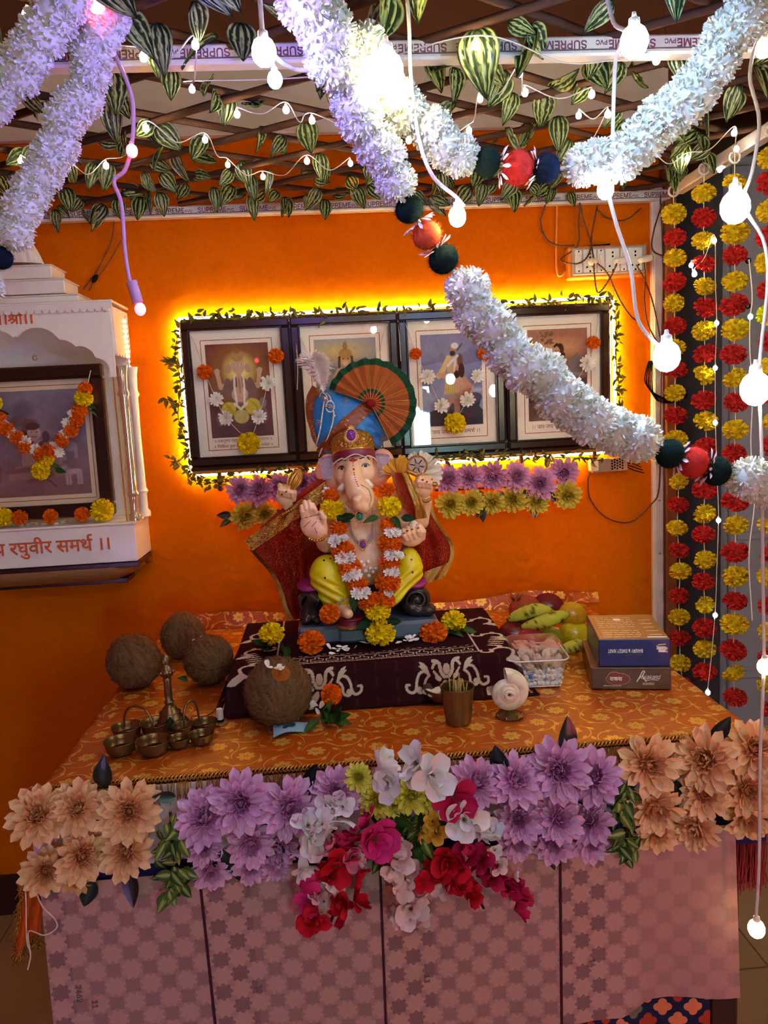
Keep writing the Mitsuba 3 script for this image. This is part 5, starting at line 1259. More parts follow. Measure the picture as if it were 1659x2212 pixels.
pl = onz(1180, 1395, Z0)+[0, .04, 0]
pk = thing('fruit_plate', 'pale plate edge showing under the fruit heap', 'plate')
obj('dish', lathe([(0, 0), (.05, 0), (.068, .004), (.080, .008), (.078, .010), (.05, .004), (0, .003)], 40).mv(pl), 'white_plastic', pk, smooth=50)
f1 = fruit('pomegranate', 'red pomegranate with a crown at the top left of the fruit heap', 'pomegranate', at(1135, 1318, -.32), .036, lin(150, 62, 40), .92, 1)
for a in range(6): obj('crown_tooth', petal(.5, .3, .3, .9, lin(120, 52, 34), lin(150, 80, 50), 2, 3), 'vc', f1, m=leaf_m(at(1114, 1298, -.345)+[.006*math.cos(a), .006*math.sin(a), 0], (math.cos(a)*.4, math.sin(a)*.4-.2, 1), .018, None, (math.cos(a), math.sin(a), .2)))
fruit('apple', 'dark red apple at the top of the fruit heap', 'apple', at(1184, 1312, -.30), .036, lin(92, 18, 28), .88, 2)
fruit('pomegranate', 'large dark pomegranate at the lower left of the fruit heap', 'pomegranate', at(1112, 1376, -.40), .036, lin(92, 26, 26), .95, 3)
f1 = fruit('pomegranate', 'pinkish red pomegranate at the front of the fruit heap', 'pomegranate', at(1146, 1385, -.43), .031, lin(140, 34, 48), .95, 4)
fruit('guava', 'green guava between the pinkish pomegranate and the yellow lime', 'guava', at(1188, 1382, -.40), .027, lin(118, 124, 36), 1.0, 5)
fruit('sweet_lime', 'upper yellow sweet lime at the right of the fruit heap', 'sweet lime', at(1236, 1330, -.34), .031, lin(180, 136, 22), .98, 6)
fruit('sweet_lime', 'lower yellow green sweet lime beside the blue box', 'sweet lime', at(1240, 1374, -.36), .035, lin(184, 168, 28), .98, 7)


def banana(label, pts, y, r):
    P = spline([at(a, b, y+(yy if yy else 0)) for a, b, yy in pts], 26); t = np.linspace(0, 1, 26)
    rr = r*(np.clip(np.sin(PI*np.clip(t*.94+.03, 0, 1))**.45, .18, 1)); m = tube(P, rr, 10)
    n = meshkit.fbm(m.v*150, 2, 3); c = np.where((meshkit.fbm(m.v*260, 2, 9) > .64)[:, None], lin(70, 62, 24), lin(176, 168, 58)*(.8+.4*n[:, None]))
    m.c = c; k = thing('banana', label, 'banana', 'bananas in the fruit heap'); obj('body', m, 'vc', k)
    obj('stem_tip', tube([P[0], P[0]+(P[0]-P[1])*.8], r*.22, 8, lin(60, 52, 30)), 'vc', k)


banana('upper left spotted green banana lying on the fruit heap', [(1098, 1338, .01), (1130, 1326, 0), (1165, 1318, -.01), (1196, 1326, 0)], -.40, .0155)
banana('middle spotted green banana lying across the fruit heap', [(1127, 1356, -.01), (1165, 1346, -.02), (1200, 1334, -.02), (1228, 1326, 0)], -.41, .0150)
banana('lowest spotted green banana tucked behind the tub and the boxes', [(1206, 1408, 0), (1230, 1400, 0), (1256, 1393, .01), (1275, 1390, .03)], -.46, .0140)

# loose marigolds on the seat cloth
for (kind, px, py, y, r, lb) in (('yellow', 587, 1368, -.47, 28, 'yellow marigold with leaves at the left on the maroon cloth'), ('orange', 673, 1387, -.505, 30, 'orange marigold before the left corner of the grey idol base'),
                                 ('yellow', 822, 1367, -.500, 33, 'yellow marigold before the middle of the grey idol base'), ('orange', 936, 1366, -.470, 30, 'orange marigold before the right corner of the grey idol base'),
                                 ('yellow', 980, 1341, -.44, 27, 'yellow marigold with leaves right of the grey idol base')):
    k = thing(f'{kind}_marigold', lb, 'flower', 'loose marigolds on the seat cloth')
    p = at(px, py, y); d = (CAM-p)/np.linalg.norm(CAM-p)*.6+[0, 0, .45]
    flower_at(k, kind, px, py, y, r, rg, d, name='head', asp=.88, jit=8)
    obj('stalk', tube([p, p+[0, .022, -.012]], .0022, 6, LEAFG[1]), 'vc', k)
    if 'leaves' in lb:
        for i in range(9):
            s = -1 if px < 800 else 1
            obj('leaf', LEAF[i % 3], 'vc', k, m=leaf_m(np.array([p[0]+rg.normal(0, .012), p[1]-.004+rg.normal(0, .006), Z0+.080]), (rg.normal(s*.35 if i % 3 else 0, .7), rg.normal(-.5, .4), rg.normal(.05, .12)), rg.uniform(.026, .042), rg, (0, -.5, 1)))
# ------------------------------------------------------------------ signed distances and their surfaces
def snet(fn, lo, hi, h, pad=16):
    """surface of fn < 0 on a grid of step h (only blocks near the surface are sampled finely)"""
    lo, hi = np.asarray(lo, float), np.asarray(hi, float); n = (np.ceil((hi-lo)/h/pad).astype(int)*pad); B = n//pad
    D = np.full(n+1, 1., np.float32); rad = pad*h*.87*1.15
    bi = np.stack(np.meshgrid(*[np.arange(b) for b in B], indexing='ij'), -1).reshape(-1, 3); cv = fn(lo+(bi+.5)*pad*h)
    o = np.stack(np.meshgrid(*[np.arange(pad+1)]*3, indexing='ij'), -1).reshape(-1, 3)
    for b, c in zip(bi, cv):
        s = tuple(slice(k*pad, k*pad+pad+1) for k in b)
        if abs(c) > rad: 
            D[s] = np.where(np.abs(D[s]) == 1., np.sign(c)*1., D[s]) if c < 0 else D[s]
        else: D[s] = fn(lo+(b*pad+o)*h).reshape((pad+1,)*3)
    S = D < 0; cells = np.zeros(n, bool); c8 = [S[i:i+n[0], j:j+n[1], k:k+n[2]] for i, j, k in np.ndindex(2, 2, 2)]
    sm = sum(x.astype(np.int8) for x in c8); cells = (sm > 0) & (sm < 8)
    idx = -np.ones(n, int); ids = np.argwhere(cells); idx[cells] = np.arange(len(ids))
    acc = np.zeros((len(ids), 3)); cnt = np.zeros(len(ids))
    for ax in range(3):
        for a, b in np.ndindex(2, 2):
            p = np.zeros(3, int); q = [k for k in range(3) if k != ax]; p[q[0]], p[q[1]] = a, b; e = p.copy(); e[ax] = 1
            d0 = D[tuple((ids+p).T)]; d1 = D[tuple((ids+e).T)]; m = (d0 < 0) != (d1 < 0)
            t_ = np.where(m, d0/np.where(m, d0-d1, 1), 0); pt = ids+p.astype(float); pt[:, ax] += t_
            acc += pt*m[:, None]; cnt += m
    V = lo+h*acc/np.maximum(cnt, 1)[:, None]; F = []
    for ax in range(3):
        u, w = (ax+1) % 3, (ax+2) % 3; sl0 = [slice(None)]*3; sl1 = [slice(None)]*3; sl0[ax] = slice(0, -1); sl1[ax] = slice(1, None)
        x = S[tuple(sl0)] != S[tuple(sl1)]; e = np.argwhere(x); e = e[(e[:, u] > 0) & (e[:, w] > 0) & (e[:, u] < n[u]) & (e[:, w] < n[w])]
        ins = S[tuple(e.T)]; q = []
        for du, dw in ((0, 0), (-1, 0), (-1, -1), (0, -1)):
            c = e.copy(); c[:, u] += du; c[:, w] += dw; q.append(idx[tuple(c.T)])
        q = np.stack(q, 1); q[~ins] = q[~ins][:, ::-1]; F.append(q[(q >= 0).all(1)])
    F = np.vstack(F)
    return M(V, np.vstack([F[:, [0, 1, 2]], F[:, [0, 2, 3]]]))


def sph(c, r): return lambda p: np.linalg.norm(p-c, axis=-1)-r


def cap_(a, b, ra, rb):
    a, b = np.asarray(a, float), np.asarray(b, float); d = b-a; L = d @ d+1e-12

    def f(p):
        t_ = np.clip((p-a) @ d/L, 0, 1); return np.linalg.norm(p-a-t_[..., None]*d, axis=-1)-(ra+(rb-ra)*t_)
    return f


def els(c, r, R=np.eye(3)):
    r = np.asarray(r, float)

    def f(p):
        q = (p-c) @ R; k0 = np.linalg.norm(q/r, axis=-1); k1 = np.linalg.norm(q/(r*r), axis=-1)+1e-9; return k0*(k0-1)/k1
    return f


def union(fs, k):
    def f(p):
        d = fs[0](p)
        for g in fs[1:]:
            e = g(p); h_ = np.maximum(k-np.abs(d-e), 0)/k; d = np.minimum(d, e)-h_*h_*k*.25
        return d
    return f


def hit(fn, px, py, back=0.):
    """first point of the surface on the viewer's ray, and its normal"""
    d = FW+RT*(px-W/2)/FOC+UP*(H/2-py)/FOC; d /= np.linalg.norm(d); t_ = .9
    for _ in range(160): 
        s = float(fn((CAM+d*t_)[None])[0]); t_ += s*.6
        if s < 1e-4 or t_ > 2.2: break
    if t_ > 1.75: return at(px, py, -.40), -FW
    p = CAM+d*t_; e = 8e-4; n = np.array([float(fn((p+np.eye(3)[i]*e)[None])[0]-fn((p-np.eye(3)[i]*e)[None])[0]) for i in range(3)])
    return p, n/(np.linalg.norm(n)+1e-9)


def rz(a): return rot([0, 1, 0], -a)[:3, :3]      # turns in the picture plane, degrees anticlockwise for the viewer


A_ = at
rg = np.random.default_rng(31)
idol = thing('elephant_headed_idol', 'painted seated elephant-headed idol with four arms on a grey base', 'statue')
parts = []
torso = union([els(A_(786, 1205, -.385), (.060, .050, .058)), els(A_(778, 1135, -.372), (.058, .040, .052)), els(A_(712, 1108, -.362), (.026, .025, .026)), els(A_(852, 1088, -.362), (.027, .025, .026)), cap_(A_(770, 1100, -.37), A_(765, 1040, -.375), .038, .032)], .03)
face = union([els(A_(765, 1008, -.392), (.0345, .034, .043), rz(3)), sph(A_(750, 982, -.398), .022), sph(A_(782, 980, -.398), .022), sph(A_(743, 1028, -.402), .0165), sph(A_(791, 1022, -.402), .0165)], .016)
trunk = union([cap_(A_(762, 1000, -.418), A_(763, 1035, -.434), .0145, .0185), cap_(A_(763, 1035, -.434), A_(772, 1060, -.440), .0185, .0222), cap_(A_(772, 1060, -.440), A_(785, 1072, -.440), .0222, .0215), cap_(A_(785, 1072, -.440), A_(789, 1084, -.442), .0205, .016),
               cap_(A_(789, 1084, -.442), A_(785, 1096, -.450), .0155, .0112), cap_(A_(785, 1096, -.450), A_(774, 1091, -.465), .0108, .0092), cap_(A_(774, 1091, -.465), A_(771, 1080, -.471), .0090, .0078), cap_(A_(771, 1080, -.471), A_(778, 1074, -.471), .0076, .0062)], .0045)
earL = union([els(A_(708, 1016, -.372), (.0245, .0065, .034), rz(-8)), els(A_(724, 1040, -.374), (.018, .0065, .024), rz(-25))], .008)
earR = union([els(A_(828, 1002, -.372), (.0245, .0065, .032), rz(8)), els(A_(815, 1030, -.374), (.018, .0065, .024), rz(25))], .008)


def finger(pts, r): return [cap_(A_(*a), A_(*b), r*(1-.08*i), r*(1-.08*(i+1))) for i, (a, b) in enumerate(zip(pts[:-1], pts[1:]))]


# open right hand: palm up, four fingers and the thumb at its side
palm = union([els(A_(677, 1134, -.448), (.0255, .0115, .028), rz(22)), sph(A_(690, 1148, -.448), .014)], .012)
f1 = [palm]
for i, (bx, by, tx, ty) in enumerate(((655, 1116, 652, 1094), (664, 1113, 658, 1084), (674, 1111, 668, 1084), (683, 1110, 676, 1090))):
    f1 += finger([(bx, by, -.452), ((bx+tx)/2, (by+ty)/2, -.457), (tx, ty, -.454)], .0053)
f1 += finger([(699, 1132, -.452), (699, 1118, -.458), (693, 1108, -.458)], .0068)
handA = union(f1, .0018)
armA = union([cap_(A_(712, 1108, -.362), A_(706, 1170, -.400), .024, .020), cap_(A_(706, 1170, -.400), A_(690, 1156, -.440), .019, .0135)], .012)
# front left hand: closed round a sweet
f2 = [els(A_(890, 1158, -.428), (.026, .017, .021), rz(8))]
for i, (bx, by, mx, my, tx, ty) in enumerate(((872, 1146, 873, 1156, 879, 1166), (881, 1141, 882, 1153, 887, 1164), (891, 1138, 892, 1150, 897, 1161), (902, 1136, 904, 1147, 907, 1156))):
    f2 += finger([(bx, by, -.436), (mx, my, -.448), (tx, ty, -.444)], .0054)
f2 += finger([(912, 1162, -.434), (914, 1148, -.442), (907, 1136, -.440)], .0066)
handB = union(f2, .0018)
armB = union([cap_(A_(852, 1088, -.362), A_(884, 1138, -.385), .024, .019), cap_(A_(884, 1138, -.385), A_(888, 1156, -.415), .018, .015)], .012)


def fist(cx, cy, y, s, ang):
    f = [els(A_(cx, cy, y), (.020, .014, .023), rz(ang))]; u = np.array([math.cos(math.radians(ang)), -math.sin(math.radians(ang))])
    for i in range(4):
        o = np.array([cx, cy-8])+u*(i-1.5)*8.6*s
        f += finger([(o[0], o[1]-10, y-.006), (o[0]+1, o[1]-1, y-.020), (o[0]+2, o[1]+8, y-.016)], .0056)
    f += finger([(cx-s*17, cy+8, y-.004), (cx-s*18, cy-6, y-.012), (cx-s*8, cy-18, y-.016)], .006)
    return union(f, .002)


handC = fist(617, 1070, -.382, -1, -14); handD = fist(916, 1050, -.378, 1, -6)
armC = union([cap_(A_(706, 1098, -.352), A_(650, 1130, -.350), .023, .018), cap_(A_(650, 1130, -.350), A_(622, 1096, -.372), .018, .013)], .012)
armD = union([cap_(A_(856, 1080, -.352), A_(908, 1122, -.350), .023, .018), cap_(A_(908, 1122, -.350), A_(920, 1082, -.370), .018, .013)], .012)
foot = union([cap_(A_(738, 1296, -.444), A_(744, 1318, -.452), .016, .014), cap_(A_(744, 1318, -.452), A_(752, 1326, -.480), .013, .010)], .006)
body = union([torso, face, trunk, earL, earR, armA, handA, armB, handB, armC, handC, armD, handD, foot], .007)
bm = snet(body, (-.14, -.52, .82), (.235, -.315, 1.21), .0016)
V = bm.v; skin = lin(238, 190, 142); cc = np.tile(skin, (len(V), 1))


def tint(c, w):
    global cc
    cc = cc+(lin(*c)-cc)*np.clip(w, 0, 1)[:, None]


for fn in (earL, earR): tint((232, 128, 84), .75*np.exp(-np.maximum(fn(V), 0)/.002)*np.clip((-V[:, 1]-.372)/.004, 0, 1)*(face(V) > .004))
tint((238, 198, 160), .7*np.exp(-np.maximum(face(V), 0)/.006)); tint((232, 168, 132), .6*np.exp(-np.maximum(palm(V), 0)/.004))
tint((228, 150, 110), .4*np.exp(-np.maximum(trunk(V), 0)/.004)*np.clip((1.085-V[:, 2])/.03, 0, 1))
bm.c = cc
mat('vc_skin', VCOL, .38, .45)
obj('body', bm, 'vc_skin', idol)


def decal(fn, poly, px, py, name, mname, par, h=.0011, rotd=0, lift=.0):
    p, n = hit(fn, px, py); u = np.cross([0, 0, 1], n); u /= np.linalg.norm(u); m = np.eye(4); w = np.cross(n, u)
    m[:3, 0], m[:3, 1], m[:3, 2], m[:3, 3] = u, w, n, p+n*lift
    mm = poly if isinstance(poly, M) else extr(poly, h)
    return obj(name, mm.x(m @ rot([0, 0, 1], rotd)), mname, par, smooth=isinstance(poly, M))


for n_, c_ in (('eye_white', (222, 196, 168)), ('eye_brown', (58, 30, 22)), ('lash', (38, 22, 20)), ('tilak_red', (168, 44, 30)), ('nail_red', (150, 30, 26)), ('crease', (138, 84, 62))): mat(n_, lin(*c_), .3, .5)
mat('tusk', lin(238, 230, 216), .3, .5)
for sx, (px, py) in ((-1, (739, 1011)), (1, (789, 1005))):
    ey = decal(face, ball(1, 10).sc(.0070, .0037, .0022), px, py, 'eye', 'eye_white', idol)
    decal(face, ball(1, 8).sc(.0038, .0036, .0014).mv(-.0004*sx, -.0003, .0016), px, py, 'iris', 'eye_brown', ey)
    decal(face, LineString(spline([(-.0082, -.0012), (-.004, .0030), (.002, .0036), (.0082, -.0006)], 14)).buffer(.0008, cap_style=1), px, py, 'upper_lid', 'lash', ey, .0016, lift=.0009)
    decal(face, LineString(spline([(-.0105, -.002+.002*(sx > 0)), (-.003, .0022), (.004, .0026), (.0100, -.001-.002*(sx > 0))], 14)).buffer(.0009), px+(1 if sx < 0 else -1), py-15, 'eyebrow', 'lash', idol, .0010)
hd = union([face, trunk], .007)
til = unary_union([ell(-.0045, 0, .0042, .0017, -25), ell(.0045, 0, .0042, .0017, 25), ell(0, .003, .0013, .0036), ell(-.0028, .0028, .0009, .0024, 18), ell(.0028, .0028, .0009, .0024, -18), ell(0, -.0008, .002, .0016)])
decal(hd, til, 763, 995, 'forehead_mark', 'tilak_red', idol)
for i, (px, py, r) in enumerate(((763, 1000, .0012), (763, 1006, .0012), (764, 1014, .0021), (765, 1021, .0012), (766, 1026, .0014), (767, 1031, .0012), (768, 1036, .0013), (770, 1041, .0012), (772, 1046, .0012), (774, 1050, .0011))): decal(hd, ell(0, 0, r, r), px, py, 'trunk_dot', 'tilak_red', idol)
for px, py in ((805, 1051), (808, 1060)): decal(torso, unary_union([ell(0, 0, .0035, .0014, 50), ell(.001, .003, .003, .0012, -40)]), px, py, 'chest_mark', 'tilak_red', idol)
tk = lathe([(0, 0), (.0066, 0), (.0064, .012), (.0054, .022), (0, .023)], 16)
for px, py, dx in ((743, 1047, -.6), (791, 1040, .6)):
    p, n = hit(union([face, trunk], .006), px, py); obj('tusk', tk, 'tusk', idol, smooth=40, m=frame((dx, -.62, -.62), None, p-np.array([dx, -.62, -.62])*.004))
for fn, pts in ((handC, ((597, 1066), (609, 1068), (618, 1062), (612, 1043))), (handD, ((913, 1037), (922, 1041), (933, 1036))), (handB, ((873, 1152), (880, 1147), (890, 1144), (903, 1141)))):
    for px, py in pts:
        try: decal(fn, ell(0, 0, .0026, .0019, 20), px, py, 'nail', 'nail_red', idol, .0009)
        except Exception: pass
for a, b in (((650, 1121), (700, 1108)), ((656, 1139), (671, 1125)), ((673, 1138), (684, 1126)), ((680, 1140), (685, 1152)), ((689, 1122), (694, 1122))):
    P = [hit(handA, a[0]+(b[0]-a[0])*q, a[1]+(b[1]-a[1])*q)[0] for q in np.linspace(0, 1, 7)]; obj('palm_line', tube(P, .0007, 5), 'crease', idol)

# yellow dhoti over both legs
legL = union([els(A_(705, 1234, -.428), (.030, .028, .032)), cap_(A_(712, 1240, -.430), A_(738, 1300, -.446), .030, .017), cap_(A_(700, 1250, -.43), A_(708, 1300, -.43), .022, .013), els(A_(735, 1262, -.40), (.034, .03, .036))], .02)
legR = union([els(A_(884, 1218, -.418), (.024, .028, .034)), cap_(A_(882, 1235, -.42), A_(846, 1285, -.442), .026, .018), els(A_(850, 1255, -.395), (.034, .03, .03)), cap_(A_(846, 1285, -.442), A_(800, 1300, -.45), .018, .013)], .02)


def folds(fn, kx, kz, amp, c0):
    def f(p):
        q = (p-c0); s = q[:, 0]*kx+q[:, 2]*kz+60*q[:, 0]*q[:, 2]*8
        return fn(p)+amp*np.sin(s)*np.clip((c0[2]+.004-p[:, 2])/.03, 0, 1)
    return f


mat('dhoti', lin(226, 206, 20), .42, .4)
lgs = [folds(legL, 210, 330, .0021, A_(705, 1234, -.428)), folds(legR, -230, 330, .0021, A_(884, 1218, -.418))]
dm = snet(lambda p: np.minimum(lgs[0](p), lgs[1](p)), (-.075, -.50, .83), (.205, -.34, 1.00), .0021)
dk = obj('dhoti', dm, 'dhoti', idol)
for i, (px, py) in enumerate(((700, 1211), (714, 1207), (702, 1248), (875, 1199), (889, 1209), (891, 1236))):
    decal(legL if px < 800 else legR, ell(0, 0, .0020, .0020), px, py, 'dot', 'lash', dk, .0012, lift=.0003)
# base, seat, bolsters, foot rest, little dark mouse
mat('base_grey', lin(84, 94, 112), .45, .4)
ZB = ZT0+.0745
bx = A_(642, 1350, -.46)[0]; ex = A_(948, 1328, -.46)[0]
bs = obj('base', cat([rbox(ex-bx, .20, .036, .006).mv((bx+ex)/2, -.36, ZB+.018), rbox(.11, .012, .030, .005).mv(.048, -.464, ZB+.0175)]), 'base_grey', idol, smooth=False)
mat('bolster', lin(44, 34, 32), .3, .5); mat('magenta', lin(158, 46, 110), .5, .3); mat('maroon', lin(120, 28, 50), .45, .4)
obj('throne_back', rbox(.19, .03, .20, .014).mv(.058, -.318, ZB+.13), 'base_grey', idol, smooth=False)
for px, py, r in ((672, 1288, .027), (895, 1284, .029)):
    p = A_(px, py, -.375); bo = obj('bolster', lathe([(0, -.045), (r*.5, -.045), (r*.9, -.038), (r, -.02), (r*.97, 0), (r, .02), (r*.95, .03), (r, .04), (r*.9, .050), (r*.72, .053), (r*.66, .048), (r*.50, .056), (r*.42, .050), (r*.22, .058), (0, .058)], 36).x(frame((0, -1, 0), None, p)), 'bolster', idol, smooth=60)
    sp_ = [p+[q*r*.9*math.cos(q*11), -.055, q*r*.9*math.sin(q*11)] for q in np.linspace(.1, 1, 50)]; obj('coil', tube(sp_, .0034, 7), 'bolster', bo)
obj('folded_cloth', snet(union([els(A_(905, 1313, -.40), (.030, .04, .014)), els(A_(925, 1316, -.425), (.016, .02, .012)), els(A_(888, 1310, -.42), (.018, .02, .013))], .01), (.11, -.46, .83), (.23, -.34, .89), .003), 'bolster', idol)
for px, py in ((672, 1263), (893, 1256)): obj('seat_cushion', ball(1, 12).sc(.030, .05, .012).mv(A_(px, py, -.385)), 'magenta', idol)
mo = union([els(A_(668, 1322, -.42), (.019, .022, .020)), cap_(A_(668, 1310, -.43), A_(676, 1293, -.442), .013, .010), cap_(A_(676, 1293, -.442), A_(686, 1298, -.455), .009, .004), sph(A_(671, 1288, -.437), .0055), sph(A_(681, 1288, -.437), .005), cap_(A_(655, 1336, -.42), A_(662, 1340, -.44), .008, .007), cap_(A_(690, 1338, -.42), A_(684, 1340, -.445), .009, .006)], .008)
obj('mouse_figure', snet(mo, (-.115, -.475, .835), (-.015, -.385, .92), .0024), 'bolster', idol)
p = A_(757, 1336, -.462)
obj('foot_rest', lathe([(0, 0), (.026, 0), (.027, .003), (.024, .006), (.024, .014), (.026, .016), (.026, .019), (0, .019)], 30).mv(p[0], -.462, ZB+.036), 'maroon', idol, smooth=40)
obj('foot_rest_trim', lathe([(.024, -.002), (.0285, 0), (.0285, .003), (.025, .005)], 30).mv(p[0], -.462, ZB+.036), 'gold', idol, smooth=60)
obj('anklet', cat([ball(.0024, 5).mv(A_(728+3.2*i, 1305-2.1*i, -.470)) for i in range(6)]), 'silver', idol)
obj('modak', lathe([(0, 0), (.008, .001), (.011, .006), (.009, .012), (.004, .017), (0, .020)], 18, lin(238, 222, 196)).mv(A_(893, 1142, -.43)), 'vc', idol)
# crown with gem
hc = A_(764, 982, -.393); CR = rot([1, 0, 0], -14) @ rot([0, 1, 0], -3)
pr = [(.0405, -.004), (.0425, 0), (.0430, .006), (.041, .009), (.0425, .016), (.0425, .026), (.039, .036), (.030, .044), (.016, .049), (0, .050)]
pr = [(np.interp(q, range(10), [a for a, b in pr]), np.interp(q, range(10), [b for a, b in pr])) for q in np.linspace(0, 9, 60)]
cw = lathe(pr, 150); g = meshkit.fbm(cw.v*320, 2); rr = np.linalg.norm(cw.v[:, :2], axis=1, keepdims=True)+1e-9
cw.v[:, :2] += cw.v[:, :2]/rr*((g[:, None]-.45)*.010*np.clip((cw.v[:, 2:]-.007)/.004, 0, 1))
ck = obj('crown', cw.x(CR).mv(hc), 'gold', idol)
obj('crown_band', lathe([(.0412, -.012), (.0436, -.010), (.0446, -.003), (.0440, .003), (.0420, .004)], 60).x(CR).mv(hc), 'maroon', ck, smooth=50)
obj('crown_pearls', cat([ball(.0013, 4).mv(*(q)).x(CR).mv(hc) for a in np.linspace(PI*1.02, PI*1.98, 60) for q in [(.0447*math.cos(a), .0447*math.sin(a), -.011+.004*abs(math.cos(a))**4*-2+.003*math.cos((a-1.5*PI)*6)*(abs(a-1.5*PI) < .55))]]), 'pearl', ck)
mat('gem_purple', lin(110, 34, 130), .08, .6); mat('gem_green', lin(16, 110, 84), .08, .6)
drop = Polygon([(.0095*math.sin(a)*(1-.28*math.cos(a)), .0115*math.cos(a)+(.003 if math.cos(a) > .9 else 0)) for a in np.linspace(0, 2*PI, 30, endpoint=False)])


def jewel(px, py, y, s, gem, par, rim='silver', tip=1):
    p = A_(px, py, y); m = np.eye(4); m[:3, 0], m[:3, 1], m[:3, 2], m[:3, 3] = RT, UP, -FW, p; m = m @ np.diag([s, tip*s, s, 1])
    k = obj('jewel_setting', extr(drop.buffer(.0022), .002).x(m), 'gold', par, smooth=False)
    gm = ball(1, 10).sc(.0078, .0098, .004); gm.v[:, 2] = np.maximum(gm.v[:, 2], 0); obj('gem', gm.mv(0, 0, .002).x(m), gem, k)
    obj('rim_stones', cat([ball(.0014, 5).mv(x, y_, .0022) for x, y_ in [drop.buffer(.0009).exterior.interpolate(q, normalized=True).coords[0] for q in np.linspace(0, 1, 22, endpoint=False)]]).x(m), rim, k)
    obj('facet_stones', cat([ball(.0011, 4).mv(.005*math.cos(a), .006*math.sin(a), .0045) for a in np.linspace(0, 2*PI, 8, endpoint=False)]).x(m), rim, k)


jewel(758.5, 940, -.446, 1.15, 'gem_purple', idol)
mat('ear_stones', lin(206, 200, 216), .3, .5)
# ear ornaments: nets of small stones
for pts, y in ((((689, 992), (716, 986), (717, 1030), (699, 1036)), -.385), (((812, 981), (842, 985), (836, 1016), (820, 1028)), -.385)):
    q = [A_(a, b, y) for a, b in pts]; st = []
    for i in range(9):
        for j in range(14):
            u, v = i/8, j/13; P = (q[0]*(1-u)+q[1]*u)*(1-v)+(q[3]*(1-u)+q[2]*u)*v; st.append(ball(.00145, 4).mv(P+[0, -.004*math.sin(PI*u), 0]))
    k = obj('ear_ornament', cat(st), 'ear_stones', idol, label='net of clear stones over the ear'); obj('top_bar', bar(q[0], q[1], .004, .004), 'gem_purple', k, smooth=False)
# necklaces
nk = spline([A_(747, 1098, -.425), A_(752, 1118, -.428), A_(760, 1146, -.432), A_(770, 1166, -.436), A_(783, 1172, -.440), A_(797, 1166, -.436), A_(806, 1150, -.432), A_(807, 1125, -.43), A_(805, 1098, -.425)], 66)
for i, (o, r) in enumerate(((0, .0021), (.0045, .0017))):
    obj('necklace', cat([ball(r, 5).mv(p+np.array([(p[0]-nk[33][0])*.07*i, -.001, .0045*i*(-1)])) for p in nk]), 'silver', idol, label='stone-set chain on the chest')
jewel(784, 1176, -.444, .82, 'gem_purple', idol, tip=-1)
obj('short_chain', cat([ball(.0019, 5).mv(p) for p in spline([A_(750, 1088, -.425), A_(765, 1104, -.436), A_(777, 1112, -.440), A_(792, 1106, -.436), A_(803, 1090, -.425)], 34)]), 'silver', idol)
jewel(777, 1115, -.446, .9, 'gem_green', idol, tip=-1)
obj('trunk_chain', cat([ball(.0014, 5).mv(hit(body, *p)[0]) for p in spline([(781, 1048, 0), (794, 1056, 0), (800, 1068, 0), (801, 1080, 0), (797, 1092, 0)], 22)[:, :2]]), 'silver', idol)
obj('shoulder_pearls', cat([ball(.0040, 6).mv(A_(703-4*(i % 2), 1055+7.5*i, -.415)) for i in range(5)]+[ball(.0035, 6).mv(A_(709, 1056, -.412))]), 'pearl', idol)
for pts, y in ((((611, 1112), (621, 1106), (634, 1099), (643, 1089)), -.395), (((909, 1078), (916, 1083), (924, 1082), (930, 1077)), -.392), (((668, 1164), (682, 1168), (696, 1165), (704, 1156)), -.452)):
    sp2 = spline([A_(a, b, y-.004*math.sin(i)) for i, (a, b) in enumerate(pts)], 16); obj('bangle', cat([tube(sp2, .0035, 7)]+[ball(.0032, 5).mv(p+[0, -.003, .001]) for p in sp2[::2]]), 'gold', idol)
obj('belt_beads', cat([ball(.0042, 6).mv(A_(a, b, -.436)) for a, b in ((786, 1222), (795, 1214), (800, 1228), (806, 1236), (790, 1234), (812, 1228), (797, 1244), (780, 1214))]), 'pearl', idol)
# what the rear hands hold
P = A_(637, 1036, -.40); m = np.eye(4); m[:3, 0], m[:3, 1], m[:3, 2], m[:3, 3] = RT, UP, -FW, P; m = m @ rot([0, 0, 1], -28)
lf = grid(16, 20, lambda u, v: S3((u-.5)*.030*np.sin(PI*v)**.8, (v-.5)*.052, .004*np.sin(PI*v)*np.sin(PI*u)+.0014*np.cos(u*PI*8)))
obj('gold_leaf_emblem', cat([lf, lf.mv(0, 0, -.003)]).x(m), 'gold', idol)
P = A_(901, 1006, -.388); m[:3, 3] = P; m[:3, :3] = np.stack([RT, UP, -FW], 1)
dk = obj('disc_emblem', lathe([(0, 0), (.020, 0), (.020, .002), (.0165, .0035), (.0165, .0022), (.006, .0022), (.004, .004), (0, .005)], 40).x(m), 'silver', idol, smooth=40)
obj('disc_rim', lathe([(.0170, .002), (.0195, .0046), (.0215, .002), (.0195, -.001)], 40).x(m), 'gold', dk, smooth=60)
for a in range(6): obj('disc_spoke', cat([rbox(.002, .009, .002, .0005).mv(0, .0105, .003)]).x(rot([0, 0, 1], a*60+20)).x(m), 'black', dk, smooth=False)
obj('horn_emblem', cat([lathe([(0, 0), (.005, .002), (.0045, .016), (.003, .024), (0, .026)], 14).x(frame(-RT*.9+UP*.35, None, A_(902, 1026, -.405))), lathe([(0, 0), (.005, .001), (.0055, .008), (0, .012)], 14).x(frame(RT, None, A_(934, 1046, -.40)))]), 'gold', idol, smooth=50)

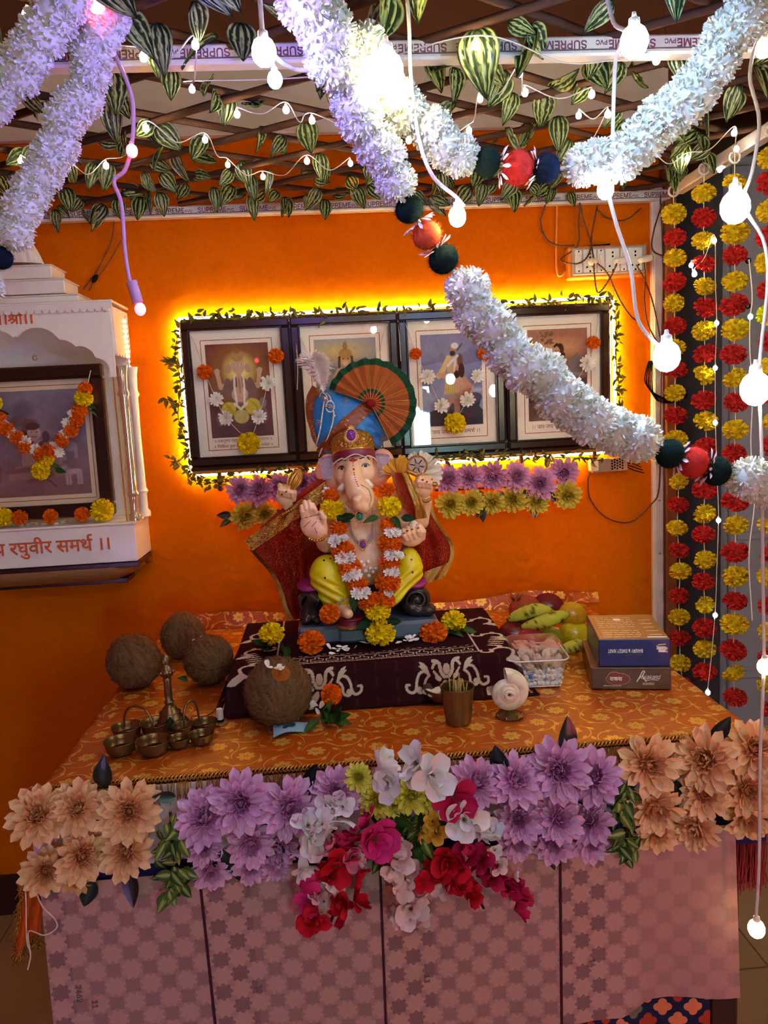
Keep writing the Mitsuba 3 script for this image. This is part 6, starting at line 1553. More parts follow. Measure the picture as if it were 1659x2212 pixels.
# ------------------------------------------------------------------ turban with fan, plume and brooch
tb = thing('turban', 'blue turban with brown border, pleated fan and white plume on the head of the idol', 'turban')
TC = A_(755, 915, -.330); TR = np.stack([RT, FW, UP], 1); rad = np.array([.084, .066, .070])


def tsurf(u, v):
    a = u*2*PI; e = (v-.5)*PI*.98; ce, se = np.cos(e), np.sin(e)
    pw = lambda x, k: np.sign(x)*np.abs(x)**k
    x, y, z = rad[0]*pw(ce, .62)*pw(np.cos(a), .85), rad[1]*pw(ce, .7)*pw(np.sin(a), .85), rad[2]*pw(se, .68)
    z = z-.24*x*np.clip(se+.2, 0, 1); x = x*(1+.13*se); z = z+.030*np.exp(-(x/.045)**2)*np.clip(-se*1.5, 0, 1)*(y < 0)
    Q = S3(x, y, z) @ TR.T+TC
    right = np.clip((x-.012)/.03, 0, 1)
    w = (np.sin(z*230+x*160+5*meshkit.noise(S3(x*40, y*40, z*25)))*.0042+(meshkit.noise(S3(x*90, y*90, z*120))-.5)*.005)*right
    return Q+(S3(np.cos(a)*ce, np.sin(a)*ce, se) @ TR.T)*w[..., None]


mat('turban_blue', lin(34, 124, 196), .5, .4, sheen=.5)
obj('wrap', grid(110, 80, tsurf), 'turban_blue', tb)
_tv = grid(160, 120, tsurf); _ts = np.stack(project(_tv.v.T.T[None].reshape(-1, 3)) if 0 else [W/2+FOC*((_tv.v-CAM) @ RT)/((_tv.v-CAM) @ FW), H/2-FOC*((_tv.v-CAM) @ UP)/((_tv.v-CAM) @ FW)], 1); _td = (_tv.v-CAM) @ FW


def on_t(px, py, off=.0):
    """the turban's surface where the viewer's ray meets it"""
    q = np.hypot(_ts[:, 0]-px, _ts[:, 1]-py); k = np.argsort(q)[:40]; k = k[_td[k] < _td[k].min()+.02]; y = np.average(_tv.v[k, 1], weights=1/(q[k]+.5))
    p = at(px, py, y); return p+(CAM-p)/np.linalg.norm(CAM-p)*off


def ribbon(c, w, name, mname, par, off=.003, nu=30, nv=8, crown=.003):
    """a strip over the turban: centre line in pixels, half widths in pixels"""
    c = spline([(a, b, 0) for a, b in c], nu+1)[:, :2]; tn = np.gradient(c, axis=0); nn = np.stack([-tn[:, 1], tn[:, 0]], 1); nn /= np.linalg.norm(nn, axis=1, keepdims=True)
    w = np.interp(np.linspace(0, 1, nu+1), np.linspace(0, 1, len(w)), w); P = np.zeros((nu+1, nv+1, 3))
    for i in range(nu+1):
        for j in range(nv+1):
            s = j/nv*2-1; P[i, j] = on_t(*(c[i]+nn[i]*w[i]*s), off+crown*(1-s*s))
    return obj(name, grid(nu, nv, lambda u, v: P), mname, par)


def brocade(p, n, uv):
    k = smoothstep(.55, .7, noise(p.x*420, p.z*420, p.y*420))*smoothstep(.35, .6, noise(p.x*60, p.z*60, 3.))
    return mix(lin(128, 62, 34), lin(206, 150, 80), k)


mat('brocade', proc(brocade), .42, .5, metallic=.25)
ribbon([(803, 872), (775, 895), (745, 922), (716, 952), (692, 980)], (14, 15, 16, 15, 12), 'border_band', 'brocade', tb, .004)
ribbon([(684, 838), (671, 862), (668, 895), (674, 925), (682, 952)], (11, 10, 7, 5, 3), 'border_band', 'brocade', tb, .003)
# fan
PV = A_(801, 872, -.405); Rf = 97*mpp(PV); NPL = 13
EX, EY, EZ = RT, UP, -FW
a0, a1 = math.radians(160), math.radians(-62)
rows = [(0, 0), (.24, 0), (.245, 1), (.32, 1), (.325, 2), (.86, 2), (.865, 1), (1.0, 1)]
colf = [lin(132, 40, 34), lin(30, 62, 44), lin(150, 78, 42)]
Pf, Cf = [], []
nA = NPL*4
for i in range(nA+1):
    q = i/nA; a = a0+(a1-a0)*q; ph = (i % 4)/4.; zz = (.009*(1-abs(2*ph-1)))
    out = 1+.035*(ph if i < nA/2 else 1-ph)
    for r, c in rows:
        R_ = Rf*r*(out if r > .9 else 1); Pf.append(PV+EX*R_*math.cos(a)+EY*R_*math.sin(a)*1.02+EZ*(zz*r+.002-.018*r*r)); Cf.append(colf[c])
Pf = np.array(Pf); nr = len(rows)
gi, gj = np.meshgrid(np.arange(nA), np.arange(nr-1), indexing='ij'); aa = gi*nr+gj
fan = M(Pf, np.stack([aa, aa+1, aa+nr+1, aa+nr], -1).reshape(-1, 4), np.array(Cf))
gold_fleck = meshkit.noise(fan.v*300) > .72
fk = obj('fan', cat([fan, M(fan.v-EZ*.0015, fan.f[:, ::-1], fan.c)]), 'vc_cloth', tb, smooth=False, label='pleated brown fan with a dark green rim')
for i in range(NPL+1):
    a = a0+(a1-a0)*i/NPL; obj('gold_rib', tube([PV+EX*Rf*r*math.cos(a)+EY*Rf*r*math.sin(a)*1.02+EZ*(.003-.018*r*r) for r in (.05, .3, .6, .88)], .0009, 5), 'gold', fk)
obj('fan_knot', ball(1, 8, lin(120, 30, 30)).sc(.011, .009, .009).mv(PV+EZ*.004), 'vc_cloth', fk)
obj('fan_tail', cat([grid(6, 8, lambda u, v: S3(A_(812, 905, -.40)[0]+.012*u+.018*v, -.395-.003*np.sin(u*9), A_(812, 905, -.40)[2]-.02*v-.012*u), lin(34, 40, 60))]), 'vc_cloth', fk)
# plume
st = spline([A_(698, 846, -.425), A_(692, 822, -.428), A_(682, 800, -.43), A_(672, 780, -.43)], 30); bb = []
for i in range(1500):
    q = rg.uniform(.18, 1) if i > 90 else rg.uniform(.0, .4); p = st[int(q*29)]; sgn = rg.choice([-1, 1]); L = (.012+.026*np.clip((q-.15)/.5, 0, 1)*(1-.35*np.clip((q-.8)/.2, 0, 1)))*rg.uniform(.6, 1.1)
    d = RT*sgn*rg.uniform(.25, 1)+UP*rg.uniform(.3, 1.1)-FW*rg.normal(0, .5); d /= np.linalg.norm(d); e = p+d*L; mid = p+d*L*.55+UP*.003
    bb.append(tube([p, mid, e-UP*L*.15], [.0013, .0012, .0004], 3, cap=False))
mat('plume', lin(236, 224, 214), .8, .2, sheen=.5)
fk = obj('plume', cat(bb+[tube(st, .0012, 5)]), 'plume', tb, label='fluffy white plume')
# brooch and pearl strings
bk = obj('brooch', cat([ball(1, 8).sc(.0085, .004, .012).x(frame(-FW, RT)).x(rot(FW, 18)).mv(A_(713, 878, -.432)), ball(1, 6).sc(.006, .006, .004).x(frame(-FW, RT)).mv(A_(702, 861, -.428)), tube(spline([A_(690, 858, -.428), A_(694, 848, -.43), A_(703, 852, -.43), A_(708, 866, -.432)], 16), .0018, 6), tube(spline([A_(704, 848, -.43), A_(712, 856, -.432), A_(716, 868, -.432)], 10), .0016, 6)]), 'silver', tb)
obj('brooch_stones', cat([ball(.0016, 5).mv(A_(713+9*math.cos(a), 878+12*math.sin(a), -.437)) for a in np.linspace(0, 2*PI, 16, endpoint=False)]+[ball(.0028, 5).mv(A_(712, 878, -.439)), ball(.0022, 5).mv(A_(702, 860, -.434)), ball(.0024, 5).mv(A_(722, 898, -.434))]), 'pearl', bk)
for pts in ([(700, 868), (696, 895), (692, 925), (686, 950), (682, 966)], [(721, 890), (718, 915), (708, 945), (696, 968), (689, 985)]):
    sp2 = spline([on_t(a, b, .0075) for a, b in pts], 36); obj('pearl_string', cat([ball(.0017, 5).mv(p) for p in sp2]), 'pearl', tb)
for px, py in ((746, 864), (687, 913)): obj('flower_stud', cat([ball(.0017, 5).mv(on_t(px+5*math.cos(a), py+5*math.sin(a), .002)) for a in np.linspace(0, 2*PI, 7, endpoint=False)]+[ball(.002, 5).mv(on_t(px, py, .003))]), 'silver', tb)

# ------------------------------------------------------------------ red gauze shawl with gold border
def lace(p, n, uv):
    f1_, f2_, r_ = voronoi(uv.x*16, uv.y*22)
    w = (1-smoothstep(.02, .12, f2_-f1_))*smoothstep(.36, .5, fbm(uv.x*5, uv.y*7, octaves=2))+.8*(1-smoothstep(.14, .24, f1_))*smoothstep(.5, .6, noise(uv.x*6, uv.y*9, 2.))
    return mix(lin(128, 30, 16), lin(198, 104, 78), dr.clip(w, 0, 1)*.6)


def zari(p, n, uv):
    k = fbm(uv.x*120, uv.y*24, octaves=2); return mix(lin(120, 74, 30), lin(236, 186, 92), smoothstep(.3, .7, k))


mat('gauze', proc(lace), .55, .4, sheen=.5)
scene['zari'] = {'type': 'twosided', 'b': {'type': 'bumpmap', 't': proc(lambda p, n, uv: fbm(p.x*520, p.y*520, p.z*520, octaves=2), eps=4e-4), 'scale': .0012, 'b': {'type': 'roughconductor', 'material': 'none', 'specular_reflectance': proc(zari), 'alpha': .12}}}
sh = thing('shawl', 'red gauze shawl with gold border draped over the arms of the idol', 'shawl')


def loft(L, R, nu, nv, fold=0., nf=3, ph=0):
    l, r = spline(L, nv+1), spline(R, nv+1); u, v = np.meshgrid(np.linspace(0, 1, nu+1), np.arange(nv+1), indexing='ij')
    P = l[v]*(1-u[..., None])+r[v]*u[..., None]; w = v/nv
    P[..., 1] += fold*np.sin(u*nf*2*PI+ph+w*2)*np.sin(PI*np.clip(u, .0, 1))
    g = grid(nu, nv, lambda a, b: P); return g, np.stack([u.ravel(), w.ravel()], 1)


def sheet_obj(name, L, R, mname, nu=30, nv=30, fold=.006, nf=3, ph=0, th=.0012):
    g, uv = loft(L, R, nu, nv, fold, nf, ph); q = M(g.v+[0, th, 0], g.f[:, ::-1]); mm = cat([g, q])
    key = fresh(sh+'__'+name); scene[key] = mikit.ply((mm.v, mm.f), mname, smooth=True, uv=np.vstack([uv, uv])); return key


LB = [A_(545, 1188, -.375), A_(566, 1212, -.36), A_(588, 1238, -.35), (A_(606, 1275, -.345)), A_(616, 1310, -.345), A_(630, 1338, -.345)]
RB = [A_(695, 1080, -.385), A_(700, 1130, -.375), A_(700, 1180, -.36), A_(694, 1240, -.35), A_(690, 1300, -.345), A_(690, 1335, -.345)]
sheet_obj('cloth', LB, RB, 'gauze', 40, 40, .009, 3)
sheet_obj('gold_border', [A_(528, 1168, -.385), A_(545, 1190, -.38)], [A_(702, 1040, -.39), A_(705, 1078, -.39)], 'zari', 40, 10, .004, 2)
sheet_obj('cloth', [A_(560, 1140, -.382), A_(575, 1150, -.384)], [A_(700, 1022, -.372), A_(704, 1046, -.386)], 'gauze', 30, 6, .004, 2)
gb = lambda c, w: ([p+RT*(-w)*mpp(p)-[0, .002, 0] for p in c], [p+RT*w*mpp(p)-[0, .002, 0] for p in c])
sheet_obj('gold_border', *gb(LB, 5), 'zari', 4, 40, 0)
sheet_obj('cloth', [A_(846, 1022, -.405), A_(856, 1060, -.412), A_(874, 1098, -.412), A_(892, 1120, -.405)], [A_(880, 1020, -.40), A_(896, 1052, -.405), A_(912, 1088, -.408), A_(921, 1118, -.40)], 'gauze', 20, 24, .004, 1)
sheet_obj('gold_border', [A_(868, 1022, -.409), A_(880, 1054, -.416), A_(894, 1090, -.418), A_(898, 1122, -.410)], [A_(881, 1020, -.405), A_(898, 1052, -.41), A_(914, 1088, -.413), A_(923, 1119, -.404)], 'zari', 8, 24, .002, 1)
sheet_obj('gold_border', [A_(844, 1020, -.408), A_(855, 1060, -.416), A_(873, 1098, -.416)], [A_(851, 1020, -.410), A_(861, 1058, -.418), A_(878, 1096, -.418)], 'zari', 4, 20, 0)
RR = [A_(928, 1082, -.36), A_(938, 1118, -.36), A_(960, 1152, -.355), A_(975, 1178, -.35), A_(974, 1208, -.35), A_(956, 1246, -.35)]
sheet_obj('cloth', [A_(890, 1100, -.362), A_(886, 1150, -.362), A_(884, 1190, -.355), A_(886, 1220, -.35), A_(890, 1245, -.35), A_(905, 1268, -.35)], RR, 'gauze', 30, 34, .007, 2)
sheet_obj('gold_border', *gb(RR, 4), 'zari', 4, 34, 0)
sheet_obj('gold_border', [A_(918, 1235, -.357), A_(912, 1262, -.357)], [A_(968, 1216, -.357), A_(954, 1250, -.357)], 'zari', 16, 8, .002, 1)
mat('gold_fan', lin(198, 140, 44), .5, .4)

# ------------------------------------------------------------------ flower garland on the idol, flowers behind its hand
gk = thing('idol_garland', 'orange and white flower garland hanging round the neck of the idol', 'garland')
GL = [('orange', 715, 1071, 18), ('yellow', 718, 1099, 27), ('orange', 732, 1141, 20), ('white', 738, 1169, 25), ('orange', 741, 1190, 26), ('white', 753, 1208, 26), ('orange', 756, 1226, 26), ('white', 766, 1244, 25), ('orange', 772, 1262, 24), ('white', 786, 1282, 26), ('orange', 800, 1300, 27)]
GR = [('orange', 836, 1058, 18), ('yellow', 841, 1094, 27), ('orange', 842, 1135, 21), ('white', 843, 1154, 22), ('orange', 842, 1174, 26), ('white', 845, 1202, 25), ('orange', 842, 1217, 24), ('white', 841, 1238, 20), ('orange', 838, 1258, 28), ('white', 836, 1284, 15), ('orange', 828, 1298, 26)]
for S_, s in ((GL, -1), (GR, 1)):
    pp = []
    for i, (kd, px, py, r) in enumerate(S_):
        y = -.418-.060*np.clip((py-1060)/240, 0, 1)+(.004 if kd == 'white' else 0)
        if kd == 'white':
            for dx in (-.55, .05): flower_at(gk, 'white', px-dx*s*r, py+rg.uniform(-2, 2)-2, y-.012, r*.64, rg, (rg.normal(0, .3), -1, .8), 1.0, 25)
        else: flower_at(gk, kd, px, py, y, r, rg, (rg.normal(0, .2), -1, .25), 1.0, 14, asp=.86)
        pp.append(at(px, py, y))
    obj('thread', tube(spline(pp, 40), .0011, 5), 'thread', gk)
flower_at(gk, 'yellow', 816, 1320, -.488, 28, rg, (0, -1, .2), asp=.8)
for px, py, dx, dz in ((708, 1122, -.5, -.2), (725, 1114, .6, -.3), (735, 1120, .7, .1), (818, 1116, -.7, -.1), (845, 1116, .2, -.25), (866, 1118, .7, -.1), (800, 1344, -.7, -.2), (815, 1346, .3, -.2), (832, 1342, .8, 0)):
    obj('leaf', LEAF[rg.integers(3)], 'vc', gk, m=leaf_m(at(px, py, -.435 if py < 1200 else -.488), (dx, -.25, dz), .034, rg, (0, -1, .5)))
obj('tassel_leaf', LEAF[0], 'vc', gk, m=leaf_m(at(762, 1285, -.482), (.05, -.1, -1), .034, None, (0, -1, .2)))
k = thing('orange_marigold', 'orange marigold lying at the foot of the idol beside the mouse figure', 'flower'); flower_at(k, 'orange', 712, 1326, -.475, 22, rg, (0, -1, .5), name='head')
FANP = petal(.24, .1, .3, .1, lin(206, 140, 46), lin(212, 150, 54), 2, 4)
k = thing('orange_daisy', 'orange-yellow daisy tucked behind the left shoulder of the idol', 'flower')
for a in np.linspace(-78, 62, 22): obj('petal', FANP, 'vc', k, m=leaf_m(A_(862, 1026, -.385-.004*rg.uniform()), RT*math.sin(math.radians(a))+UP*math.cos(math.radians(a))-FW*rg.normal(0, .2), .040*rg.uniform(.85, 1.05), rg, (0, -1, .1)))
FANW = petal(.22, .1, .3, .1, lin(218, 206, 180), lin(226, 216, 194), 2, 4)
k = thing('white_daisy', 'white daisy behind the disc in the rear hand of the idol', 'flower')
for a in np.linspace(-50, 130, 34): obj('petal', FANW, 'vc', k, m=leaf_m(A_(908, 1022, -.368-.004*rg.uniform()), RT*math.sin(math.radians(a))+UP*math.cos(math.radians(a))-FW*rg.normal(0, .15), .047*rg.uniform(.85, 1.05), rg, (0, -1, .1)))
# ------------------------------------------------------------------ framed prints
rg = np.random.default_rng(41)


class Print:
    """a flat print: colours on a fine grid, painted with soft-edged outlines; x right, y up, both 0..1"""
    def __init__(s, nx, ny, top, bot):
        s.nx, s.ny = nx, ny; s.X, s.Y = np.meshgrid(np.linspace(0, 1, nx+1), np.linspace(0, 1, ny+1), indexing='ij')
        s.C = lin(*bot)+(lin(*top)-lin(*bot))*s.Y[..., None]; s.asp = ny/nx

    def put(s, w, c): w = np.clip(w, 0, 1)[..., None]; s.C = s.C*(1-w)+lin(*c)*w

    def el(s, cx, cy, rx, ry, c, a=0, soft=.12, op=1.):
        a = math.radians(a); dx, dy = (s.X-cx), (s.Y-cy)*s.asp; u, v = dx*math.cos(a)+dy*math.sin(a), -dx*math.sin(a)+dy*math.cos(a)
        r = np.sqrt((u/rx)**2+(v/(ry*s.asp))**2); s.put((1-np.clip((r-1+soft)/soft, 0, 1))*op, c)

    def line(s, pts, w, c, op=1.):
        p = np.array(pts, float); d = np.full(s.X.shape, 9.)
        for a, b in zip(p[:-1], p[1:]):
            e = (b-a)*[1, s.asp]; q = np.stack([s.X-a[0], (s.Y-a[1])*s.asp], -1); t_ = np.clip((q @ e)/(e @ e+1e-9), 0, 1); d = np.minimum(d, np.linalg.norm(q-t_[..., None]*e, axis=-1))
        s.put((1-np.clip((d-w)/.006, 0, 1))*op, c)

    def poly(s, pts, c, op=1.):
        g = Polygon(pts); shapely.prepare(g); s.put(shapely.contains_xy(g, s.X.ravel(), s.Y.ravel()).reshape(s.X.shape)*op, c)

    def grain(s, k, a):
        n = meshkit.fbm(np.stack([s.X*k, s.Y*k*s.asp, 0*s.X], -1), 3); s.C = np.clip(s.C*(1+a*(n-.5)*2)[..., None], 0, 1)

    def mesh(s, w, h):
        i, j = np.meshgrid(np.arange(s.nx), np.arange(s.ny), indexing='ij'); a = i*(s.ny+1)+j
        return M(np.stack([(s.X-.5)*w, 0*s.X, (s.Y-.5)*h], -1).reshape(-1, 3), np.stack([a, a+s.ny+1, a+s.ny+2, a+1], -1).reshape(-1, 4), s.C.reshape(-1, 3))


def print_ganesh():
    p = Print(112, 150, (116, 58, 50), (92, 64, 74)); p.el(.5, .66, .62, .42, (170, 114, 46), soft=.9); p.el(.52, .72, .30, .22, (232, 212, 120), soft=.7)
    sk, gy = (206, 166, 140), (122, 92, 92)
    for s in (-1, 1):
        p.line([(.5+s*.16, .58), (.5+s*.30, .54), (.5+s*.34, .70)], .030, sk); p.el(.5+s*.34, .71, .05, .035, sk); p.line([(.5+s*.18, .60), (.5+s*.26, .46), (.5+s*.20, .42 if s > 0 else .54)], .042, gy)
        p.el(.5+s*.155, .735, .052, .052, (190, 150, 128), s*10)
    p.el(.5, .50, .20, .16, gy); p.el(.5, .46, .14, .09, sk); p.el(.30, .30, .13, .085, (206, 186, 70), 30); p.el(.70, .32, .15, .095, (206, 186, 70), -25)
    p.el(.5, .22, .13, .08, (196, 180, 110)); p.el(.16, .20, .07, .09, (126, 96, 104)); p.el(.86, .22, .07, .10, (126, 96, 104)); p.el(.86, .36, .06, .06, (136, 122, 140))
    p.el(.5, .12, .38, .022, (92, 72, 74)); p.el(.5, .76, .115, .085, (200, 160, 136)); p.el(.5, .86, .105, .055, (176, 136, 84)); p.el(.5, .92, .05, .03, (140, 104, 64))
    p.line([(.5, .75), (.505, .62), (.51, .50), (.53, .44)], .036, (204, 164, 140)); p.line([(.5, .62), (.51, .48)], .012, (176, 130, 110))
    for s in (-1, 1): p.el(.5+s*.055, .775, .022, .010, (240, 230, 220)); p.el(.5+s*.055, .775, .010, .009, (40, 24, 24)); p.line([(.5+s*.07, .66), (.5+s*.08, .55), (.5+s*.06, .36)], .014, (236, 228, 214), .9)
    p.line([(.40, .36), (.5, .30), (.6, .36)], .016, (232, 222, 204), .9)
    for k in range(5): p.line([(.62+.03*k, .40-.01*k), (.78+.01*k, .32-.03*k)], .003, (170, 150, 50), .7); p.line([(.24+.02*k, .38-.01*k), (.34+.02*k, .24)], .003, (170, 150, 50), .7)
    p.grain(22, .12); return p


def print_hanuman():
    p = Print(112, 150, (150, 152, 160), (96, 110, 90)); p.el(.4, .86, .7, .16, (196, 176, 120), soft=.8); p.el(.8, .74, .36, .05, (132, 134, 130), soft=.6); p.el(.2, .66, .4, .06, (110, 120, 112), soft=.5)
    p.poly([(.6, .62), (.82, .80), (.92, .74), (1, .82), (1, .6)], (118, 124, 122)); p.el(.5, .5, .6, .14, (112, 124, 130), soft=.6)
    for s in (-1, 1): p.line([(.5+s*.10, .66), (.5+s*.19, .56), (.5+s*.05, .55)], .050, (190, 150, 104))
    p.el(.5, .52, .15, .17, (200, 164, 118)); p.el(.5, .78, .095, .075, (196, 156, 108)); p.el(.5, .84, .115, .06, (168, 132, 72)); p.el(.5, .92, .04, .05, (150, 112, 60)); p.el(.5, .735, .05, .03, (214, 176, 130))
    for s in (-1, 1): p.el(.5+s*.04, .785, .014, .008, (40, 26, 20)); p.line([(.5+s*.10, .80), (.5+s*.11, .70)], .018, (70, 50, 40)); p.el(.5+s*.03, .55, .035, .05, (206, 168, 122), s*20)
    p.line([(.34, .56), (.30, .40), (.36, .26)], .06, (170, 112, 140), .9); p.el(.5, .30, .22, .12, (176, 120, 70)); p.el(.5, .16, .34, .07, (104, 96, 80)); p.line([(.42, .64), (.5, .58), (.58, .64)], .008, (220, 190, 90))
    p.grain(20, .12); return p


def print_sages():
    p = Print(112, 150, (128, 124, 160), (150, 160, 190)); p.grain(7, .12)
    p.poly([(0, .70), (.16, .72), (.34, .80), (.44, .73), (.6, .76), (.78, .82), (.92, .88), (1, .82), (1, .5), (0, .5)], (118, 116, 154)); p.poly([(0, .66), (.3, .70), (.6, .64), (1, .70), (1, .5), (0, .5)], (132, 136, 178)); p.el(.86, .38, .2, .03, (170, 190, 210), soft=.5)
    p.poly([(0, .14), (.2, .18), (.4, .26), (.8, .36), (.98, .30), (.94, .20), (1, .16), (1, 0), (0, 0)], (58, 60, 78)); p.el(.86, .30, .14, .06, (74, 78, 104)); p.el(.5, .06, .6, .10, (52, 54, 66), soft=.4)
    p.poly([(.40, .56), (.58, .60), (.60, .36), (.36, .34)], (206, 186, 112)); p.poly([(.43, .76), (.62, .76), (.66, .58), (.42, .58)], (196, 164, 120)); p.line([(.45, .74), (.36, .62), (.28, .55)], .040, (206, 182, 122)); p.el(.64, .70, .05, .09, (110, 70, 60))
    p.line([(.44, .66), (.56, .74), (.60, .76)], .018, (208, 206, 214)); p.line([(.56, .74), (.55, .60)], .016, (208, 206, 214)); p.el(.53, .83, .055, .045, (176, 130, 100)); p.el(.52, .79, .05, .03, (52, 36, 34)); p.el(.56, .87, .065, .035, (222, 214, 210)); p.line([(.60, .82), (.68, .89)], .006, (60, 60, 80))
    for k in range(6): p.line([(.42+.03*k, .56), (.39+.036*k, .35)], .003, (166, 146, 84), .8)
    p.poly([(.54, .54), (.74, .52), (.80, .40), (.56, .34)], (206, 164, 138)); p.line([(.70, .50), (.80, .42), (.62, .34)], .036, (200, 150, 126)); p.line([(.54, .55), (.42, .54), (.30, .56)], .034, (200, 158, 128)); p.el(.60, .61, .055, .05, (188, 142, 116)); p.el(.66, .60, .055, .085, (58, 38, 36)); p.el(.58, .56, .05, .045, (44, 30, 30))
    p.poly([(.36, .28), (.56, .34), (.82, .36), (.84, .28), (.58, .22)], (176, 120, 100)); p.line([(.62, .32), (.44, .28), (.38, .20)], .05, (176, 134, 116)); p.line([(.56, .32), (.57, .18), (.56, .10)], .045, (170, 128, 110)); p.line([(.70, .36), (.80, .38)], .03, (178, 110, 90))
    p.grain(24, .10); return p


def print_sage():
    p = Print(112, 150, (158, 110, 92), (96, 66, 58)); p.grain(6, .14); p.el(.5, .80, .6, .14, (196, 146, 108), soft=.8)
    p.poly([(.62, .58), (.74, .68), (.84, .74), (.92, .66), (1, .64), (1, .52), (.6, .52)], (122, 108, 112)); p.el(.8, .50, .3, .03, (140, 132, 136), soft=.5); p.poly([(0, .46), (.2, .44), (.4, .40), (1, .46), (1, 0), (0, 0)], (92, 68, 60)); p.poly([(0, .50), (.1, .48), (.2, .36), (.14, .22), (0, .2)], (52, 50, 66))
    for k in range(26): p.el(.16+.26*rg.uniform(), .84+.13*rg.uniform(), .03, .010, (112, 76, 62), rg.uniform(-40, 40))
    p.poly([(.44, .62), (.60, .64), (.64, .44), (.62, .30), (.38, .30)], (188, 138, 104)); p.el(.60, .60, .05, .06, (196, 146, 112)); p.el(.50, .76, .062, .060, (190, 144, 112)); p.el(.545, .775, .068, .075, (50, 36, 34), op=.96); p.el(.49, .755, .052, .055, (196, 150, 118)); p.el(.585, .68, .035, .07, (50, 36, 34), -20); p.el(.49, .69, .05, .04, (54, 34, 32)); p.line([(.45, .81), (.49, .835), (.54, .81)], .016, (50, 36, 34))
    for s in (-1, 1): p.el(.488+s*.022, .765, .009, .006, (36, 24, 22))
    p.line([(.46, .722), (.52, .722)], .007, (54, 34, 32)); p.poly([(.30, .30), (.72, .32), (.78, .16), (.26, .14)], (170, 112, 84)); p.el(.5, .12, .4, .04, (78, 54, 46)); p.grain(24, .12); return p


def print_shepherd():
    p = Print(112, 150, (126, 122, 144), (126, 96, 98)); p.grain(5, .16); p.el(.40, .82, .14, .11, (96, 96, 116), soft=.5); p.line([(.42, .74), (.43, .62)], .010, (90, 80, 90))
    p.el(.34, .72, .08, .06, (112, 86, 90), soft=.3); p.el(.46, .66, .10, .09, (108, 74, 80), soft=.3); p.el(.36, .58, .09, .06, (76, 62, 74), soft=.3); p.el(.12, .72, .12, .08, (70, 76, 72), soft=.5)
    p.poly([(.36, .50), (.46, .54), (.60, .54), (.72, .48), (.74, .28), (.34, .26)], (176, 140, 138)); p.el(.49, .60, .07, .07, (190, 154, 146)); p.el(.48, .665, .075, .038, (78, 54, 62)); p.line([(.46, .51), (.51, .45), (.56, .51)], .018, (120, 62, 66)); p.el(.6, .56, .04, .06, (90, 66, 76))
    for s in (-1, 1): p.el(.49+s*.026, .61, .010, .005, (50, 34, 40))
    p.line([(.47, .565), (.51, .565)], .004, (140, 80, 80)); p.poly([(.20, .30), (.78, .30), (.84, .18), (.2, .16)], (150, 116, 116)); p.line([(.2, .24), (.5, .26), (.62, .2), (.40, .14)], .026, (120, 84, 90)); p.el(.24, .30, .04, .06, (124, 92, 100)); p.line([(.12, .28), (.1, .16)], .02, (112, 74, 82))
    p.el(.82, .46, .08, .05, (150, 132, 148)); p.line([(.76, .44), (.76, .34)], .016, (150, 132, 148)); p.line([(.88, .44), (.88, .36)], .016, (150, 132, 148)); p.el(.84, .22, .09, .028, (176, 152, 160)); p.el(.75, .26, .03, .02, (176, 152, 160))
    for x in (.77, .80, .88, .91): p.line([(x, .2), (x, .10)], .010, (170, 146, 154))
    p.line([(.5, .20), (.6, .14), (.66, .08)], .006, (86, 62, 70)); p.grain(22, .12); return p


mat('mat_board', lin(240, 230, 214), .75, .2)
mat('mat_cream', lin(222, 204, 176), .75, .2)
mat('line_brown', lin(164, 104, 72), .6, .2)
mat('frame_dark', lin(40, 24, 22), .25, .5)


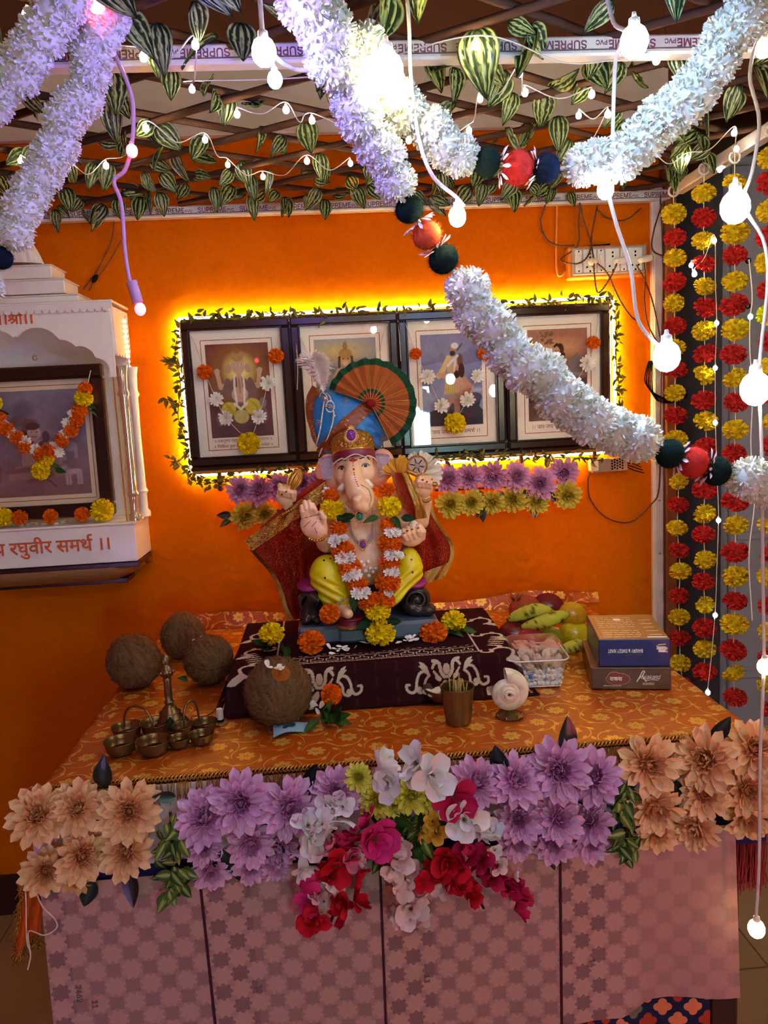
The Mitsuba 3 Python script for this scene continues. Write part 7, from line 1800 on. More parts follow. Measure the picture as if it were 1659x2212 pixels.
def framed(label, c, w, h, pr, mw, fw, pic, text=None, lean=0., dep=.018, ur=1., matm='mat_board'):
    """c: centre of the mat's face; w, h of the mat; fw width of the moulding; pic: (x0, x1, z0, z1) of the print on the mat"""
    k = thing('framed_picture', label, 'picture', 'framed devotional prints'); Rm = tr(c) @ rot([1, 0, 0], lean)
    fr = [rbox(w+2*fw, dep, fw, .004).mv(0, -.004, s*(h+fw)/2) for s in (1, -1)]+[rbox(fw, dep, h, .004).mv(s*(w+fw)/2, -.004, 0) for s in (1, -1)]
    fk = obj('moulding', cat(fr).x(Rm), 'frame_dark', k, smooth=False)
    obj('inner_lip', cat([rbox(w+.004, .006, .004, .001).mv(0, -.009, s*(h/2)) for s in (1, -1)]+[rbox(.004, .006, h, .001).mv(s*w/2, -.009, 0) for s in (1, -1)]).x(Rm), 'frame_dark', fk, smooth=False)
    obj('back_board', rbox(w+fw, .004, h+fw, .001).mv(0, .006, 0).x(Rm), 'frame_dark', k, smooth=False)
    mk = obj('mat', rbox(w, .003, h, .0006).mv(0, .002, 0).x(Rm), matm, k, smooth=False)
    x0, x1, z0, z1 = pic; cx, cz, pw, ph = (x0+x1)/2, (z0+z1)/2, x1-x0, z1-z0
    obj('print', pr.mesh(pw, ph).mv(cx, -.0004, cz).x(Rm), 'vc', k)
    for e, t_ in ((.010, .0009),):
        a, b, g, d = x0-e, x1+e, (z0-e if not text else -h/2+.018-(.005-e*.4)), z1+e
        obj('rule', cat([rbox(b-a, .0008, t_*2, .0002).mv((a+b)/2, 0, q) for q in (g, d)]+[rbox(t_*2, .0008, d-g, .0002).mv(q, 0, (g+d)/2) for q in (a, b)]).x(Rm), 'line_brown', mk, smooth=False)
    for (s, hh, z) in text or ():
        g = deva(s, hh); bx_ = g.bounds; m = np.eye(4); m[:3, 0], m[:3, 1], m[:3, 2], m[:3, 3] = [1, 0, 0], [0, 0, 1], [0, -1, 0], [cx-(bx_[0]+bx_[2])/2, 0, z]
        obj('lettering', extr(g, .0004).x(Rm @ m), 'line_brown', mk, smooth=False)
    obj('glass', grid(1, 1, lambda u, v: S3((u-.5)*w, 0*u-.0065, (v-.5)*h)).x(Rm), 'pane', k, smooth=False)
    return k


# board that carries the four pictures, gold lip below
bk = thing('picture_board', 'long dark board that carries the four framed pictures, with a gold lip below', 'board')
obj('board', rbox(1.062, .012, .364, .003).mv(.185, -.020, 1.327), 'frame_dark', bk, smooth=False)
obj('gold_lip', rbox(1.05, .010, .008, .002).mv(.186, -.052, 1.141), 'gold', bk, smooth=False)
obj('lower_ledge', rbox(1.06, .040, .010, .003).mv(.186, -.034, 1.148), 'frame_dark', bk, smooth=False)
for i in range(6): obj('bracket', rbox(.012, .03, .05, .003).mv(-.28+.19*i, -.016, 1.115), 'frame_dark', bk, smooth=False)
PC = ((-.213, 'framed print of a seated elephant-headed figure, leftmost of the four on the dark board', print_ganesh(), [('vakra', .0062, -.117), ('nirv', .0062, -.131)]),
      (.048, 'framed print of a bare-chested figure with joined hands, behind the turban', print_hanuman(), None),
      (.308, 'framed print of a man in a white turban standing beside a seated bearded sage', print_sages(), [('samarth', .0085, -.125)]),
      (.574, 'framed print of a long-haired bearded sage, rightmost of the four on the dark board', print_sage(), [('samarth', .0085, -.125)]))
for x, lb, pr, tx in PC: framed(lb, (x, -.040, 1.3275), .217, .305, pr, .02, .021, (-.075, .075, -.106, .118), tx, 1.5)

# warm LED strip round the board
lk = thing('led_strip', 'warm yellow LED strip glowing behind the edges of the picture board', 'led strip')
for a, b in (((-.350, 1.512), (.722, 1.520)), ((.725, 1.516), (.728, 1.14)), ((-.345, 1.132), (-.21, 1.130)), ((.33, 1.130), (.70, 1.132)), ((-.21, 1.130), (.33, 1.130)), ((-.352, 1.510), (-.352, 1.136))):
    obj('strip', bar((a[0], -.018, a[1]), (b[0], -.018, b[1]), .007, .007, r=.001, up=(0, 1, 0)), 'bulb_body', lk, smooth=False, emit=np.array([1, .60, .13])*LED_LIGHT, weight=6)

# leafy vine round the board
VINE = [leaf(.42, .2, -.2, lin(92, 88, 38)), leaf(.36, .2, -.3, lin(120, 104, 44)), leaf(.4, .2, .2, lin(64, 66, 34))]


def vine(label, pts, n, L=.017, y=-.042):
    k = thing('leafy_vine', label, 'vine', 'leafy vines round the picture board'); P = spline([np.asarray(p) for p in pts], 80)
    P[:, 1] += rg.normal(0, .002, 80); obj('stem', tube(P, .0009, 5), 'twig', k)
    for i in range(n):
        q = P[rg.integers(1, 79)]; q2 = q+rg.normal(0, 1, 3)*[.004, .003, .007]
        obj('leaf', VINE[rg.integers(3)], 'vc', k, m=leaf_m(q2, rg.normal(0, 1, 3)*[1, .5, .8]+[0, -.2, 0], L*rg.uniform(.8, 1.4), rg, (0, -1, .2)))


vw = lambda *p: [at(a, b, c) for a, b, c in p]
vine('leafy vine along the top edge of the picture board, left half', vw((392, 700, -.045), (450, 682, -.05), (520, 684, -.05), (600, 676, -.05), (680, 684, -.05), (760, 676, -.05), (850, 680, -.05)), 130)
vine('leafy vine along the top edge of the picture board, right half', vw((850, 678, -.05), (930, 674, -.05), (1000, 672, -.05), (1100, 662, -.05), (1180, 655, -.05), (1250, 648, -.05), (1326, 640, -.045)), 130)
vine('leafy vine down the right edge of the picture board', vw((1318, 645, -.04), (1332, 700, -.04), (1330, 770, -.04), (1338, 850, -.04), (1335, 920, -.04), (1325, 965, -.04)), 100, .015)
vine('leafy vine down the left edge of the picture board', vw((395, 700, -.04), (378, 760, -.04), (390, 830, -.04), (385, 900, -.04), (405, 970, -.04), (412, 1030, -.04)), 80, .017)
vine('leafy vine along the lower edge of the picture board, right part', vw((930, 995, -.06), (1000, 985, -.06), (1060, 988, -.06), (1130, 984, -.06), (1200, 988, -.06), (1300, 990, -.05)), 130, .015)
vine('leafy vine along the lower edge of the picture board, left part', vw((405, 1025, -.05), (430, 1040, -.05), (470, 1042, -.05), (520, 1020, -.05), (600, 1016, -.06), (690, 1012, -.06)), 90, .016)
for (px, py, dx, lb) in ((362, 778, -1, 'upper'), (352, 860, -1, 'middle'), (368, 990, -1, 'lower')):
    k = thing('vine_sprig', f'{lb} leafy sprig sticking out left of the picture board', 'vine', 'leafy sprigs left of the picture board'); p0, p1 = at(398, py+20, -.035), at(px, py, -.04); obj('stem', tube([p0, (p0+p1)/2+[0, 0, .004], p1], .0009, 5), 'twig', k)
    for i in range(16):
        q = p0+(p1-p0)*rg.uniform(.15, 1); obj('leaf', VINE[rg.integers(2)], 'vc', k, m=leaf_m(q, (rg.normal(-.6, .6), rg.normal(-.2, .3), rg.normal(.2, .7)), .017*rg.uniform(.8, 1.3), rg, (0, -1, .2)))


def swag(label, fl, th, group='thread garlands on the pictures'):
    k = thing('thread_garland', label, 'garland', group); pp = []
    obj('thread', tube(spline(vw(*th), 50), .0008, 4), 'thread', k)
    for kd, px, py, r in fl: flower_at(k, kd, px, py, -.058, r, rg, (0, -1, .05), jit=16, asp=.95)
    return k


swag('thread garland with orange, white and one yellow flower on the leftmost of the four pictures', [('orange', 442, 803, 17), ('orange', 596, 769, 17), ('white', 467, 862, 17), ('white', 579, 828, 18), ('white', 489, 903, 18), ('white', 559, 900, 18), ('yellow', 537, 957, 25)],
     [(396, 700, -.05), (420, 740, -.056), (442, 803, -.056), (467, 862, -.056), (489, 903, -.056), (537, 945, -.056), (559, 900, -.056), (579, 828, -.056), (592, 769, -.056), (612, 690, -.05)])
k = swag('thread garland with orange, white and one yellow flower on the third picture from the left', [('orange', 898, 764, 13), ('orange', 1049, 762, 17), ('white', 923, 814, 18), ('white', 1031, 812, 16), ('white', 953, 876, 18), ('white', 1009, 864, 18), ('yellow', 983, 914, 24)],
     [(866, 682, -.05), (880, 710, -.056), (898, 764, -.056), (923, 814, -.056), (953, 876, -.056), (983, 902, -.056), (1009, 864, -.056), (1031, 812, -.056), (1049, 762, -.056), (1050, 690, -.05)])
swag('thread garland with faded flowers on the rightmost of the four pictures', [('orange', 1282, 740, 15), ('white', 1268, 785, 20), ('white', 1132, 802, 15), ('white', 1168, 850, 17), ('yellow', 1204, 884, 16)],
     [(1103, 690, -.05), (1120, 760, -.056), (1132, 802, -.056), (1168, 850, -.056), (1204, 880, -.056), (1240, 830, -.056), (1268, 785, -.056), (1284, 740, -.056), (1296, 655, -.05)])
k = thing('thread_garland', 'bare thread loops hanging over the picture behind the turban', 'thread')
for pts in ([(640, 690, -.05), (640, 740, -.055), (643, 790, -.055), (642, 842, -.055)], [(622, 690, -.05), (650, 730, -.055), (668, 770, -.056)], [(850, 680, -.05), (828, 720, -.056), (820, 770, -.056)], [(858, 680, -.05), (862, 720, -.055), (866, 780, -.055)]): obj('thread', tube(spline(vw(*pts), 16), .0009, 4), 'thread', k)

# ------------------------------------------------------------------ switch board, wires, power supply
mat('switch_grey', lin(168, 152, 146), .45, .4)
mat('box_orange', lin(226, 130, 40), .5, .4)
sb = thing('switch_board', 'grimy white electrical switch board with plugs on the orange wall', 'switch board')
SW = np.eye(4); SW[:3, 3] = (.7095, -.001, 1.604); SW = SW @ rot([0, 1, 0], -.3)
obj('surface_box', rbox(.200, .030, .078, .004).mv(0, -.016, 0).x(SW), 'box_orange', sb, smooth=False)
obj('plate', rbox(.188, .006, .066, .003).mv(.002, -.034, .002).x(SW), 'switch_grey', sb, smooth=False)
sx = -.090
for kind, w in (('switch', .020), ('socket', .036), ('switch', .020), ('socket', .038), ('switch', .018), ('socket', .040)):
    c = sx+w/2+.003; md = obj('module', rbox(w-.003, .004, .054, .0015).mv(c, -.038, .002).x(SW), 'white_plastic', sb, smooth=False)
    if kind == 'switch':
        obj('rocker', rbox(w*.55, .006, .030, .002).x(rot([1, 0, 0], 8)).mv(c, -.042, .001).x(SW), 'white_plastic', md, smooth=False)
        for z in (-.022, .025): obj('screw', ball(.0022, 5).mv(c, -.0395, z).x(SW), 'black', md)
    else:
        for dx, dz in ((0, .019), (0, .010), (-.008, -.013), (.008, -.013), (0, -.023)): obj('pin_hole', lathe([(0, 0), (.0024, 0), (.0024, .001), (0, .001)], 10).x(frame((0, -1, 0), None, (c+dx, -.0400, dz))).x(SW), 'black', md)
    sx += w
for dx, w, c in ((-.046, .022, 'mat_cream'), (.024, .034, 'white_plastic'), (.086, .036, 'white_plastic')):
    obj('plug', rbox(w, .022, .015, .005).x(rot([0, 1, 0], -8)).mv(dx, -.052, -.002).x(SW), c, sb, smooth=False)
k = thing('pencil_tester', 'dark screwdriver lying on top of the switch board', 'screwdriver')
obj('handle', tube([at(1272, 534, -.022), at(1317, 530, -.022)], .0045, 10), 'black', k); obj('shaft', tube([at(1226, 539, -.022), at(1272, 534, -.022)], .0016, 7), 'silver', k)


def cable(label, *runs, r=.0019, m='wire_brown', twist=False):
    k = thing('wire', label, 'wire', 'wires on the wall')
    for run in runs:
        P = spline([at(*q) for q in run], 14*len(run))
        if twist:
            a = np.cumsum(np.concatenate([[0], np.linalg.norm(np.diff(P, axis=0), axis=1)]))*520
            for s in (0, PI): obj('strand', tube(P+np.stack([np.cos(a+s), 0*a, np.sin(a+s)], 1)*.0013, .0013, 5), m, k)
        else: obj('strand', tube(P, r, 6), m, k)
    return k


cable('twisted brown wire hanging from the casing bar to the first plug', [(1252, 438, -.04), (1250, 480, -.035), (1248, 530, -.035), (1212, 560, -.033), (1240, 570, -.05), (1262, 562, -.055), (1275, 540, -.05), (1278, 505, -.04), (1285, 470, -.04), (1290, 445, -.04)], [(1178, 442, -.03), (1168, 480, -.02), (1180, 515, -.02), (1205, 530, -.02), (1240, 530, -.03)], twist=True)
cable('twisted brown wire looping from the second plug down to the vine', [(1253, 440, -.04), (1262, 480, -.04), (1275, 520, -.045), (1283, 562, -.06), (1284, 590, -.05), (1292, 632, -.04), (1318, 600, -.05), (1336, 560, -.06)], [(1286, 565, -.055), (1312, 590, -.045), (1335, 640, -.04), (1360, 680, -.035), (1378, 694, -.03)], twist=True)
cable('pair of brown wires hanging from the third plug', [(1390, 560, -.06), (1394, 600, -.04), (1392, 650, -.03), (1400, 700, -.03), (1420, 740, -.03)], [(1375, 572, -.05), (1395, 610, -.035), (1412, 660, -.03), (1428, 740, -.03)], twist=True)
cable('thin wires crossing from the casing bar to the corner', [(1290, 452, -.03), (1310, 470, -.03), (1350, 475, -.03), (1385, 450, -.03)], [(1430, 440, -.04), (1412, 500, -.04), (1410, 540, -.04), (1440, 556, -.04)], [(1426, 420, -.03), (1432, 560, -.03), (1430, 740, -.03), (1426, 900, -.03), (1424, 1050, -.03), (1406, 1090, -.025), (1360, 1128, -.02), (1310, 1118, -.02), (1276, 1080, -.02), (1270, 1040, -.025), (1275, 1020, -.03)])
k = cable('coil of dark cable hanging at the corner by the blue bulb', *[[(1402+2*i, 780, -.04), (1396+3*i, 800, -.04-.006*i), (1394+4*i, 826+5*i, -.05), (1414+2*i, 850+4*i, -.05), (1450, 862+2*i, -.05), (1484, 846+3*i, -.04)] for i in range(5)], r=.0015, m='black')
cable('thin brown wire with a black clip on the wall above the shrine', [(248, 470, -.012), (240, 520, -.010), (215, 575, -.010), (180, 625, -.010)], [(262, 520, -.010), (230, 575, -.010), (205, 605, -.010), (192, 628, -.010)], r=.0013)
k = list(labels)[-1]; obj('clip', ball(1, 7).sc(.006, .005, .012).x(rot([0, 1, 0], 35)).mv(at(205, 602, -.012)), 'black', k)
cable('pale rectangular wire casing painted orange left of the switch board', [(1203, 445, -.006), (1203, 586, -.006), (1226, 586, -.006)], r=.0035, m='box_orange')
ps = thing('power_supply', 'small perforated metal power supply under the right end of the picture board', 'power supply')
PS = np.eye(4); PS[:3, 3] = (.706, -.019, 1.100); PS = PS @ rot([0, 1, 0], -1)
obj('case', rbox(.094, .032, .034, .002).x(PS), 'silver', ps, smooth=False)
for i in range(5):
    for j in range(4): obj('vent', lathe([(0, 0), (.0026, 0), (.0026, .0008), (0, .0008)], 6).x(frame((0, -1, 0), None, (.006+i*.0068, -.0162, -.010+j*.0068+.003*(i % 2)))).x(PS), 'black', ps, smooth=False)
obj('terminal', rbox(.022, .02, .026, .002).mv(-.04, -.008, 0).x(PS), 'mat_cream', ps, smooth=False)
for i in range(4): obj('lead', tube(spline([PS[:3, 3]+[.046, -.008, .006-.004*i], PS[:3, 3]+[.062, -.012, .008-.008*i], PS[:3, 3]+[.08+.004*i, -.010, -.002-.008*i]], 14), .0014, 6), 'black', ps)

# ------------------------------------------------------------------ artificial flowers on the wall under the board
for key, c0, c1 in (('mauve', (188, 126, 168), (214, 160, 194)), ('gold', (196, 172, 50), (216, 198, 84)), ('peach', (222, 164, 112), (236, 196, 152)), ('purple', (202, 140, 190), (226, 182, 220)), ('lemon', (206, 196, 60), (224, 220, 110))):
    dahlia_set(lin(*c0), lin(*c1), key)
wg = thing('wall_flower_garland', 'mauve and yellow artificial flower garland on the wall behind the idol, left part', 'garland', 'wall flower garlands')
wg2 = thing('wall_flower_garland', 'mauve and yellow artificial flower garland on the wall behind the idol, right part', 'garland', 'wall flower garlands')
for key, px, py, r in (('mauve', 517, 1058, 27), ('mauve', 562, 1060, 30), ('mauve', 606, 1052, 28), ('mauve', 652, 1044, 26), ('mauve', 690, 1040, 26), ('gold', 526, 1114, 28), ('gold', 572, 1110, 24)): dahlia(wg, key, at(px, py, -.05), 1.2*r*mpp(at(px, py, -.05)), rg)
for key, px, py, r in (('mauve', 967, 1036, 30), ('mauve', 1014, 1030, 27), ('mauve', 1064, 1026, 30), ('mauve', 1114, 1030, 30), ('mauve', 1166, 1045, 32), ('mauve', 1218, 1020, 29), ('gold', 972, 1088, 28), ('gold', 1018, 1085, 26), ('gold', 1064, 1084, 24), ('gold', 1108, 1078, 28), ('gold', 1158, 1082, 26), ('gold', 1226, 1068, 28)): dahlia(wg2, key, at(px, py, -.05), 1.2*r*mpp(at(px, py, -.05)), rg)
for w, lst in ((wg, ((500, 1112, -.9, 0), (548, 1085, .3, -.7), (600, 1100, .2, -.8), (640, 1100, .4, -.8), (500, 1120, -.8, -.6))), (wg2, ((1038, 1060, -.2, -1), (1045, 1095, -.6, -.8), (1150, 1090, .1, -1), (1180, 1062, .6, -.7), (1120, 1060, .6, -.4), (1040, 1098, .1, -1), (1180, 1010, .3, .9), (1085, 1062, -.4, -.8)))):
    for px, py, dx, dz in lst: obj('leaf', BIGLEAF[rg.integers(2)], 'vc_gloss', w, m=leaf_m(at(px, py, -.045), (dx, -.2, dz), .036, rg, (0, -1, .2)))
for w, px0, px1, py in ((wg, 500, 700, 1075), (wg2, 940, 1235, 1058)): obj('stem', tube([at(px0, py, -.022), at(px1, py-12, -.022)], .004, 7), 'twig', w)

# ------------------------------------------------------------------ white shrine on the left
YF = -.14                                       # the plane of its front
XC = at(27, 680, YF)[0]                         # its middle
HB, HU = at(290, 1130, YF)[0]-XC, at(240, 700, YF)[0]-XC
ZB0, ZB1 = at(290, 1212, YF)[2], at(290, 1132, YF)[2]
ZU0, ZU1 = at(225, 815, YF)[2], at(210, 662, YF)[2]
sn = thing('white_shrine', 'white acrylic wall shrine with a stepped roof and orange lettering, at the left', 'shrine')


def block(name, hw, y0, y1, z0, z1, mname='white_acrylic', par=None, r=.0015):
    return obj(name, rbox(2*hw, y1-y0, z1-z0, r).mv(XC, (y0+y1)/2, (z0+z1)/2), mname, par or sn, smooth=False)


block('base', HB, YF, -.001, ZB0, ZB1); block('base_top', HB+.004, YF-.004, -.001, ZB1, ZB1+.006)
block('back_panel', HU, -.010, -.002, ZB1+.006, ZU1)


def arch():
    w, h0, h1 = HU, ZU0, ZU1; zt = at(30, 727, YF)[2]; g = zt-h0; cut = [sbox(-w*.86, h0-.01, w*.86, h0+g*.12), sbox(-w*.80, h0-.01, w*.80, h0+g*.30), sbox(-w*.66, h0-.01, w*.66, h0+g*.46)]
    for s in (-1, 1):
        for cx, cz, r in ((.22, .62, .055), (.46, .50, .038), (.645, .38, .034), (.80, .14, .030)): cut.append(Point(s*cx*w, h0+g*cz).buffer(r))
    cut.append(Polygon([(-.055, zt-.022), (-.02, zt-.007), (0, zt), (.02, zt-.007), (.055, zt-.022), (.055, zt-.06), (-.055, zt-.06)]))
    return sbox(-w, h0, w, h1).difference(unary_union(cut))


obj('arch_panel', plate(arch(), (XC, YF+.006, 0), (1, 0, 0), (0, 0, 1), .006), 'white_acrylic', sn, smooth=False)
for s in (-1, 1):
    sc_ = unary_union([sbox(-.130, .06, 0, ZU1-ZU0)]+[Point(-.018-.0245*i, .06).buffer(.0125) for i in range(5)])
    obj('side_panel', plate(sc_, (XC+s*HU, -.006, ZU0), (0, 1, 0), (0, 0, 1), .005), 'white_acrylic', sn, smooth=False)
    zc = ZU0+.02-ZB1; pl = [(.0, 0), (.015, 0), (.015, .012), (.010, .018), (.010, .055), (.014, .062), (.010, .070), (.0085, zc*.55), (.010, zc*.8), (.014, zc*.82), (.010, zc*.85), (.012, zc*.95), (.015, zc), (.0, zc)]
    obj('pillar', lathe(pl, 24).mv(XC+s*(HU+.006), -.112, ZB1+.006), 'mirror', sn, smooth=50); obj('pillar', lathe(pl, 24).mv(XC+s*(HU+.012), -.045, ZB1+.006), 'white_acrylic', sn, smooth=50)
    obj('edge_strip', rbox(.003, .004, ZU0-ZB1, .001).mv(XC+s*(HU-.012), -.12, (ZU0+ZB1)/2), 'gold', sn, smooth=False)
tr_ = [sbox(-HU-.006, 0, HU+.006, .012)]+[Point(-HU+.007+.0165*i, 0).buffer(.0078) for i in range(int(2*HU/.0165)+1)]
obj('scalloped_edge', plate(unary_union(tr_), (XC, YF-.001, ZU1-.004), (1, 0, 0), (0, 0, 1), .006), 'white_acrylic', sn, smooth=False)
block('roof_slab', HU+.008, YF-.006, -.001, ZU1+.008, ZU1+.014)
for i, (px, pt, pb) in enumerate(((169, 634, 660), (136, 600, 632), (106, 569, 599))):
    hw, z1, z0 = at(px, pt, -.13)[0]-XC, at(px, pt, -.13)[2], (ZU1+.014 if i == 0 else at(px, pb, -.13)[2])
    block('roof_step', hw, -.130+.004*i, -.028, z0, z1-.003); block('step_slab', hw+.004, -.134+.004*i, -.024, z1-.003, z1)
RS, ZS = at(92, 562, -.08)[0]-XC, at(92, 569, -.08)[2]


def spire(u, v):
    a = u*2*PI; r = RS*np.interp(v, [0, .25, .6, .85, 1], [1, .86, .60, .32, .12])*(1+.055*np.abs(np.cos(a*8)))
    return S3(r*np.cos(a), .55*r*np.sin(a), .092*v)


obj('ribbed_spire', cat([grid(128, 20, spire), lathe([(.012, .092), (.016, .095), (.012, .098), (.006, .101), (0, .104)], 20)]).mv(XC, -.080, ZS-.002), 'white_acrylic', sn)


def shrine_text(key, h, xr, z, bold=.0006):
    g = deva(key, h, bold); b = g.bounds; m = np.eye(4); m[:3, 0], m[:3, 1], m[:3, 2], m[:3, 3] = [1, 0, 0], [0, 0, 1], [0, -1, 0], [xr-b[2], 0, z]
    return extr(g, .0014).x(m)


e, e2 = at(68, 668, YF), at(60, 699, YF); obj('lettering', shrine_text('shri', .0195, e[0], 0).mv(0, YF-.0003, e2[2]), 'orange_ink', sn, smooth=False)
e, e2 = at(236, 1165, YF), at(236, 1186, YF); obj('lettering', shrine_text('samarth', .0255, e[0], 0).mv(0, YF-.0003, e2[2]), 'orange_ink', sn, smooth=False)
p = at(76, 773, YF-.002); obj('petal_screw', cat([ball(.0022, 5).mv(p[0]+.005*math.cos(a), YF-.003, p[2]+.005*math.sin(a)) for a in np.linspace(0, 2*PI, 8, endpoint=False)]), 'silver', sn)
ld = thing('led_dot_string', 'string of small bright dots down the side of the white shrine', 'string lights')
XD = XC+HU+.008
for i in range(26): obj('led', ball(.0023, 5), 'bulb_body', ld, m=tr((XD, -.038, ZU1-.022-.0118*i)), emit=np.array([1, .86, .5])*9, weight=.2)
obj('wire', tube([(XD-.001, -.036, ZU1-.01), (XD-.001, -.036, ZU1-.33)], .0012, 5), 'wire_clear', ld)
FR0, FR1 = at(193, 815, -.085), at(225, 1085, -.085); fw_ = 2*((FR0[0]+FR1[0])/2-XC); fh_ = FR0[2]-FR1[2]
framed('framed print of a seated young man among cattle and trees, standing in the white shrine', (XC, -.085, (FR0[2]+FR1[2])/2), fw_, fh_, print_shepherd(), .02, .030, (-fw_/2+.022, fw_/2-.022, -fh_/2+.024, fh_/2-.024), None, -1.5, .022, matm='mat_cream')
sg = thing('thread_garland', 'orange and white garland with yellow marigolds on the picture in the shrine', 'garland')
SG = [('orange', 184, 840, 15), ('yellow', 181, 859, 20), ('orange', 172, 887, 17), ('white', 158, 894, 12), ('orange', 165, 907, 16), ('white', 146, 914, 13), ('orange', 154, 929, 16), ('white', 140, 938, 13), ('orange', 133, 951, 16), ('white', 119, 966, 14), ('white', 128, 977, 12), ('orange', 106, 976, 17), ('white', 76, 970, 13), ('orange', 88, 982, 17), ('yellow', 101, 991, 17), ('white', 54, 953, 14), ('orange', 54, 966, 14), ('orange', 37, 945, 16), ('white', 26, 936, 13), ('orange', 15, 927, 16), ('white', 8, 914, 12), ('orange', -2, 903, 16), ('yellow', -14, 870, 18), ('yellow', 88, 1017, 20)]
for kd, px, py, r in SG: flower_at(sg, kd, px, py, -.116, r, rg, (0, -1, .05), jit=18)
obj('thread', tube(spline(vw((196, 800, -.113), (184, 850, -.113), (165, 907, -.113), (133, 951, -.113), (97, 985, -.113), (54, 960, -.113), (15, 927, -.113), (-8, 880, -.113), (-12, 820, -.113)), 40), .001, 4), 'thread', sg)
for px, py, dx in ((175, 872, -.6), (185, 873, .7), (190, 885, .6), (100, 1003, -.7), (112, 1003, .7), (118, 1012, .9), (-4, 885, .7)): obj('leaf', LEAF[rg.integers(3)], 'vc', sg, m=leaf_m(at(px, py, -.112), (dx, -.1, -.4), .028, rg, (0, -1, .2)))
for kd, px, py, r, lb in (('yellow', 221, 1102, 25, 'yellow marigold at the right corner of the shrine ledge'), ('orange', 177, 1111, 16, 'orange marigold on the shrine ledge, next to the right-hand yellow one'), ('orange', 109, 1115, 16, 'orange marigold in the middle of the shrine ledge'), ('orange', 42, 1118, 17, 'orange marigold on the shrine ledge, next to the left-hand yellow one'), ('yellow', 6, 1116, 21, 'yellow marigold at the left end of the shrine ledge, cut by the photo edge')):
    k = thing(f'{kd}_marigold', lb, 'flower', 'marigolds on the shrine ledge'); flower_at(k, kd, px, py, -.118, r, rg, (0, -1, .4), jit=12, name='head')
k = thing('pebbles', 'small white pebbles and petals scattered on the shrine ledge', 'pebbles')
for px, py in ((70, 1130), (80, 1131), (60, 1132), (135, 1128), (150, 1125), (95, 1132), (30, 1134), (45, 1134), (120, 1131)): obj('pebble', ball(1, 6, lin(220, 214, 206)).sc(.007*rg.uniform(.7, 1.2), .006, .0035).mv(onz(px, py, ZB1+.008)), 'vc', k)
sf = thing('wall_bracket', 'curved brown wooden bracket shelf under the white shrine', 'shelf')
mat('bracket_wood', lin(150, 104, 66), .35, .5)
HK = at(312, 1218, -.10)[0]-XC; ZK = ZB0-.002
block('shelf_board', HK-.004, -.135, -.001, ZK-.012, ZK, 'dark_wood', sf)
kb_ = lambda u: ZK-.010-(.046-.034*np.clip((np.abs(2*u-1)-.62)/.38, 0, 1)**1.5)
obj('curved_front', grid(48, 10, lambda u, v: S3(XC-HK+2*HK*u, -.139+.11*v**2.2+.05*np.clip((np.abs(2*u-1)-.62)/.38, 0, 1)**2, ZK-.010+(kb_(u)-ZK+.010)*np.sin(v*PI/2))), 'bracket_wood', sf)
block('under_board', HK-.05, -.07, -.001, ZK-.062, ZK-.050, 'dark_wood', sf)
# ------------------------------------------------------------------ artificial flowers along the front of the table
rg = np.random.default_rng(51)
GARL = [('peach_flower_spray', 'peach artificial dahlias at the left end of the table edge', 'peach', [(83, 1763, 60), (171, 1747, 55), (280, 1752, 62), (176, 1848, 54), (275, 1841, 54), (98, 1882, 48), (160, 1895, 36)]),
        ('purple_flower_spray', 'lilac artificial dahlias on the table edge, left of the central bouquet', 'purple', [(443, 1768, 60), (521, 1734, 62), (625, 1745, 60), (726, 1711, 52), (542, 1820, 48), (456, 1877, 42), (540, 1872, 34), (601, 1830, 42), (596, 1866, 34), (440, 1830, 36)]),
        ('purple_flower_spray', 'lilac artificial dahlias on the table edge, right of the central bouquet', 'purple', [(1028, 1692, 52), (1111, 1688, 56), (1209, 1664, 64), (1285, 1680, 57), (1121, 1768, 48), (1204, 1768, 50), (1276, 1773, 46), (1116, 1814, 42), (1194, 1817, 44), (1272, 1814, 44)]),
        ('peach_flower_spray', 'peach artificial dahlias at the right end of the table edge', 'peach', [(1401, 1652, 60), (1525, 1641, 64), (1630, 1618, 58), (1416, 1742, 54), (1520, 1716, 48), (1613, 1706, 50), (1416, 1796, 42), (1504, 1786, 48), (1614, 1765, 46)])]
LV = [[(223, 1700, .1, .9, .05), (109, 1840, .3, -.6, .045), (205, 1820, .5, -.6, .05), (280, 1880, .1, -1, .055), (200, 1900, -.3, -.8, .045), (230, 1790, .6, -.2, .05)],
      [(380, 1722, -.9, .2, .035), (655, 1720, .5, .9, .062), (482, 1835, -.1, -1, .05), (643, 1830, .6, -.5, .045), (500, 1880, .9, -.2, .045), (590, 1800, .5, -.6, .045)],
      [(1222, 1620, .1, 1, .055), (1085, 1670, -.2, 1, .055), (1065, 1760, -.5, -.5, .05), (1150, 1725, -.3, -.9, .05), (1240, 1728, .4, -.9, .05), (1300, 1740, .6, -.6, .045), (1180, 1830, .3, -.7, .04)],
      [(1540, 1600, .4, .8, .05), (1560, 1752, .6, -.3, .05), (1463, 1685, -.2, -.8, .05), (1460, 1780, .5, -.7, .045), (1570, 1690, .4, .3, .05)]]
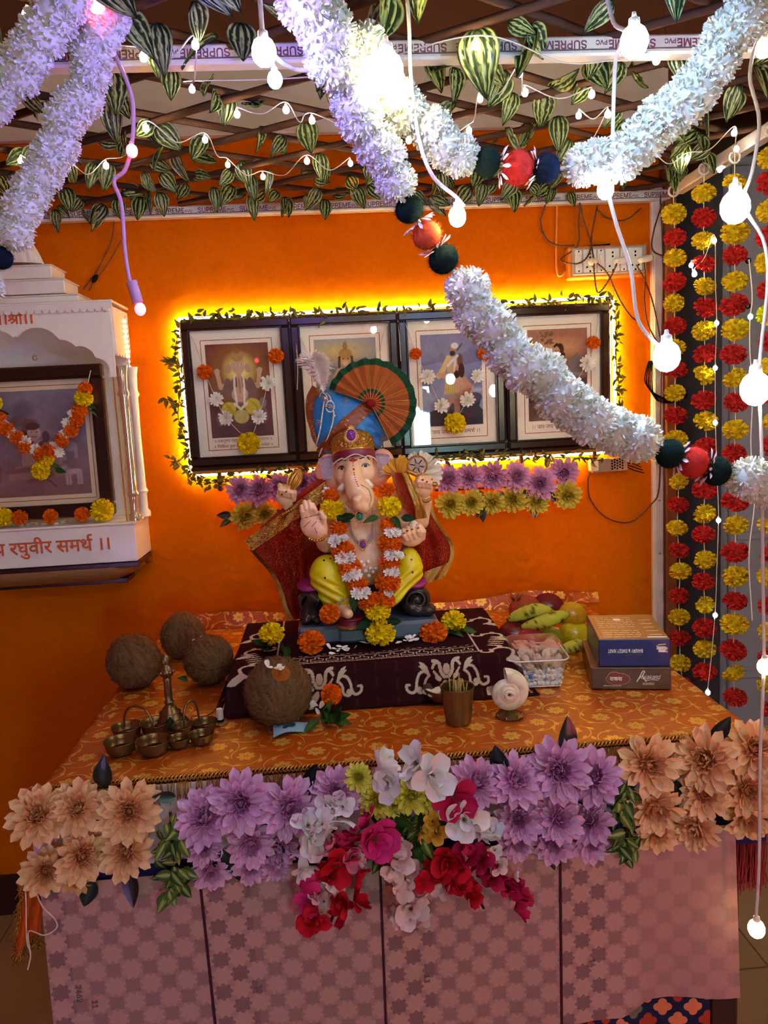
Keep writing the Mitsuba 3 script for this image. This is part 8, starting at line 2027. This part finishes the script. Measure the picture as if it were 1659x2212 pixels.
for (nm, lb, key, fl), lv in zip(GARL, LV):
    k = thing(nm, lb, 'artificial flowers', 'sprays of dahlias along the table edge')
    for px, py, r in fl:
        y = -.862-.012*rg.uniform() if r > 45 else -.850
        p = at(px, py, y); d = (CAM-p)/np.linalg.norm(CAM-p)+[0, 0, -.25 if r < 50 else 0]
        dahlia(k, key, p, r*mpp(p)*1.16, rg, d, jit=26)
    for px, py, dx, dz, L in lv: obj('leaf', BIGLEAF[rg.integers(2)], 'vc_gloss', k, m=leaf_m(at(px, py, -.848), (dx, -.15, dz), L, rg, (0, -1, .2)), label='dark green leaf')
    xs = [f[0] for f in fl]; obj('stem', tube([at(min(xs), fl[0][1]+20, -.839), at(max(xs), fl[2][1]+20, -.839)], .003, 6), 'twig', k)
IVY = [leaf(.6, .2, -.2, lin(70, 92, 46), lin(170, 176, 110)), leaf(.55, .2, -.35, lin(46, 66, 36), lin(140, 150, 90)), leaf(.5, .3, .1, lin(92, 110, 50), lin(180, 180, 110))]
for lb, px, py0, py1, w in (('green ivy sprig between the peach and lilac flowers at left', 368, 1755, 1935, 34), ('green ivy sprig between the lilac and peach flowers at right', 1345, 1690, 1850, 26)):
    k = thing('ivy_sprig', lb, 'artificial leaves', 'ivy sprigs between the flowers')
    obj('stem', tube(spline([at(px, py0, -.846), at(px+6, (py0+py1)/2, -.85), at(px+18, py1, -.85)], 20), .0022, 6), 'twig', k)
    for i in range(46):
        q = rg.uniform(0, 1); p = at(px+12*q+rg.normal(0, w*.4), py0+(py1-py0)*q, -.846-.022*rg.uniform())
        obj('leaf', IVY[rg.integers(3)], 'vc', k, m=leaf_m(p, (rg.normal(0, .6), rg.normal(-.4, .3), rg.normal(-.6, .5)), rg.uniform(.020, .034), rg, (0, -1, .3)))


# blossoms with five broad petals
def bset(c0, c1): return [petal(.86, s, .45, .1, lin(*c0), lin(*c1), 4, 5, .07, i, .3) for i, s in enumerate((.12, .3, -.12))]


BLO = {'white': bset((226, 220, 218), (236, 234, 236)), 'pale pink': bset((218, 178, 176), (228, 198, 194)), 'magenta': bset((176, 22, 84), (214, 56, 122)), 'crimson': bset((168, 24, 62), (190, 40, 84)), 'red': bset((168, 18, 34), (196, 34, 50)), 'pink': bset((206, 92, 130), (222, 128, 156)), 'amber': bset((196, 140, 44), (214, 164, 60))}
STAM = cat([tube([(0, 0, 0), (.10*math.cos(a), .10*math.sin(a), .22)], .018, 4, lin(120, 104, 50)) for a in np.linspace(0, 6.28, 8)]+[ball(.08, 5, lin(108, 90, 50))])


def blossom(par, key, px, py, r, y=-.885, jit=60, d=None):
    p = at(px, py, y-.012*rg.uniform()); r = r*mpp(p)*1.28; m = aim(p, r, d, rg, jit); k = obj(f'{key.replace(" ", "_")}_blossom', STAM, 'vc', par, m=m, label=f'{key} blossom')
    for w in whorl(5, .03, 1.0, 24, None, rg, jit=14): obj('petal', BLO[key][rg.integers(3)], 'vc_cloth', k, m=m @ w)
    if rg.uniform() < .6:
        for w in whorl(4, .02, .7, 48, None, rg, jit=16): obj('petal', BLO[key][rg.integers(3)], 'vc_cloth', k, m=m @ w)


bq = thing('bouquet', 'bouquet of white, yellow, magenta and red artificial blossoms at the middle of the table edge', 'artificial flowers')
for key, lst in {'white': [(824, 1665, 40), (845, 1692, 34), (806, 1680, 30), (904, 1651, 38), (929, 1675, 42), (890, 1668, 30), (729, 1766, 38), (742, 1745, 26), (670, 1805, 40), (664, 1785, 30), (656, 1871, 28), (690, 1770, 30), (740, 1896, 26), (705, 1910, 20), (1002, 1770, 40), (985, 1755, 28), (1015, 1795, 30), (1030, 1778, 26), (715, 1745, 28), (700, 1760, 26), (660, 1840, 28), (668, 1822, 26), (725, 1900, 22), (1037, 1801, 36), (1062, 1800, 24), (1068, 1836, 15)],
                 'pale pink': [(866, 1850, 34), (876, 1896, 22), (887, 1962, 36), (880, 2000, 26), (900, 1940, 24), (957, 1913, 24), (698, 1945, 20), (1108, 1890, 14), (870, 1820, 24), (850, 1875, 24), (895, 1880, 22), (872, 1920, 24), (890, 1985, 28), (865, 1975, 22), (1000, 1850, 24), (770, 1860, 22), (690, 1930, 22), (1075, 1870, 20)], 'magenta': [(806, 1812, 46), (796, 1780, 32), (820, 1840, 30), (652, 1924, 36), (668, 1945, 26)], 'crimson': [(978, 1717, 44), (1103, 1941, 38), (1112, 1965, 26), (995, 1829, 22), (1040, 1858, 30), (1002, 1854, 28), (750, 1826, 34), (1065, 1896, 28), (1085, 1905, 24), (1020, 1845, 28), (1055, 1880, 26), (1090, 1925, 30), (1120, 1935, 28), (735, 1835, 28)],
                 'red': [(726, 1864, 40), (750, 1955, 38), (684, 1980, 32), (971, 1861, 38), (1002, 1924, 28), (915, 1903, 22), (945, 1885, 26), (770, 1885, 24), (740, 1880, 30), (715, 1890, 26), (765, 1945, 28), (735, 1965, 26), (985, 1885, 32), (960, 1880, 28), (1015, 1935, 24), (990, 1905, 26), (670, 1990, 24)], 'pink': [(719, 1833, 28), (760, 1850, 26), (700, 1825, 22)], 'amber': [(943, 1798, 24), (935, 1775, 18), (905, 1800, 16)]}.items():
    for px, py, r in lst: blossom(bq, key, px, py, r)
for px, py, r in ((775, 1679, 30), (813, 1728, 38), (887, 1721, 38), (850, 1735, 28), (915, 1735, 24)): dahlia(bq, 'lemon', at(px, py, -.872), r*mpp(at(px, py, -.872))*1.1, rg)
for i in range(64):
    px, py = rg.normal(878, 34), rg.uniform(1740, 1870); obj('leaf', (LEAF+IVY)[rg.integers(6)], 'vc', bq, m=leaf_m(at(px, py, -.852-.026*rg.uniform()), (rg.normal(0, .6), rg.normal(-.3, .3), rg.normal(-.6, .5)), rg.uniform(.022, .038), rg, (0, -1, .3)))
for pts in ([(990, 1880), (1015, 1910), (1045, 1962)], [(1040, 1850), (1070, 1880), (1105, 1905)], [(735, 1780), (710, 1810), (680, 1838)], [(672, 1890), (670, 1930), (674, 1968)], [(738, 1930), (728, 1955), (715, 1990)], [(836, 1840), (842, 1870), (850, 1900)], [(868, 1905), (876, 1925), (872, 1945)], [(950, 1870), (960, 1890), (965, 1915)]):
    obj('stem', tube(spline([at(a, b, -.872) for a, b in pts], 14), .0022, 6, lin(62, 36, 32)), 'vc', bq)
obj('stem', tube([at(880, 1760, -.845), at(880, 1860, -.845)], .006, 7), 'twig', bq)
for s in (-1, 1):
    for i in range(9): obj('fern_blade', petal(.2, .1, 0, 1, lin(50, 64, 34), lin(80, 96, 44), 1, 3), 'vc', bq, m=leaf_m(at(905+s*4, 1770+7*i, -.872), (s, -.2, -.35), .017, None, (0, -1, .1)))


# the two-tone colours used above
TABLE = [mi.Float(np.array(PAL)[:, k].astype(np.float32)) for k in range(6)]
mat('tone_matt', proc(tone_col), .7)
scene['tone_gloss'] = {'type': 'twosided', 'b': {'type': 'blendbsdf', 'weight': .05, 'a': {'type': 'diffuse', 'reflectance': proc(tone_col)}, 'c': {'type': 'roughconductor', 'material': 'none', 'alpha': .08}}}
